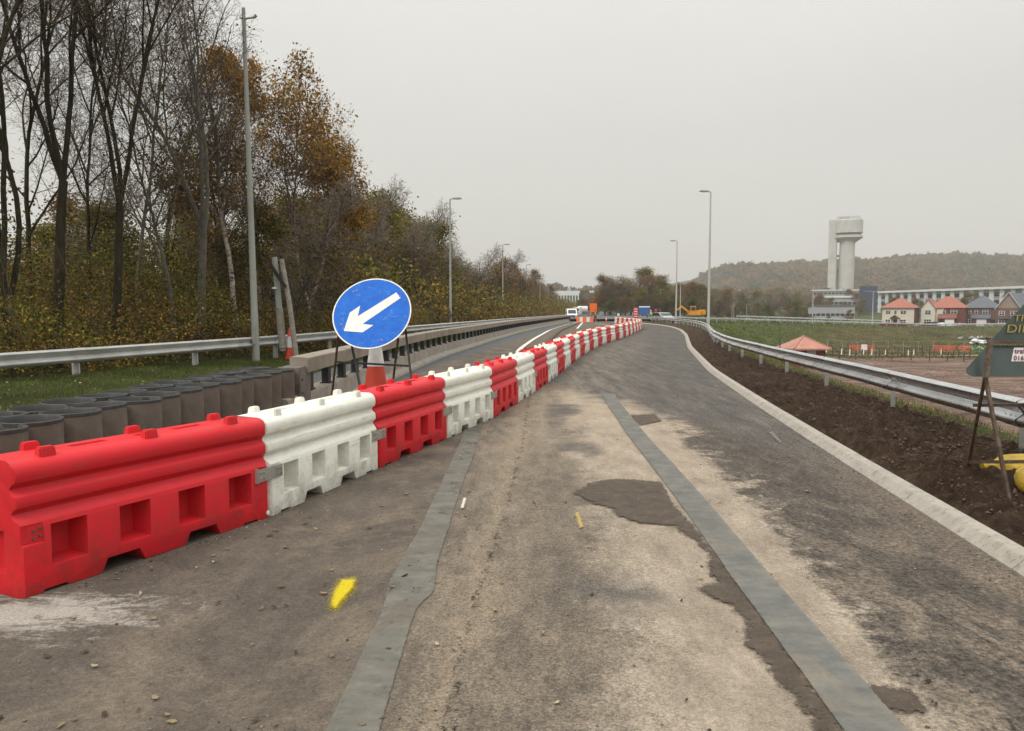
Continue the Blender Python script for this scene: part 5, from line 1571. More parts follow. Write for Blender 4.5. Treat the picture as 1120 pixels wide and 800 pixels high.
# second row behind the named left trees
B = [(-25, 24, 13, 'back1', 'in the back row, reaching in from the left edge'), 
     (182, 30, 12, 'back2', 'behind the slender pale sapling'), (240, 31, 11.5, 'back3', 'behind the tallest lighting column'), (306, 37, 10.5, 'back2', 'behind the pair of leaning grey posts')]
desc = {'back1': 'bare dark', 'back2': 'bare brown-tinged', 'back3': 'bare grey many-stemmed'}
for i, (px, Y, H, k, w) in enumerate(B):
    put(k, px, Y, H, '%s tree %s' % (desc[k], w), 'back row of bare trees on the left', i * 1.3)
low = [(px, 28 + (i * 7) % 16, ['olive', 'brown', 'bare9', 'olive', 'rust', 'bare9', 'brown'][i % 7]) for i, px in enumerate(range(-12, 360, 21))]
dn = {'olive': 'olive leafy', 'brown': 'brown leafy', 'rust': 'rust-coloured', 'green': 'green leafy', 'bare9': 'bare grey-twigged'}
for i, (px, Y, k) in enumerate(low):
    H = 1.6 + (7.2 if k == 'bare9' else 4.6 + 0.8 * math.sin(i * 1.9)) * Y / 42
    put(k, px, Y, H, 'low %s tree under the tall left trees, %s from the left' % (dn[k], ORD[i]), 'low trees under the tall left trees', i * 1.7, wide=1.15)
# the wood along the left of the road, a tree at a time, thinning into the distance
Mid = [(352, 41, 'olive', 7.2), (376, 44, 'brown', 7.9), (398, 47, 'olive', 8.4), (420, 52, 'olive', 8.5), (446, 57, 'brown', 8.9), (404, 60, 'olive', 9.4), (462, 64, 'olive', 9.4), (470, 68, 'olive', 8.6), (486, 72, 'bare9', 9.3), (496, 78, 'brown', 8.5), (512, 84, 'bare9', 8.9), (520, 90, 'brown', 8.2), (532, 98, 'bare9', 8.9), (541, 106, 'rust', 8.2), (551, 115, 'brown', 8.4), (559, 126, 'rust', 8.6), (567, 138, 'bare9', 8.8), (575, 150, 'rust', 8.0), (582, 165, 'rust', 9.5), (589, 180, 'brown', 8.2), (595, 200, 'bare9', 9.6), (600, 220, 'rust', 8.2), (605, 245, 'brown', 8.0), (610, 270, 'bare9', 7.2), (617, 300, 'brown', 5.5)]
dn = {'olive': 'olive leafy', 'brown': 'brown leafy', 'rust': 'rust-coloured', 'green': 'green leafy', 'bare9': 'bare grey-twigged'}
def between(px):
    if px < 362: return 'left of the round blue sign'
    if px < 452: return 'above the round blue sign'
    cols = [(493, 'the second'), (550, 'the third'), (575.5, 'the fourth'), (590.5, 'the fifth'), (599.5, 'the sixth'), (610.5, 'the farthest')]
    for i, (c, n) in enumerate(cols):
        if px < c: return 'just before %s left lighting column' % n if i else 'between the blue sign and the second lighting column'
    return 'beyond the last left lighting column'
cnt2 = {}
Mid = [(px, Y * 1.22, k, 1.7 + (H - 1.7) * 1.22) for (px, Y, k, H) in Mid]
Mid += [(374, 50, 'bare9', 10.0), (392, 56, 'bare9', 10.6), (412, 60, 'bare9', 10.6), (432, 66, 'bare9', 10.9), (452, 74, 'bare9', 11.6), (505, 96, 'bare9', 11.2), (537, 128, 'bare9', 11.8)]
for i, (px, Y, k, H) in enumerate(Mid):
    base = '%s tree %s' % (dn[k], between(px)); cnt2.setdefault(base, 0); cnt2[base] += 1
    lb = base if cnt2[base] == 1 else base + ', %s from the camera' % ORD[cnt2[base] - 1]
    put(k, px, Y, H, lb, 'wood along the left of the road', i * 2.1, wide=1.1)
# second rank of the same wood
for i, (px, Y, k, H) in enumerate([(px, Y * 1.2, k, 1.7 + (H - 1.7) * 1.2) for (px, Y, k, H) in [(330, 46, 'olive', 7.0), (352, 52, 'olive', 8.3), (383, 58, 'bare9', 9.2), (372, 62, 'brown', 8.4), (420, 66, 'brown', 9.2), (446, 74, 'olive', 9.3), (474, 88, 'bare9', 10.0), (500, 102, 'brown', 9.4), (526, 122, 'brown', 9.4), (548, 146, 'brown', 9.6), (566, 172, 'brown', 9.6), (583, 205, 'rust', 9.2), (596, 250, 'brown', 9.5)]]):
    put(k, px, Y, H, '%s tree, %s from the near end of the left wood\'s second rank' % (dn[k], ORD[i]), 'second rank of the left wood', i * 1.7, wide=1.2)

# middle distance wood beyond the end of the barriers
C = []
skyl = [(622, 331), (632, 331), (641, 330), (662, 305), (662, 302), (674, 298), (684, 295), (697, 298), (708, 303), (722, 308), (735, 311), (748, 311), (760, 313), (772, 316), (786, 318), (800, 320), (815, 321), (830, 320), (846, 322), (862, 320), (876, 322), (890, 318), (905, 324), (925, 318), (944, 314)]
kinds = ['brown', 'olive', 'rust', 'rust', 'bare9', 'bare9', 'bare9', 'brown', 'rust', 'olive', 'brown', 'rust', 'olive', 'green', 'rust', 'rust', 'green', 'olive', 'brown', 'green', 'olive', 'brown', 'bare9', 'rust', 'olive']
skyl += [(px + 5, py + 1.5) for px, py in skyl[3:17]]; kinds += ['bare9', 'brown', 'bare9', 'olive', 'brown', 'rust', 'bare9', 'olive', 'rust', 'brown', 'bare9', 'olive', 'brown', 'bare9']
for i, ((px, py), k) in enumerate(zip(skyl, kinds)):
    Y = 235 + (18 if i > 24 else 0) if px < 770 else 300 + (px - 770) * 1.2
    if px < 640: Y = 330
    x = (px - 560) / 840 * Y; H = ztop(py, Y) - tz(x, Y)
    Hn = max(5.0, H)
    where = 'right of the white office block' if px < 690 else 'behind the red and blue sign boards' if px < 735 else 'behind the pale lighting columns' if px < 790 else 'below the wooded hill' if px < 880 else 'around the foot of the white tower'
    base = '%s tree %s' % (dn[k], where); cnt2.setdefault(base, 0); cnt2[base] += 1
    lb = base if cnt2[base] == 1 else base + ', %s from the left' % ORD[cnt2[base] - 1]
    put(k, px, Y, Hn, lb, 'wood in the middle distance', i * 1.9, wide=1.5)
k2 = ['olive', 'green', 'brown', 'olive', 'rust', 'green']
front = [(652, 333), (666, 326), (678, 326), (694, 320), (709, 322), (728, 320), (742, 322), (757, 324), (770, 326), (784, 330), (798, 332), (812, 331), (828, 333), (842, 331), (858, 334), (872, 330), (884, 333)]
for i, (px, py) in enumerate(front):
    Y = 205 if px < 770 else 255
    x = (px - 560) / 840 * Y; H = max(3.5, ztop(py, Y) - tz(x, Y)); k = k2[(i * 5) % 6]
    put(k, px, Y, H, 'low %s tree, %s from the left along the middle wood\'s front edge' % (dn[k], ORD[i]), 'front edge of the middle wood', i * 0.9, wide=1.5)
for i, (px, Y, H, k, lb) in enumerate([(905, 225, 3.0, 'green', 'small green bush on the field left of the houses'), (925, 270, 4.5, 'rust', 'rust-coloured bush in front of the blue block'), (968, 300, 8.5, 'olive', 'olive tree behind the cream house'), (985, 320, 9, 'rust', 'rust-coloured tree between the cream house and the gabled one'), (1006, 310, 8.5, 'olive', 'olive tree behind the gabled cream house'), (1028, 330, 10, 'brown', 'brown tree behind the orange roof of the gabled house'), (1050, 315, 8.5, 'olive', 'olive tree behind the grey-roofed brick house'), (1070, 330, 9.5, 'rust', 'rust-coloured tree right of the grey roof, far behind it'), (1100, 320, 10, 'olive', 'olive tree behind the brick gable at right'), (845, 190, 2.5, 'green', 'small bush on top of the green bank near the second far guardrail'), (1140, 330, 10, 'brown', 'brown tree far behind the green sign, at the right edge'), (868, 205, 3.5, 'green', 'green bush beside the plain pale column')]):
    put(k, px, Y, H, lb, 'trees and bushes about the houses', i * 1.3, wide=1.4)
for i, (px, Y, py, k, lb) in enumerate([(893, 410, 324, 'rust', 'rust-coloured tree in front of the low laboratory, left of the tower'), (903, 420, 327, 'olive', 'olive tree before the laboratory directly below the lift shaft'), (916, 400, 328, 'brown', 'brown tree before the laboratory directly below the tower shaft'), (930, 395, 323, 'rust', 'orange-brown tree between the tower foot and the blue block'), (938, 380, 329, 'olive', 'low olive tree touching the blue block'), (975, 345, 325, 'brown', 'brown tree behind the hipped cream house'), (1062, 345, 322, 'olive', 'olive tree before the long white building, above the grey roof'), (1040, 350, 323, 'bare9', 'bare grey tree before the long white building')]):
    x = (px - 560) / 840 * Y; put(k, px, Y, ztop(py, Y) - tz(x, Y), lb, 'trees before the laboratories', i * 2.2, wide=1.5)
for o in list(protos.values()):
    for ch in list(o.children):
        for g in list(ch.children): bpy.data.objects.remove(g)
        bpy.data.objects.remove(ch)
    bpy.data.objects.remove(o)

# ------------------------------------------------------------------ undergrowth under the left trees: nobody could count it
def undergrowth():
    rs = np.random.RandomState(21)
    def band(n, y0, y1, pw, h, ls, m, name, off0, off1, seed, cl=0.55):
        Y = y0 + (rs.rand(n) ** pw) * (y1 - y0)
        off = off0 + rs.rand(n) * (off1 - off0)
        X = railL(Y) - off
        hh = h * (0.35 + 0.65 * np.clip(off / 3.0, 0, 1)) * (0.75 + 0.5 * lump(X, Y, 0.55, seed))
        Z = tz_arr(X, Y) + np.abs(hh) * rs.rand(n) ** 0.75 + 0.02
        keep = (lump(X * 1.7, Y * 1.7 + Z * 1.3, 1.1, seed + 3) > -cl)
        P = np.stack([X, Y, Z], 1)[keep]
        o = leaf_cards(name, P, ls, m, seed=seed)
        tag(o, kind='stuff')
    def tz_arr(X, Y): z, _ = terrain(X, Y); return z
    band(125000, 9, 45, 1.0, 3.2, 0.085, M['leaf_olive'], 'undergrowth', 0.45, 9, 1)
    band(80000, 9, 45, 1.0, 2.8, 0.085, M['leaf_brown'], 'undergrowth', 0.4, 7, 2)
    band(34000, 9, 45, 1.0, 4.2, 0.08, M['leaf_green'], 'undergrowth', 1.5, 8, 5, 0.1)
    band(60000, 14, 50, 1.0, 5.2, 0.11, M['leaf_olive'], 'undergrowth', 6, 14, 8)
    band(12000, 9, 40, 1.0, 2.2, 0.07, M['leaf_gold'], 'undergrowth', 0.25, 4, 3, 0.1)
    band(75000, 38, 300, 1.8, 4.2, 0.30, M['leaf_olive'], 'undergrowth', 2.2, 14, 6)
    band(40000, 38, 300, 1.8, 3.6, 0.30, M['leaf_brown'], 'undergrowth', 1.6, 12, 7)
    # bare stems standing in it
    tb = Tubes(); n = 900
    for i in range(n):
        y = 9 + rs.rand() * 45; off = 0.5 + rs.rand() * 8; x = float(railL(y)) - off; z = tz(x, y)
        L = rs.uniform(0.8, 3.6); d = np.array([rs.randn() * 0.25, rs.randn() * 0.25, 1.0]); p = np.array([x, y, z - 0.05]); pts = [p]
        for k in range(4): d = d + rs.randn(3) * 0.16; d /= np.linalg.norm(d); p = p + d * L / 4; pts.append(p)
        tb.add(pts, np.linspace(0.014, 0.004, 5), 3)
    V, Fc = tb.arrays(); tag(np_mesh('undergrowth', V, Fc, M['twig']), kind='stuff')
    # grass blades on the verge
    def blades(name, X, Y, Z, h, w, m, seed):
        r = np.random.RandomState(seed); n = len(X)
        a = r.uniform(0, 6.28, n); L = h * r.uniform(0.5, 1.3, n); bend = r.uniform(-0.5, 0.5, (n, 2)) * L[:, None]
        A0 = np.stack([X - np.cos(a) * w, Y - np.sin(a) * w, Z - 0.01], 1); B0 = np.stack([X + np.cos(a) * w, Y + np.sin(a) * w, Z - 0.01], 1)
        T = np.stack([X + bend[:, 0], Y + bend[:, 1], Z + L], 1)
        V = np.stack([A0, B0, T], 1).reshape(-1, 3)
        tag(np_mesh(name, V, np.arange(3 * n).reshape(-1, 3), m), kind='stuff')
    n = 110000
    Y = 5 + rs.rand(n) ** 1.3 * 45; xa = parX(Y) - 2.3; xa = np.where(Y < 11, -4.9, xa); xb = railL(Y) - 0.5
    X = xb + (xa - xb) * rs.rand(n); keep = lump(X, Y, 1.6, 3) + rs.randn(n) * 0.4 > -0.75
    X, Y = X[keep], Y[keep]; Z = tz_arr(X, Y)
    blades('grass', X, Y, Z, 0.055 + 0.05 * np.clip(lump(X, Y, 0.9, 1), 0, 1), 0.006, M['grassblade'], 2)
    # rough grass beyond the soil on the right
    n = 30000
    Y = 5 + rs.rand(n) ** 1.4 * 50; X = railR(Y) + 0.35 + rs.rand(n) ** 1.3 * 2.2
    Z = tz_arr(X, Y); keep = lump(X, Y, 1.5, 8) + rs.randn(n) * 0.35 > 0.1
    X, Y, Z = X[keep], Y[keep], Z[keep]
    blades('grass', X, Y, Z + 0.03, 0.085, 0.006, M['straw'], 5)
    # fallen leaves in the verge
    n = 700; Y = 6 + rs.rand(n) * 26; X = railL(Y) + 0.2 + rs.rand(n) * 3.0; X = np.minimum(X, parX(Y) - 1.9)
    o = leaf_cards('leaf_litter', np.stack([X, Y, tz_arr(X, Y) + 0.05], 1), 0.06, M['dry_leaf'], flat=0.3, seed=9); tag(o, kind='stuff')
undergrowth()
def bank_texture():
    rs = np.random.RandomState(44); n = 60000
    Y = 108 + rs.rand(n) ** 1.2 * 130; u = 0.10 + rs.rand(n) * 0.62; X = u * Y
    Z, Dd = terrain(X, Y); keep = (Dd > 2.5) & ((Y < 205) | (rs.rand(n) < 0.3)); X, Y, Z, u = X[keep], Y[keep], Z[keep], u[keep]
    dryside = rs.rand(len(X)) < np.clip((u - 0.34) / 0.2, 0.03, 0.6)
    for sel, m, sd_ in ((dryside, M['leaf_brown'], 1), (~dryside, M['grassblade'], 2)):
        tag(leaf_cards('rough_grass', np.stack([X, Y, Z + 0.08], 1)[sel], 0.26, m, seed=sd_, flat=0.6), kind='stuff')
    n = 9000; Y = 52 + rs.rand(n) * 58; X = (0.36 + rs.rand(n) * 0.5) * Y; Z, Dd = terrain(X, Y)
    keep = (Dd > 9) & (lump(X, Y, 0.3, 5) > -0.2)
    scatter_chunks('mud_clods', np.stack([X, Y, Z], 1)[keep], (0.05 + 0.28 * rs.rand(n) ** 4)[keep], M['mud_clod'], 0.5, 7)
M['mud_clod'] = simple('mud_clod', (0.17, 0.115, 0.085), 0.95, 0, 0.3, 2)
bank_texture()

# ------------------------------------------------------------------ the wooded hill and far woodland: a mass seen from over a kilometre
def hill_wood():
    rs = np.random.RandomState(3)
    bm = bmesh.new(); bmesh.ops.create_icosphere(bm, subdivisions=2, radius=1.0)
    bv = np.array([v.co[:] for v in bm.verts]); bf = np.array([[v.index for v in f.verts] for f in bm.faces]); bm.free()
    pts = []
    for gx_ in np.arange(-330, 1180, 8.5):
        for gy_ in np.concatenate([np.arange(480, 880, 14), np.arange(880, 1340, 9.5)]):
            x = gx_ + rs.uniform(-4, 4); y = gy_ + rs.uniform(-4, 4)
            u = x / y * 840 + 560
            if u < 585 or u > 1180: continue
            if gy_ < 880 and (u < 640 and True): continue
            pts.append((x, y))
    pts = np.array(pts)
    keep = ~((np.abs(pts[:, 0] - 292) < 42) & (np.abs(pts[:, 1] - 700) < 60)) & ~((pts[:, 1] < 880) & (rs.rand(len(pts)) < 0.25)) & ~((pts[:, 1] < 560) & (pts[:, 0] > 150))
    keep &= ~((pts[:, 1] > 560) & (pts[:, 1] < 700) & (pts[:, 0] < 90))
    pts = pts[keep]
    Z, _ = terrain(pts[:, 0], pts[:, 1]); n = len(pts)
    R = rs.uniform(4.2, 7.4, n) * (1 + 0.25 * (rs.rand(n) < 0.06)); Hh = R * rs.uniform(0.8, 1.25, n)
    R = np.where(pts[:, 1] < 880, R * 0.72, R); Hh = np.where(pts[:, 1] < 880, Hh * 0.72, Hh)
    V = bv[None] * (1 + 0.22 * rs.randn(n, len(bv), 1)); V = V * np.stack([R, R, Hh], 1)[:, None]
    C = np.stack([pts[:, 0], pts[:, 1], Z + Hh * 0.75], 1)
    V = V + C[:, None]
    Fc = (bf[None] + (np.arange(n) * len(bv))[:, None, None]).reshape(-1, 3)
    s = NT('far_woodland')
    g = s.n('NewGeometry')
    c = s.ramp(g.outputs['Random Per Island'], [(0, (0.03, 0.035, 0.015)), (0.3, (0.06, 0.058, 0.026)), (0.6, (0.11, 0.075, 0.034)), (0.85, (0.19, 0.11, 0.045)), (1, (0.05, 0.08, 0.028))])
    c = s.mix(s.rng(s.noise(0.35, 6, 0.8), 0.35, 0.65, 0, 0.7), c, (0.028, 0.027, 0.017))
    c = s.mix(s.rng(s.noise(0.006, 3, 0.5), 0.5, 0.65, 0, 0.5), c, (0.20, 0.13, 0.055))
    c = s.mix(s.rng(s.noise(0.009, 3, 0.5), 0.56, 0.66, 0, 0.5), c, (0.05, 0.07, 0.03))
    s.bump(s.noise(0.7, 6, 0.8), 1.0, 2.0)
    m = s.set(c, 0.95, 0, 0.1)
    tag(np_mesh('woodland', V.reshape(-1, 3), Fc, m), kind='stuff')
    # leafy sprays that roughen each crown
    k = 16
    th = rs.uniform(0, 6.28, (n, k)); ph = np.arccos(rs.uniform(-0.2, 1, (n, k)))
    Q = C[:, None] + np.stack([np.cos(th) * np.sin(ph) * R[:, None], np.sin(th) * np.sin(ph) * R[:, None], np.cos(ph) * Hh[:, None]], 2) * rs.uniform(0.95, 1.2, (n, k, 1))
    o = leaf_cards('woodland', Q.reshape(-1, 3), 3.4, M['leaf_brown'], seed=4); tag(o, kind='stuff')
hill_wood()

# ------------------------------------------------------------------ the white research tower
def tower():
    Y = 700.0
    k = Y / 840 / 1.09
    x0 = (924 - 560) * Y / 840
    root = empty('concrete_tower', (x0, Y, tz(x0, Y) - 2), math.radians(-23.4), 'tall pale concrete tower with a wide head and a separate lift shaft, above the woods', 'tower')
    zb = root.location.z
    def X(px): return (px - 924) * k
    def Z(py): return ztop(py, Y) - zb
    def rrect(xa, xb, ya, yb, r, n=6):
        out = []
        for (cx, cy, a0) in ((xb - r, yb - r, 0), (xa + r, yb - r, 90), (xa + r, ya + r, 180), (xb - r, ya + r, 270)):
            for i in range(n + 1):
                a = math.radians(a0 + 90 * i / n); out.append((cx + r * math.cos(a), cy + r * math.sin(a)))
        return out
    mb = MB(); mb.prism(rrect(X(915.2), X(932), -8, 8, 6.5, 8), 0, Z(262), axis='z'); mb.build('shaft', M['tower'], root, smooth=35)
    mb = MB(); mb.prism(rrect(X(903.2), X(912.5), -7, 9, 1.2), 0, Z(241), axis='z')
    mb.build('lift_shaft', M['tower'], root, smooth=35)
    mb = MB(); mb.prism(rrect(X(904.5), X(913.0), -2, 10, 1), Z(262), Z(240.5), axis='z'); mb.build('shaft_link', M['tower'], root)
    # head: stacked rings, flaring from the shaft
    def loft(rings, mt, nm):
        mb = MB(); vs = []; n = None
        for (g, z) in rings:
            P = rrect(X(908.5) - g, X(940) + g, -12 - g, 12 + g, max(2.0, 9.5 + g), 10); n = len(P); vs += [(p[0], p[1], z) for p in P]
        fs = [(i * n + j, i * n + (j + 1) % n, (i + 1) * n + (j + 1) % n, (i + 1) * n + j) for i in range(len(rings) - 1) for j in range(n)]
        fs += [tuple(range(n)), tuple(range((len(rings) - 1) * n, len(rings) * n))]
        mb.add(vs, fs); mb.build(nm, mt, root, smooth=30)
    loft([(-6.8, Z(266.5)), (-2.5, Z(262.5)), (0, Z(260.8)), (0, Z(258.2))], M['tower'], 'head_base')
    loft([(-1.4, Z(258.2)), (-1.4, Z(255.6))], M['tower_dark'], 'head_recess')
    loft([(0, Z(255.6)), (0.0, Z(242.0)), (-0.6, Z(241.0))], M['tower'], 'head')
    for z in (248, 251):
        pass
    # bridges across the slot between the shafts
    for py in (264, 280, 296):
        mb = MB(); mb.box(((X(912.5) + X(915.2)) / 2, 0, Z(py)), (X(916.5) - X(911.5), 5, 1.4)); mb.build('bridge', M['tower_dark'], root)
    mb = MB()
    for i in range(12):
        x = X(912) + (X(937) - X(912)) * i / 11; mb.beam((x, -9, Z(241)), (x, -9, Z(238.2)), 0.35); mb.beam((x, 9, Z(241)), (x, 9, Z(238.2)), 0.35)
    for y in (-9, 9):
        mb.beam((X(912), y, Z(238.2)), (X(937), y, Z(238.2)), 0.35); mb.beam((X(912), y, Z(239.6)), (X(937), y, Z(239.6)), 0.25)
    mb.build('roof_railing', M['grey_clad'], root)
    mb = MB(); mb.box((X(920), 0, Z(239.6)), (8, 8, 2.4)); mb.build('roof_plant', M['grey_clad'], root)
tower()

def block(name, cx, cy, zb, rz, w, d, h, mw, label, wins=None, roof=None, cat='building', base=True):
    root = empty(name, (cx, cy, zb), rz, label, cat)
    mb = MB(); mb.box((0, 0, h / 2), (w, d, h)); mb.build('wall', mw, root, bevel=0.02)
    if roof: mb = MB(); mb.box((0, 0, h + roof[1] / 2), (w + roof[0], d + roof[0], roof[1])); mb.build('roof', roof[2], root)
    if wins:
        nx, nz, ww, wh, z0, dz, fr = wins
        wm = MB(); wm.box((0, 0, 0), (ww, 0.12, wh)); wo = wm.build('window', M['glass'], root); wme = wo.data; bpy.data.objects.remove(wo)
        for i in range(nx):
            for j in range(nz):
                o = bpy.data.objects.new('window', wme); COL.objects.link(o); o.parent = root
                o.location = (-w / 2 + w * (i + 0.5) / nx, -d / 2 - 0.03, z0 + j * dz)
    return root
def far_buildings():
    # low white laboratory buildings at the tower's foot
    def at(px, Y): return (px - 560) / 840 * Y
    Y = 560; z = ztop(337, Y)
    b = block('laboratory', at(912, Y), Y, ztop(335, Y), -0.40, 30, 16, ztop(318.5, Y) - ztop(335, Y), M['grey_clad'], 'low pale laboratory building at the foot of the concrete tower', (12, 3, 1.9, 1.3, 2.2, 3.4, 0), (1.5, 0.8, M['facade']))
    Y = 470
    b = block('laboratory', at(916, Y), Y, ztop(342, Y), -0.40, 30, 12, ztop(326, Y) - ztop(342, Y), M['grey_clad'], 'wide low building with a white fascia left of the dark blue block', (12, 2, 2.0, 1.4, 2.0, 3.6, 0), (1.2, 1.1, M['facade']))
    Y = 330
    b = block('shed', at(910, Y), Y, tz(at(910, Y), Y), -0.39, 17, 8, ztop(335, Y) - tz(at(910, Y), Y), M['grey_clad'], 'long low grey shed with a dark flat roof below the laboratories', (9, 1, 1.5, 1.0, 2.0, 3, 0), (0.8, 0.4, M['tower_dark']))
    Y = 420
    b = block('office_block', at(948, Y), Y, ztop(342, Y), -0.40, 8.6, 10, ztop(313.5, Y) - ztop(342, Y), M['blue_clad'], 'windowless dark blue block at the end of the long white building')
    # long white building with a straight eaves line running away
    p0 = Vector((at(952, 455), 455, 0)); p1 = Vector((at(1185, 320), 320, 0))
    d = (p1 - p0); L = d.length; ang = math.atan2(d.y, d.x); c = (p0 + p1) / 2
    zt = ztop(319, 455); zb = zt - 13
    root = empty('office_building', (c.x, c.y, zb), ang, 'long white laboratory building with a straight white roof edge behind the houses', 'building')
    mb = MB(); mb.box((0, 6, 5.9), (L, 12, 11.8)); mb.build('wall', M['grey_clad'], root)
    mb = MB(); mb.box((0, 5.2, 12.35), (L + 3, 14, 1.1)); mb.build('roof', M['facade'], root)
    n = 22
    pm = MB(); pm.box((0, 0, 5.9), (2.6, 0.5, 11.8)); po = pm.build('wall_panel', M['facade'], root); pme = po.data; bpy.data.objects.remove(po)
    wm = MB(); wm.box((0, 0, 0), (3.2, 0.2, 1.9)); wo = wm.build('window', M['glass'], root); wme = wo.data; bpy.data.objects.remove(wo)
    for i in range(n):
        x = -L / 2 + L * (i + 0.5) / n
        o = bpy.data.objects.new('wall_panel', pme); COL.objects.link(o); o.parent = root; o.location = (x - L / n / 2 + 1.3, -0.2, 0)
        for z in (2.2, 5.8, 9.4):
            o = bpy.data.objects.new('window', wme); COL.objects.link(o); o.parent = root; o.location = (x + 1.2, -0.05, z)
    # white office block far up the road, with a colonnade of tall windows
    Y = 600; x = at(627.5, Y); zb = ztop(341, Y)
    root = empty('office_block', (x, Y, zb), 0, 'white office block with tall vertical windows far up the road above the van', 'building')
    H = ztop(318.3, Y) - zb; W = 31.5
    mb = MB(); mb.box((0, 6, H / 2), (W, 12, H)); mb.build('wall', M['facade'], root)
    for i in range(13):
        xx = -W / 2 + 2.2 + (W - 4.4) * i / 12
        mb = MB(); mb.box((xx, -0.05, H * 0.56), (1.2, 0.3, 7.0)); mb.build('window', M['glass'], root)
    for (a, b_, h) in ((-4.5, -2.2, 2.2), (0.0, 6.5, 1.7)):
        mb = MB(); mb.box(((a + b_) / 2, 6, H + h / 2), (b_ - a, 6, h)); mb.build('roof_plant', M['tower_dark'] if a > -1 else M['grey_clad'], root)
far_buildings()

# ------------------------------------------------------------------ houses
wmesh = {}
def window_at(root, x, y, z, w, h, rz=0.0, door=None):
    key = (round(w, 2), round(h, 2), door)
    if key not in wmesh:
        mb = MB(); mb.box((0, 0, 0), (w, 0.08, h)); a = mb.build('f', M['white_paint'] if door != 'front' else M['black'])
        fm = a.data; bpy.data.objects.remove(a)
        mb = MB()
        if door is None:
            nx = max(1, round(w / 0.7)); pw = (w - 0.12) / nx
            for i in range(nx):
                for j in (0, 1):
                    mb.box((-w / 2 + 0.06 + pw * (i + 0.5), -0.045, (-0.22 if j == 0 else 0.26) * h), (pw - 0.1, 0.02, (0.46 if j == 0 else 0.34) * h))
            b = mb.build('p', M['glass']); pm = b.data; bpy.data.objects.remove(b)
        else: pm = None
        wmesh[key] = (fm, pm)
    fm, pm = wmesh[key]
    nm = 'window' if door is None else ('garage_door' if door == 'garage' else 'door')
    o = bpy.data.objects.new(nm, fm); COL.objects.link(o); o.parent = root; o.location = (x, y, z); o.rotation_euler = (0, 0, rz)
    if pm:
        p = bpy.data.objects.new('pane', pm); COL.objects.link(p); p.parent = o
def gable_roof(W, Dp, h, ov, axis='x', th=0.2):
    """ridge along axis, over a W x Dp plan"""
    mb = MB()
    a, b = (Dp / 2 + ov, W / 2 + ov) if axis == 'x' else (W / 2 + ov, Dp / 2 + ov)
    sl = h / (a - ov); e = -sl * ov
    prof = [(-a, e), (0, h), (a, e), (a, e + th), (0, h + th), (-a, e + th)]
    mb.prism(prof, -b, b, axis='x' if axis == 'x' else 'y')
    return mb
def hip_roof(W, Dp, h, ov):
    mb = MB(); a, b = W / 2 + ov, Dp / 2 + ov; r = max(0.05, a - b)
    vs = [(-a, -b, 0), (a, -b, 0), (a, b, 0), (-a, b, 0), (-r, 0, h), (r, 0, h), (-a, -b, -0.18), (a, -b, -0.18), (a, b, -0.18), (-a, b, -0.18)]
    mb.add(vs, [(0, 1, 5, 4), (1, 2, 5), (2, 3, 4, 5), (3, 0, 4), (9, 8, 7, 6), (6, 7, 1, 0), (7, 8, 2, 1), (8, 9, 3, 2), (9, 6, 0, 3)])
    return mb
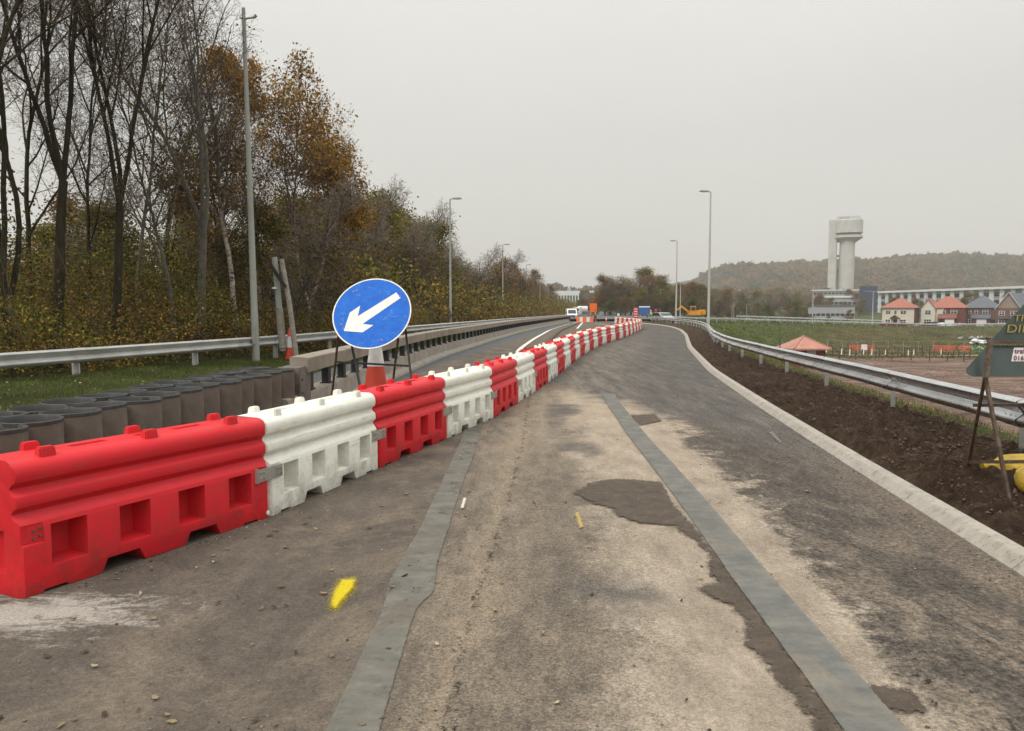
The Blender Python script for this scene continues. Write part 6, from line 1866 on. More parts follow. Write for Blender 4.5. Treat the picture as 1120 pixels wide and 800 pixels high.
def houses():
    Y = 230.0; k = Y / 840
    zb = ztop(357.5, Y)
    RZ = math.radians(-36)
    def X(px): return px * k / 1.09
    def RX0(px, y): return (px - 560) * y / 840
    # 1: cream house, brick flank, hipped orange roof
    r = empty('house', (RX0(985, Y), Y, zb), RZ, 'cream rendered house with a hipped orange roof, leftmost of the houses', 'house')
    E = 5.5; W1 = X(998.5) - X(964); 
    mb = MB(); mb.box2((X(964) - X(985), 0, 0), (X(998.5) - X(985), 8, E)); mb.build('front_wall', M['render'], r)
    mb = MB(); mb.box2((X(998.5) - X(985), 0.02, 0), (X(998.5) - X(985) + 0.12, 7.98, E)); mb.build('side_wall', M['brick'], r)
    o = hip_roof(W1, 8.1, 2.9, 0.45).build('roof', M['roof_orange'], r); o.location = (X(981.25) - X(985), 4, E + 0.18)
    for (px, z, w, h) in ((970.5, 4.3, 1.5, 1.1), (978.5, 4.3, 0.9, 1.1), (987, 4.3, 1.7, 1.1), (970.5, 1.5, 1.5, 1.4), (987, 1.5, 1.7, 1.4)): window_at(r, X(px) - X(985), -0.03, z, w, h)
    window_at(r, X(978.5) - X(985), -0.03, 1.1, 1.0, 2.1, door='front')
    o = gable_roof(2.4, 1.4, 0.9, 0.15, 'y').build('porch_roof', M['roof_orange'], r); o.location = (X(978.5) - X(985), -0.7, 2.45)
    for sx in (-1, 1): mb = MB(); mb.box((X(978.5) - X(985) + sx * 1.05, -1.3, 1.2), (0.15, 0.15, 2.4)); mb.build('porch_post', M['white_paint'], r)
    mb = MB(); mb.box((X(996) - X(985), 4, E + 2.9), (0.7, 0.7, 1.6)); mb.build('chimney', M['brick'], r)
    # 2: cream gable with brick garage side
    r = empty('house', (RX0(1028, Y), Y, zb), RZ, 'house with a cream front gable, orange roof and a white garage door in brick', 'house')
    ox = X(1028)
    mb = MB(); g0, g1 = X(1007.5) - ox, X(1022.5) - ox; gm = (g0 + g1) / 2
    mb.prism([(g0, 0), (g0, E), (gm, E + 2.5), (g1, E), (g1, 0)], -1.2, 8, axis='y'); mb.build('gable_wall', M['render'], r)
    mb = MB(); mb.box2((g1, 0, 0), (X(1031) - ox, 8, E)); mb.build('front_wall', M['render'], r)
    mb = MB(); mb.box2((X(1031) - ox, -0.02, 0), (X(1053) - ox, 8, E)); mb.build('front_wall', M['brick'], r)
    o = gable_roof(g1 - g0, 9.2, 2.5, 0.3, 'y').build('roof', M['roof_orange'], r); o.location = (gm, 3.4, E)
    o = hip_roof(X(1053) - ox - gm, 8, 3.4, 0.35).build('roof', M['roof_orange'], r); o.location = ((X(1053) - ox + gm) / 2, 4, E + 0.18)
    for (px, z, w, h) in ((1015, 4.3, 1.7, 1.3), (1015, 1.5, 2.1, 1.5), (1041.5, 4.4, 1.7, 1.1), (1031.5, 4.4, 0.9, 1.0)): window_at(r, X(px) - ox, -1.24 if px < 1022 else -0.06, z, w, h)
    mb = MB(); mb.box2((X(1026) - ox, -1.6, 0), (X(1044) - ox, -0.02, 2.5)); mb.build('garage_wall', M['brick'], r)
    mb = MB(); mb.add([(X(1025.3) - ox, -2.0, 2.5), (X(1045) - ox, -2.0, 2.5), (X(1045) - ox, -0.03, 3.8), (X(1025.3) - ox, -0.03, 3.8), (X(1025.3) - ox, -2.0, 2.4), (X(1045) - ox, -2.0, 2.4), (X(1045) - ox, -0.03, 2.4), (X(1025.3) - ox, -0.03, 2.4)], [(0, 1, 2, 3), (0, 4, 5, 1), (1, 5, 6, 2), (3, 7, 4, 0), (7, 6, 5, 4)]); mb.build('garage_roof', simple('garage_tile', (0.20, 0.075, 0.055), 0.9), r)
    window_at(r, X(1038) - ox, -1.64, 1.15, 2.4, 2.1, door='garage'); window_at(r, X(1029.5) - ox, -1.64, 1.1, 0.95, 2.1, door='front')
    # 3: brick house, grey hipped roof
    r = empty('house', (RX0(1071, Y), Y, zb), RZ, 'red brick house with a grey hipped roof and white garage door', 'house'); ox = X(1071)
    mb = MB(); mb.box2((X(1053.5) - ox, 0, 0), (X(1090) - ox, 9, E)); mb.build('front_wall', M['brick'], r)
    o = hip_roof(X(1090) - X(1053.5), 9, 3.8, 0.4).build('roof', M['roof_grey'], r); o.location = (X(1071.75) - ox, 4.5, E + 0.18)
    for (px, z, w, h) in ((1058, 4.4, 1.9, 1.1), (1067, 4.4, 0.9, 1.0), (1076, 4.4, 1.5, 1.1), (1058, 1.5, 2.0, 1.5)): window_at(r, X(px) - ox, -0.05, z, w, h)
    mb = MB(); mb.box2((X(1063) - ox, -1.5, 0), (X(1081) - ox, -0.02, 2.5)); mb.build('garage_wall', M['brick'], r)
    mb = MB(); a, b = X(1062) - ox, X(1082) - ox
    mb.add([(a, -1.9, 2.5), (b, -1.9, 2.5), (b, -0.03, 3.7), (a, -0.03, 3.7), (a, -1.9, 2.4), (b, -1.9, 2.4), (b, -0.03, 2.4), (a, -0.03, 2.4)], [(0, 1, 2, 3), (0, 4, 5, 1), (1, 5, 6, 2), (3, 7, 4, 0), (7, 6, 5, 4)]); mb.build('garage_roof', M['roof_grey'], r)
    window_at(r, X(1073) - ox, -1.54, 1.15, 2.5, 2.1, door='garage'); window_at(r, X(1084.5) - ox, -0.05, 1.05, 1.0, 2.1, door='front')
    # 4: brick gable with white barge boards
    Y4 = 215.0; k4 = Y4 / 840
    def X4(px): return px * k4 / 1.09
    r = empty('house', (RX0(1101, Y4), Y4, ztop(359, Y4)), RZ, 'brick house with an orange-brick front gable and white barge boards, half behind the green sign', 'house'); ox = X4(1101)
    g0, g1 = X4(1089.5) - ox, X4(1113) - ox; gm = (g0 + g1) / 2; E4 = 5.6; hg = 4.2
    mb = MB(); mb.box2((g0, 0, 0), (g1, 9, E4)); mb.build('front_wall', M['brick'], r)
    mb = MB(); mb.prism([(g0, E4), (gm, E4 + hg), (g1, E4)], 0.0, 9, axis='y'); mb.build('gable_wall', M['brick_orange'], r)
    mb = MB(); mb.box2((g1, 1.2, 0), (X4(1150) - ox, 9, E4)); mb.build('side_wall', M['brick'], r)
    o = gable_roof(g1 - g0, 9.4, hg, 0.35, 'y').build('roof', M['roof_grey'], r); o.location = (gm, 4.5, E4)
    o = gable_roof(X4(1155) - ox - gm, 8.2, hg * 0.97, 0.35, 'x').build('roof', M['roof_grey'], r); o.location = ((X4(1155) - ox + gm) / 2, 5, E4)
    for s_ in (-1, 1):
        sl = hg / ((g1 - g0) / 2)
        mb = MB(); mb.beam((gm, -0.30, E4 + hg + 0.12), (gm + s_ * ((g1 - g0) / 2 + 0.4), -0.30, E4 + 0.12 - sl * 0.4), 0.12, 0.30); mb.build('barge_board', M['white_paint'], r)
    for (px, z, w, h) in ((1095, 4.1, 1.4, 1.3), (1107, 4.1, 1.6, 1.3), (1095, 1.5, 1.5, 1.4)): window_at(r, X4(px) - ox, -0.05, z, w, h)
    mb = MB(); mb.box((gm, -0.5, 2.7), (4.2, 1.2, 0.25)); mb.build('porch_roof', M['roof_grey'], r)
    window_at(r, X4(1104) - ox, -0.05, 1.05, 1.0, 2.1, door='front')
houses()

# brick kiosk with pink pyramid roof below the guardrail
def kiosk():
    Y = 92; x = (878.5 - 560) / 840 * Y; zb = tz(x, Y)
    ze = ztop(381.5, Y)
    r = empty('brick_kiosk', (x, Y, zb), 0.12, 'small brick pump house with a pink pyramid roof, below the right guardrail', 'kiosk')
    mb = MB(); mb.box((0, 0, (ze - zb) / 2), (3.7, 3.7, ze - zb)); mb.build('wall', M['brick'], r)
    o = hip_roof(4.0, 4.0, 1.42, 0.35).build('roof', M['roof_pink'], r); o.location = (0, 0, ze - zb + 0.1)
    mb = MB(); mb.box((0.1, -1.87, 1.1), (1.1, 0.06, 2.1)); d = mb.build('door', M['grey_clad'], r)
    mb = MB(); mb.box((0.5, -1.93, 1.1), (0.05, 0.06, 0.14)); mb.build('handle', M['black'], d)
    for (a, b) in (((-2.35, -2.35, 0), (0, 0, 1.42)), ((2.35, -2.35, 0), (0, 0, 1.42))):
        mb = MB(); mb.beam((a[0], a[1], ze - zb + 0.14), (0, 0, ze - zb + 1.56), 0.14, 0.1); mb.build('hip_tile', M['roof_pink'], r)
kiosk()

# orange plastic fence panels, posts and marker cones at the foot of the bank
def fences():
    def fence_panel():
        root = empty('plastic_fence', (0, 0, 0), 0, 'x', 'fence', 'orange plastic fence panels below the green bank')
        mb = MB()
        for z in (0.12, 0.95): mb.box((0, 0, z), (1.9, 0.05, 0.10))
        for i in range(11): mb.box((-0.9 + 0.18 * i, 0, 0.54), (0.06, 0.04, 0.80))
        mb.box((0, 0, 0.54), (1.9, 0.045, 0.16))
        mb.build('panel', M['orange'], root)
        for s_ in (-1, 1): mb = MB(); mb.box((s_ * 0.7, 0, 0.03), (0.12, 0.5, 0.06)); mb.build('foot', M['black'], root)
        return root
    p = fence_panel(); first = True
    Y = 126
    i = 0
    for (a, b, nm) in ((927, 961, 'left'), (1020, 1062, 'right')):
        n = int((b - a) / 840 * Y / 1.95); 
        for k_ in range(n):
            px = a + (k_ + 0.5) * (b - a) / n; x = (px - 560) / 840 * Y
            lb = 'orange plastic fence panel, %s from the left in the %s run below the green bank' % (ORD[k_], nm)
            loc = (x, Y + 0.5 * math.sin(k_ * 1.7), tz(x, Y)); rz = 0.15 * math.sin(k_ * 2.3)
            if first: p.location = loc; p.rotation_euler = (0, 0, rz); p['label'] = lb; first = False
            else: thing_copy(p, loc, rz, label=lb)
    # timber posts with a wire
    rs = random.Random(9)
    Yp = 112
    post = None; n = 26
    for i in range(n):
        px = 898 + i * 6.6 + rs.uniform(-1.5, 1.5); Yq = Yp - (8 if i % 3 == 0 else 0) - (0.35 * max(0, i - 14)); x = (px - 560) / 840 * Yq
        H = rs.uniform(1.1, 1.6)
        mb = MB(); mb.tube([(0, 0, -0.1), (0.02, 0, H)], [0.085, 0.075], 7)
        o = mb.build('fence_post', M['dark_post']); o.location = (x, Yq, tz(x, Yq)); o.rotation_euler = (rs.uniform(-.06, .06), rs.uniform(-.08, .08), 0)
        tag(o, 'dark timber stake beyond the mud field, %s from the brick kiosk' % ORD[i], 'post', 'timber stakes beyond the mud field')
    for i, px in enumerate([904, 921, 930, 945, 954, 969, 994, 1000, 1030]):
        Yq = 116; x = (px - 560) / 840 * Yq
        mb = MB(); mb.lathe([(0.13, 0), (0.14, 0.05), (0.09, 0.06), (0.05, 0.85), (0.0, 0.9)], 10)
        o = mb.build('marker_post', M['white_paint']); o.location = (x, Yq, tz(x, Yq))
        tag(o, 'short white marker post by the pale path, %s from the brick kiosk' % ORD[i], 'post', 'white marker posts by the path')
    # wire mesh fence line
    Yf = 121
    root = empty('wire_fence', ((905 - 560) / 840 * Yf, Yf, 0), 0, 'thin grey wire fence running in front of the orange panels', 'fence')
    x0 = root.location.x; x1 = (1075 - 560) / 840 * Yf
    mb = MB(); x = x0
    zt = [tz(x0 + 2.4 * j, Yf) for j in range(int((x1 - x0) / 2.4) + 1)]
    for j, z in enumerate(zt):
        q = MB(); q.beam((2.4 * j, 0, z), (2.4 * j, 0, z + 1.9), 0.05); q.build('post', M['grey_clad'], root)
    for hgt in (0.3, 1.1, 1.88):
        for j in range(len(zt) - 1): mb.beam((2.4 * j, 0, zt[j] + hgt), (2.4 * (j + 1), 0, zt[j + 1] + hgt), 0.028)
    mb.build('wire', M['grey_clad'], root)
    # small white site board
    Yb = 124; x = (945.5 - 560) / 840 * Yb; zb = tz(x, Yb)
    root = empty('site_board', (x, Yb, zb), 0, 'small white notice board on two posts above the left orange panels', 'sign')
    z0 = ztop(383, Yb) - zb; z1 = ztop(377, Yb) - zb
    mb = MB(); mb.box((0, 0, (z0 + z1) / 2), (0.95, 0.05, z1 - z0)); mb.build('board', M['white_paint'], root)
    for s_ in (-1, 1): mb = MB(); mb.beam((s_ * 0.35, 0.05, 0), (s_ * 0.35, 0.05, z1), 0.07); mb.build('post', M['grey_clad'], root)
    # sign on the plain column
    Yc = 189; x = (886.5 - 560) / 840 * Yc; zc = tz(x, Yc)
    root = empty('road_sign', (x, Yc - 1, zc), 0, 'back of a grey square road sign beside the plain pale column', 'road sign')
    mb = MB(); mb.box((0, 0, ztop(340, Yc) - zc), (2.3, 0.05, 1.5)); mb.build('board', M['grey_clad'], root)
    for s_ in (-1, 1): mb = MB(); mb.beam((s_ * 0.7, 0.06, 0), (s_ * 0.7, 0.06, ztop(338, Yc) - zc), 0.09); mb.build('post', M['grey_clad'], root)
    # slender young trunk left of the kiosk
    Ys = 88; x = (853 - 560) / 840 * Ys; zs = tz(x, Ys)
    tb = MB(); tb.tube([(0, 0, -0.1), (0.03, 0, 2.2), (0, 0, ztop(353, Ys) - zs)], [0.10, 0.07, 0.03], 8)
    o = tb.build('timber_pole', M['dark_post']); o.location = (x, Ys, zs); tag(o, 'thin dark pole standing left of the brick kiosk', 'pole')
    # building materials before the houses
    rs = random.Random(4)
    def heap(px, py, Yq, w, h, m, name, label, cat, seed):
        x = (px - 560) / 840 * Yq; z = tz(x, Yq)
        mb = MB(); r2 = random.Random(seed)
        for i in range(16):
            mb.box((r2.uniform(-w / 2, w / 2), r2.uniform(-0.8, 0.8), r2.uniform(0, h)), (r2.uniform(0.3, 1.2), r2.uniform(0.3, 1.0), r2.uniform(0.1, 0.4)), Matrix.Rotation(r2.uniform(0, 3), 3, 'Z') @ Matrix.Rotation(r2.uniform(-.5, .5), 3, 'X'))
        o = mb.build(name, m); o.location = (x, Yq, z); tag(o, label, cat)
    heap(1070, 376, 150, 4.2, 0.9, M['white_paint'], 'rubble_heap', 'heap of pale sheets left of the green sign plate', 'rubble', 3)
    heap(1074, 374, 151, 3.4, 1.25, M['black'], 'rubble_heap', 'heap of black bags among the pale sheets', 'rubble', 5)
    heap(1062, 371, 170, 5.5, 0.5, M['grey_clad'], 'slab_stack', 'stack of blue-grey slabs left of the rubble heap', 'slabs', 8)
    heap(1066, 387, 132, 3.0, 0.5, simple('green_net', (0.10, 0.30, 0.12), 0.8), 'netting', 'crumpled green netting below the rubble heap', 'netting', 9)
    for i, (px, m, w, h, lb) in enumerate([(1000, 'grey_clad', 3.0, 1.1, 'low grey pallet pile before the cream house'), (1018, 'dark_post', 3.4, 1.2, 'dark timber pile before the cream gable'), (1028, 'white_paint', 1.6, 0.9, 'small white pile between the gabled house and its garage'), (1047, 'grey_clad', 2.6, 1.0, 'grey block pile before the brick garage'), (1082, 'concrete', 2.8, 0.9, 'pale block pile before the grey-roofed house'), (975, 'brick', 3.6, 0.8, 'brick pile under the windows of the cream house')]):
        heap(px, 357, 219, w, h, M[m], 'material_pile', lb, 'building materials', 20 + i)
    # low garden wall
    xw0, xw1 = (962 - 560) / 840 * 222, (1034 - 560) / 840 * 222
    mb = MB(); mb.box(((xw0 + xw1) / 2, 222, tz((xw0 + xw1) / 2, 222) + 0.45), (xw1 - xw0, 0.3, 1.1)); o = mb.build('garden_wall', M['brick']); tag(o, 'long low brick garden wall in front of the cream houses', 'wall')
fences()

# ------------------------------------------------------------------ vehicles
def wheel(root, x, y, r, w=0.22):
    t = MB(); t.lathe([(r * 0.62, -w / 2), (r * 0.95, -w / 2), (r, -w / 3), (r, w / 3), (r * 0.95, w / 2), (r * 0.62, w / 2)], 20); o = t.build('wheel', M['rubber'], root, smooth=40)
    o.rotation_euler = (math.pi / 2, 0, math.pi / 2); o.location = (x, y, r)
    q = MB(); q.lathe([(0, -w / 2 + 0.04), (r * 0.6, -w / 2 + 0.02), (r * 0.62, w / 2 - 0.02), (0, w / 2 - 0.04)], 16); q.build('rim', M['galv'], o)
def van(px, Y, zb, label, H=2.35, Wd=1.95, L=5.2):
    x = (px - 560) / 840 * Y
    r = empty('van', (x, Y, zb), 0.0, label, 'van')
    prof = [(-L / 2, 0.35), (-L / 2, 0.95), (-L / 2 + 0.12, 1.05), (-L / 2 + 0.75, 1.22), (-L / 2 + 1.5, H - 0.12), (-L / 2 + 1.9, H), (L / 2 - 0.1, H), (L / 2, H - 0.15), (L / 2, 0.35)]
    mb = MB(); mb.prism(prof, -Wd / 2, Wd / 2, axis='x'); mb.build('body', M['white_paint'], r, smooth=35, bevel=0.06)
    mb = MB(); a, b = (-L / 2 + 0.80, 1.26), (-L / 2 + 1.46, H - 0.18)
    mb.add([(-Wd / 2 + 0.14, a[0] - 0.03, a[1]), (Wd / 2 - 0.14, a[0] - 0.03, a[1]), (Wd / 2 - 0.2, b[0] - 0.03, b[1]), (-Wd / 2 + 0.2, b[0] - 0.03, b[1]), (-Wd / 2 + 0.14, a[0], a[1] - 0.02), (Wd / 2 - 0.14, a[0], a[1] - 0.02), (Wd / 2 - 0.2, b[0], b[1] - 0.02), (-Wd / 2 + 0.2, b[0], b[1] - 0.02)], [(0, 1, 2, 3), (4, 7, 6, 5), (0, 4, 5, 1), (2, 6, 7, 3), (1, 5, 6, 2), (0, 3, 7, 4)]); mb.build('windscreen', M['glass'], r)
    for s_ in (-1, 1):
        mb = MB(); mb.box((s_ * (Wd / 2 + 0.005), -L / 2 + 1.75, 1.65), (0.02, 0.8, 0.55)); mb.build('side_window', M['glass'], r)
        mb = MB(); mb.box((s_ * 0.70, -L / 2 - 0.02, 0.86), (0.34, 0.06, 0.2)); mb.build('headlight', M['galv'], r, bevel=0.02)
        mb = MB(); mb.box((s_ * (Wd / 2 + 0.12), -L / 2 + 1.1, 1.5), (0.16, 0.1, 0.3)); mb.build('mirror', M['black'], r)
        for y in (-L / 2 + 0.95, L / 2 - 1.1): wheel(r, s_ * (Wd / 2 - 0.14), y, 0.34)
    mb = MB(); mb.box((0, -L / 2 - 0.02, 0.80), (0.9, 0.05, 0.22)); mb.build('grille', M['black'], r)
    mb = MB(); mb.box((0, -L / 2 - 0.03, 0.44), (Wd - 0.05, 0.12, 0.24)); mb.build('bumper', M['black'], r)
van(624.8, 140, -0.1, 'white van driving toward the camera on the left carriageway', 2.15, 1.75)
def tanker():
    Y = 215; x = (638 - 560) / 840 * Y
    r = empty('lorry', (x, Y, 0.0), math.radians(-28), 'white tanker lorry on the far road behind the van', 'lorry')
    mb = MB(); mb.tube([(0, -3.6, 1.95), (0, -3.4, 1.95), (0, 3.4, 1.95), (0, 3.6, 1.95)], [0.75, 1.0, 1.0, 0.75], 20); mb.build('tank', M['white_paint'], r, smooth=40)
    mb = MB(); mb.prism([(-5.7, 0.5), (-5.7, 1.5), (-5.4, 2.6), (-3.9, 2.75), (-3.9, 0.5)], -1.15, 1.15, axis='x'); mb.build('cab', M['white_paint'], r, bevel=0.05)
    mb = MB(); mb.box((0, -5.56, 1.95), (2.0, 0.08, 0.7), Matrix.Rotation(math.radians(-14), 3, 'X')); mb.build('windscreen', M['glass'], r)
    mb = MB(); mb.box((0, 0, 0.85), (1.0, 8.5, 0.25)); mb.build('chassis', M['black'], r)
    for s_ in (-1, 1):
        for y in (-4.8, 1.4, 2.6): wheel(r, s_ * 1.0, y, 0.5, 0.3)
tanker()
def car():
    Y = 108; x = (724.5 - 560) / 840 * Y; 
    r = empty('parked_car', (x, Y, 0.0), math.radians(18), 'silver car parked beyond the right end of the barriers', 'car')
    L, Wd = 4.2, 1.75
    prof = [(-L / 2, 0.3), (-L / 2, 0.75), (-L / 2 + 0.9, 0.95), (-L / 2 + 1.6, 1.42), (L / 2 - 1.0, 1.45), (L / 2 - 0.2, 0.98), (L / 2, 0.9), (L / 2, 0.3)]
    mb = MB(); mb.prism(prof, -Wd / 2, Wd / 2, axis='x'); mb.build('body', M['silver'], r, smooth=35, bevel=0.08)
    for s_ in (-1, 1):
        mb = MB(); mb.prism([(-L / 2 + 1.15, 0.98), (-L / 2 + 1.7, 1.36), (L / 2 - 1.1, 1.38), (L / 2 - 0.5, 1.0)], s_ * (Wd / 2 - 0.01), s_ * (Wd / 2 + 0.012), axis='x'); mb.build('side_window', M['glass'], r)
        mb = MB(); mb.box((s_ * 0.62, -L / 2 + 0.02, 0.68), (0.32, 0.08, 0.16)); mb.build('headlight', M['galv'], r)
        for y in (-L / 2 + 0.8, L / 2 - 0.8): wheel(r, s_ * (Wd / 2 - 0.10), y, 0.31)
    mb = MB(); mb.box((0, -L / 2 + 1.22, 1.19), (1.45, 0.04, 0.5), Matrix.Rotation(math.radians(-55), 3, 'X')); mb.build('windscreen', M['glass'], r)
car()
def digger():
    Y = 150; x = (757 - 560) / 840 * Y
    r = empty('excavator', (x, Y, 0.0), math.radians(8), 'orange-yellow excavator with its arm reaching left, behind the far guardrail', 'excavator')
    for s_ in (-1, 1):
        mb = MB(); mb.prism([(-1.2, 0.1), (-1.35, 0.35), (-1.2, 0.62), (1.2, 0.62), (1.35, 0.35), (1.2, 0.1)], s_ * 0.7 - 0.2, s_ * 0.7 + 0.2, axis='y'); mb.build('track', M['rubber'], r)
    mb = MB(); mb.box((0.35, 0, 1.15), (2.2, 1.7, 0.75)); mb.box((1.0, 0, 1.55), (1.0, 1.6, 0.5)); mb.build('body', M['digger'], r, bevel=0.06)
    mb = MB(); mb.prism([(-0.7, 1.5), (-0.65, 2.55), (0.35, 2.6), (0.4, 1.5)], -0.8, 0.1, axis='y'); cb = mb.build('cab', M['digger'], r, bevel=0.04)
    mb = MB(); mb.box((-0.15, -0.82, 2.1), (0.8, 0.04, 0.7)); mb.box((-0.70, -0.35, 2.1), (0.04, 0.7, 0.7)); mb.build('window', M['glass'], cb)
    mb = MB(); mb.beam((-0.6, 0.35, 1.4), (-2.1, 0.35, 2.5), 0.28, 0.38); mb.beam((-2.0, 0.35, 2.55), (-3.0, 0.35, 1.8), 0.22, 0.3); mb.build('boom', M['digger'], r)
    mb = MB(); mb.prism([(-3.3, 0.8), (-2.7, 0.9), (-2.8, 1.6), (-3.1, 1.85), (-3.2, 1.2)], 0.0, 0.7, axis='y'); mb.build('bucket', M['black'], r)
    mb = MB(); mb.box((2.0, 0, 1.4), (0.9, 1.5, 1.0)); mb.build('counterweight', M['digger'], r, bevel=0.1)
digger()

# ------------------------------------------------------------------ small far signs
def board_sign(name, px, Y, py0, py1, wpx, m, label, feet=True, zb=0.0, tops=None):
    x = (px - 560) / 840 * Y; z0, z1 = ztop(py1, Y) - zb, ztop(py0, Y) - zb; w = wpx / 840 * Y
    r = empty(name, (x, Y, zb), 0, label, 'sign')
    mb = MB(); mb.box((0, 0, (z0 + z1) / 2), (w, 0.05, z1 - z0)); b = mb.build('board', m, r, bevel=0.01)
    for s_ in (-1, 1): mb = MB(); mb.beam((s_ * w * 0.35, 0.06, 0), (s_ * w * 0.35, 0.06, z1 - 0.05), 0.09); mb.build('post', M['grey_clad'], r)
    return r, b, w, z0, z1
r, b, w, z0, z1 = board_sign('arrow_board', 648.5, 118, 332, 341.5, 8.2, M['orange_sign'], 'orange board sign on black legs beside the van')
mb = MB(); mb.box((-w / 2 - 0.12, 0, (z0 + z1) / 2 - 0.1), (0.22, 0.2, (z1 - z0) * 0.6)); mb.build('side_lamp', M['black'], r)
r, b, w, z0, z1 = board_sign('red_board', 695, 120, 336.5, 348, 5.2, M['red_sign'], 'tall red sign board beside the blue one at the far end of the road')
for i in range(4):
    mb = MB(); mb.box((0, -0.03, z0 + (z1 - z0) * (0.15 + 0.23 * i)), (w * 0.7, 0.02, (z1 - z0) * 0.07)); mb.build('white_line', M['white_paint'], b)
r, b, w, z0, z1 = board_sign('blue_board', 704.5, 126, 335, 344, 12, M['blue_sign'], 'wide blue sign board right of the tall red one')
mb = MB(); mb.box((0, -0.03, z1 - 0.12), (w, 0.02, 0.2)); mb.build('border', M['white_paint'], b)
for (px, py, Y, lb) in [(676, 343, 120, 'thin grey marker pole left of the red board'), (717, 338, 112, 'thin pole with a small red plate right of the blue board')]:
    x = (px - 560) / 840 * Y; r = empty('marker_pole', (x, Y, 0), 0, lb, 'pole')
    H = ztop(py, Y); mb = MB(); mb.tube([(0, 0, 0), (0, 0, H)], 0.06, 8); mb.build('pole', M['grey_clad'], r)
    mb = MB(); mb.box((0, -0.07, H - 0.2), (0.35, 0.03, 0.35)); mb.build('plate', M['red_sign'] if px > 700 else M['white_paint'], r)
for i, (px, Y) in enumerate([(632, 112), (635.5, 114), (639, 112), (643, 115), (647, 112)]):
    x = (px - 560) / 840 * Y
    r = empty('water_barrier', (x, Y, 0), 0.1, 'low orange and white road barrier beside the van, %s from the left' % ORD[i], 'barrier', 'small orange barriers beside the van')
    mb = MB(); mb.prism([(-0.2, 0), (-0.1, 0.75), (0.1, 0.75), (0.2, 0)], -0.24, 0.24, axis='x'); mb.build('body', M['orange_sign'] if i % 2 == 0 else M['cone_white'], r, bevel=0.03)
cone('traffic_cone', (*G(663, 352.5), 0), 0.9, 'small distant cone left of the red board, in front of the far barriers')

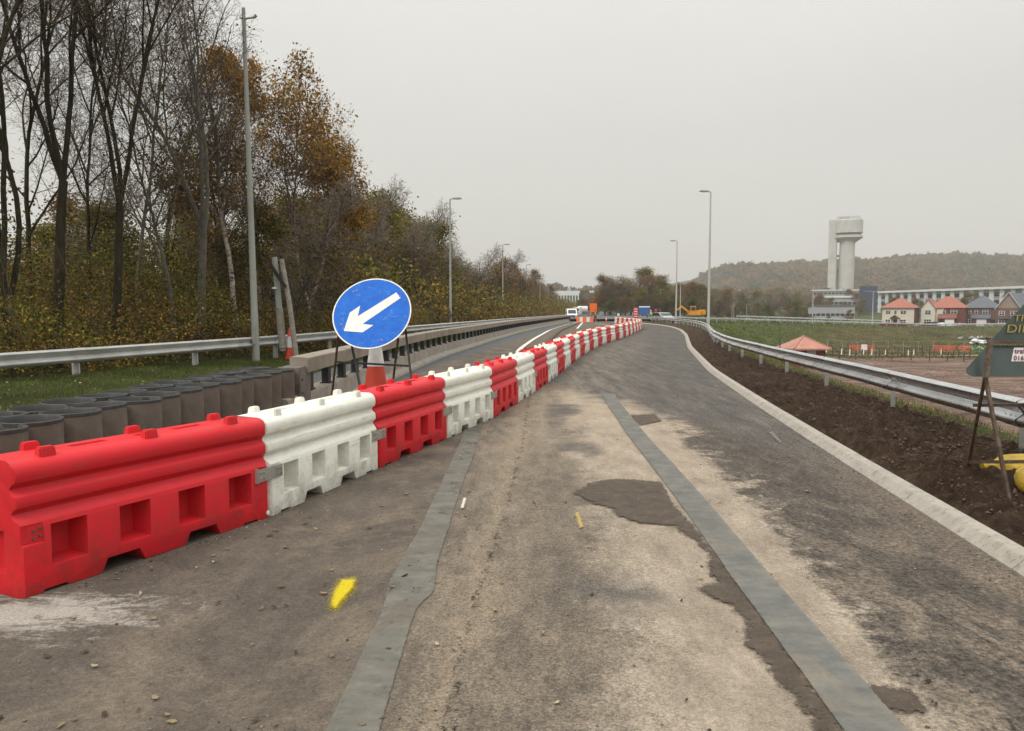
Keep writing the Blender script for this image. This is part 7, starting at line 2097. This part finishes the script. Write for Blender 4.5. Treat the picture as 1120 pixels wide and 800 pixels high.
# ------------------------------------------------------------------ people: one continuous skinned body each
def person(px, Y, zb, rz, label, vest, helmet=True, H=1.78, stride=0.12, arms=0.0):
    x = (px - 560) / 840 * Y
    s = H / 1.78
    J = {'pel': (0, 0, 0.95), 'spi': (0, 0.01, 1.15), 'che': (0, 0.0, 1.36), 'nek': (0, 0, 1.50), 'hea': (0, -0.01, 1.58), 'hed': (0, -0.015, 1.68), 'top': (0, -0.01, 1.755)}
    R = {'pel': (.15, .11), 'spi': (.13, .10), 'che': (.155, .11), 'nek': (.06, .06), 'hea': (.07, .08), 'hed': (.078, .09), 'top': (.05, .06)}
    E = [('pel', 'spi'), ('spi', 'che'), ('che', 'nek'), ('nek', 'hea'), ('hea', 'hed'), ('hed', 'top')]
    for sg, t in ((-1, 'l'), (1, 'r')):
        f = stride * sg
        J.update({t + 'hip': (sg * .10, 0, .90), t + 'kne': (sg * .11, -.03 + f * .5, .50), t + 'ank': (sg * .12, f, .09), t + 'toe': (sg * .13, f - .17, .035)})
        R.update({t + 'hip': (.09, .09), t + 'kne': (.06, .06), t + 'ank': (.045, .045), t + 'toe': (.04, .03)})
        E += [('pel', t + 'hip'), (t + 'hip', t + 'kne'), (t + 'kne', t + 'ank'), (t + 'ank', t + 'toe')]
        J.update({t + 'sho': (sg * .19, 0, 1.42), t + 'elb': (sg * .26, .02, 1.14), t + 'wri': (sg * .25, -.10 - arms, .93 + arms), t + 'han': (sg * .25, -.14 - arms * 1.3, .85 + arms * 1.2)})
        R.update({t + 'sho': (.065, .065), t + 'elb': (.045, .045), t + 'wri': (.030, .030), t + 'han': (.035, .018)})
        E += [('che', t + 'sho'), (t + 'sho', t + 'elb'), (t + 'elb', t + 'wri'), (t + 'wri', t + 'han')]
        for q, (dx, dz) in enumerate(((-.02, -.07), (-.007, -.085), (.007, -.08), (.02, -.065))):
            n = t + 'f%d' % q; h = J[t + 'han']; J[n] = (h[0] + dx, h[1] - .02, h[2] + dz); R[n] = (.009, .009); E.append((t + 'han', n))
        n = t + 'th'; h = J[t + 'han']; J[n] = (h[0] - sg * .045, h[1] - .03, h[2] - .02); R[n] = (.010, .010); E.append((t + 'han', n))
    def skin(name, names, mat, grow=1.0, parent=None):
        ns = [n for n in J if n in names]; idx = {n: i for i, n in enumerate(ns)}
        me = bpy.data.meshes.new(name); me.from_pydata([J[n] for n in ns], [(idx[a], idx[b]) for a, b in E if a in idx and b in idx], [])
        o = bpy.data.objects.new(name, me); COL.objects.link(o)
        md = o.modifiers.new('s', 'SKIN'); md.use_smooth_shade = True
        for n, i in idx.items():
            me.skin_vertices[0].data[i].radius = (R[n][0] * grow, R[n][1] * grow); me.skin_vertices[0].data[i].use_root = (i == 0)
        o.modifiers.new('u', 'SUBSURF').levels = 1
        bpy.context.view_layer.update()
        m2 = bpy.data.meshes.new_from_object(o.evaluated_get(bpy.context.evaluated_depsgraph_get()))
        bpy.data.objects.remove(o)
        m2.materials.clear(); m2.materials.append(mat)
        o2 = bpy.data.objects.new(name, m2); COL.objects.link(o2)
        if parent: o2.parent = parent
        return o2
    body = skin('person', list(J), M['skin']); body.location = (x, Y, zb); body.rotation_euler = (0, 0, rz); body.scale = (s, s, s)
    tag(body, label, 'person')
    skin('jacket', ['pel', 'spi', 'che', 'nek', 'lsho', 'lelb', 'lwri', 'rsho', 'relb', 'rwri'], vest, 1.16, body)
    skin('trousers', ['pel', 'lhip', 'lkne', 'lank', 'rhip', 'rkne', 'rank'], M['trousers'], 1.18, body)
    for sg, t in ((-1, 'l'), (1, 'r')):
        a = J[t + 'toe']; mb = MB(); mb.box((a[0], a[1] + .06, .045), (.10, .28, .09)); mb.build('boot', M['black'], body, bevel=0.02)
    mb = MB(); mb.lathe([(0.125, 0.0), (0.12, 0.02), (0.105, 0.03), (0.10, 0.07), (0.06, 0.115), (0.0, 0.125)], 16); o = mb.build('helmet' if helmet else 'hair', M['helmet'] if helmet else M['black'], body, smooth=40); o.location = (0, -0.01, 1.70); 
    for ex in (-.03, .03): mb = MB(); mb.box((ex, -0.105, 1.675), (.018, .01, .012)); mb.build('eye', M['black'], body)
    mb = MB(); mb.box((0, -0.115, 1.645), (.022, .03, .04)); mb.build('nose', M['skin'], body, bevel=0.006)
person(708, 142, 0, 0.3, 'left worker of a pair in yellow hi-vis jackets beside the blue board', M['hivis'], arms=0.1)
person(711.5, 140, 0, -0.9, 'right worker of a pair in yellow hi-vis jackets beside the blue board', M['hivis'], stride=0.05)
person(651, 112, 0, 1.4, 'worker in an orange jacket and dark trousers walking below the orange board', M['hivis_orange'], helmet=False, stride=0.25)

# ------------------------------------------------------------------ the damp air
def haze():
    mb = MB(); mb.box2((-1200, -220, -9), (2400, 3300, 175))
    o = mb.build('haze'); me = o.data
    m = bpy.data.materials.new('haze_air'); m.use_nodes = True; nt = m.node_tree; nt.nodes.clear()
    out = nt.nodes.new('ShaderNodeOutputMaterial'); v = nt.nodes.new('ShaderNodeVolumePrincipled')
    v.inputs['Color'].default_value = (0.95, 0.94, 0.91, 1); v.inputs['Density'].default_value = HAZE; v.inputs['Anisotropy'].default_value = 0.3
    nt.links.new(v.outputs[0], out.inputs['Volume']); me.materials.append(m)
    tag(o, kind='stuff')
HAZE = 0.00034
haze()
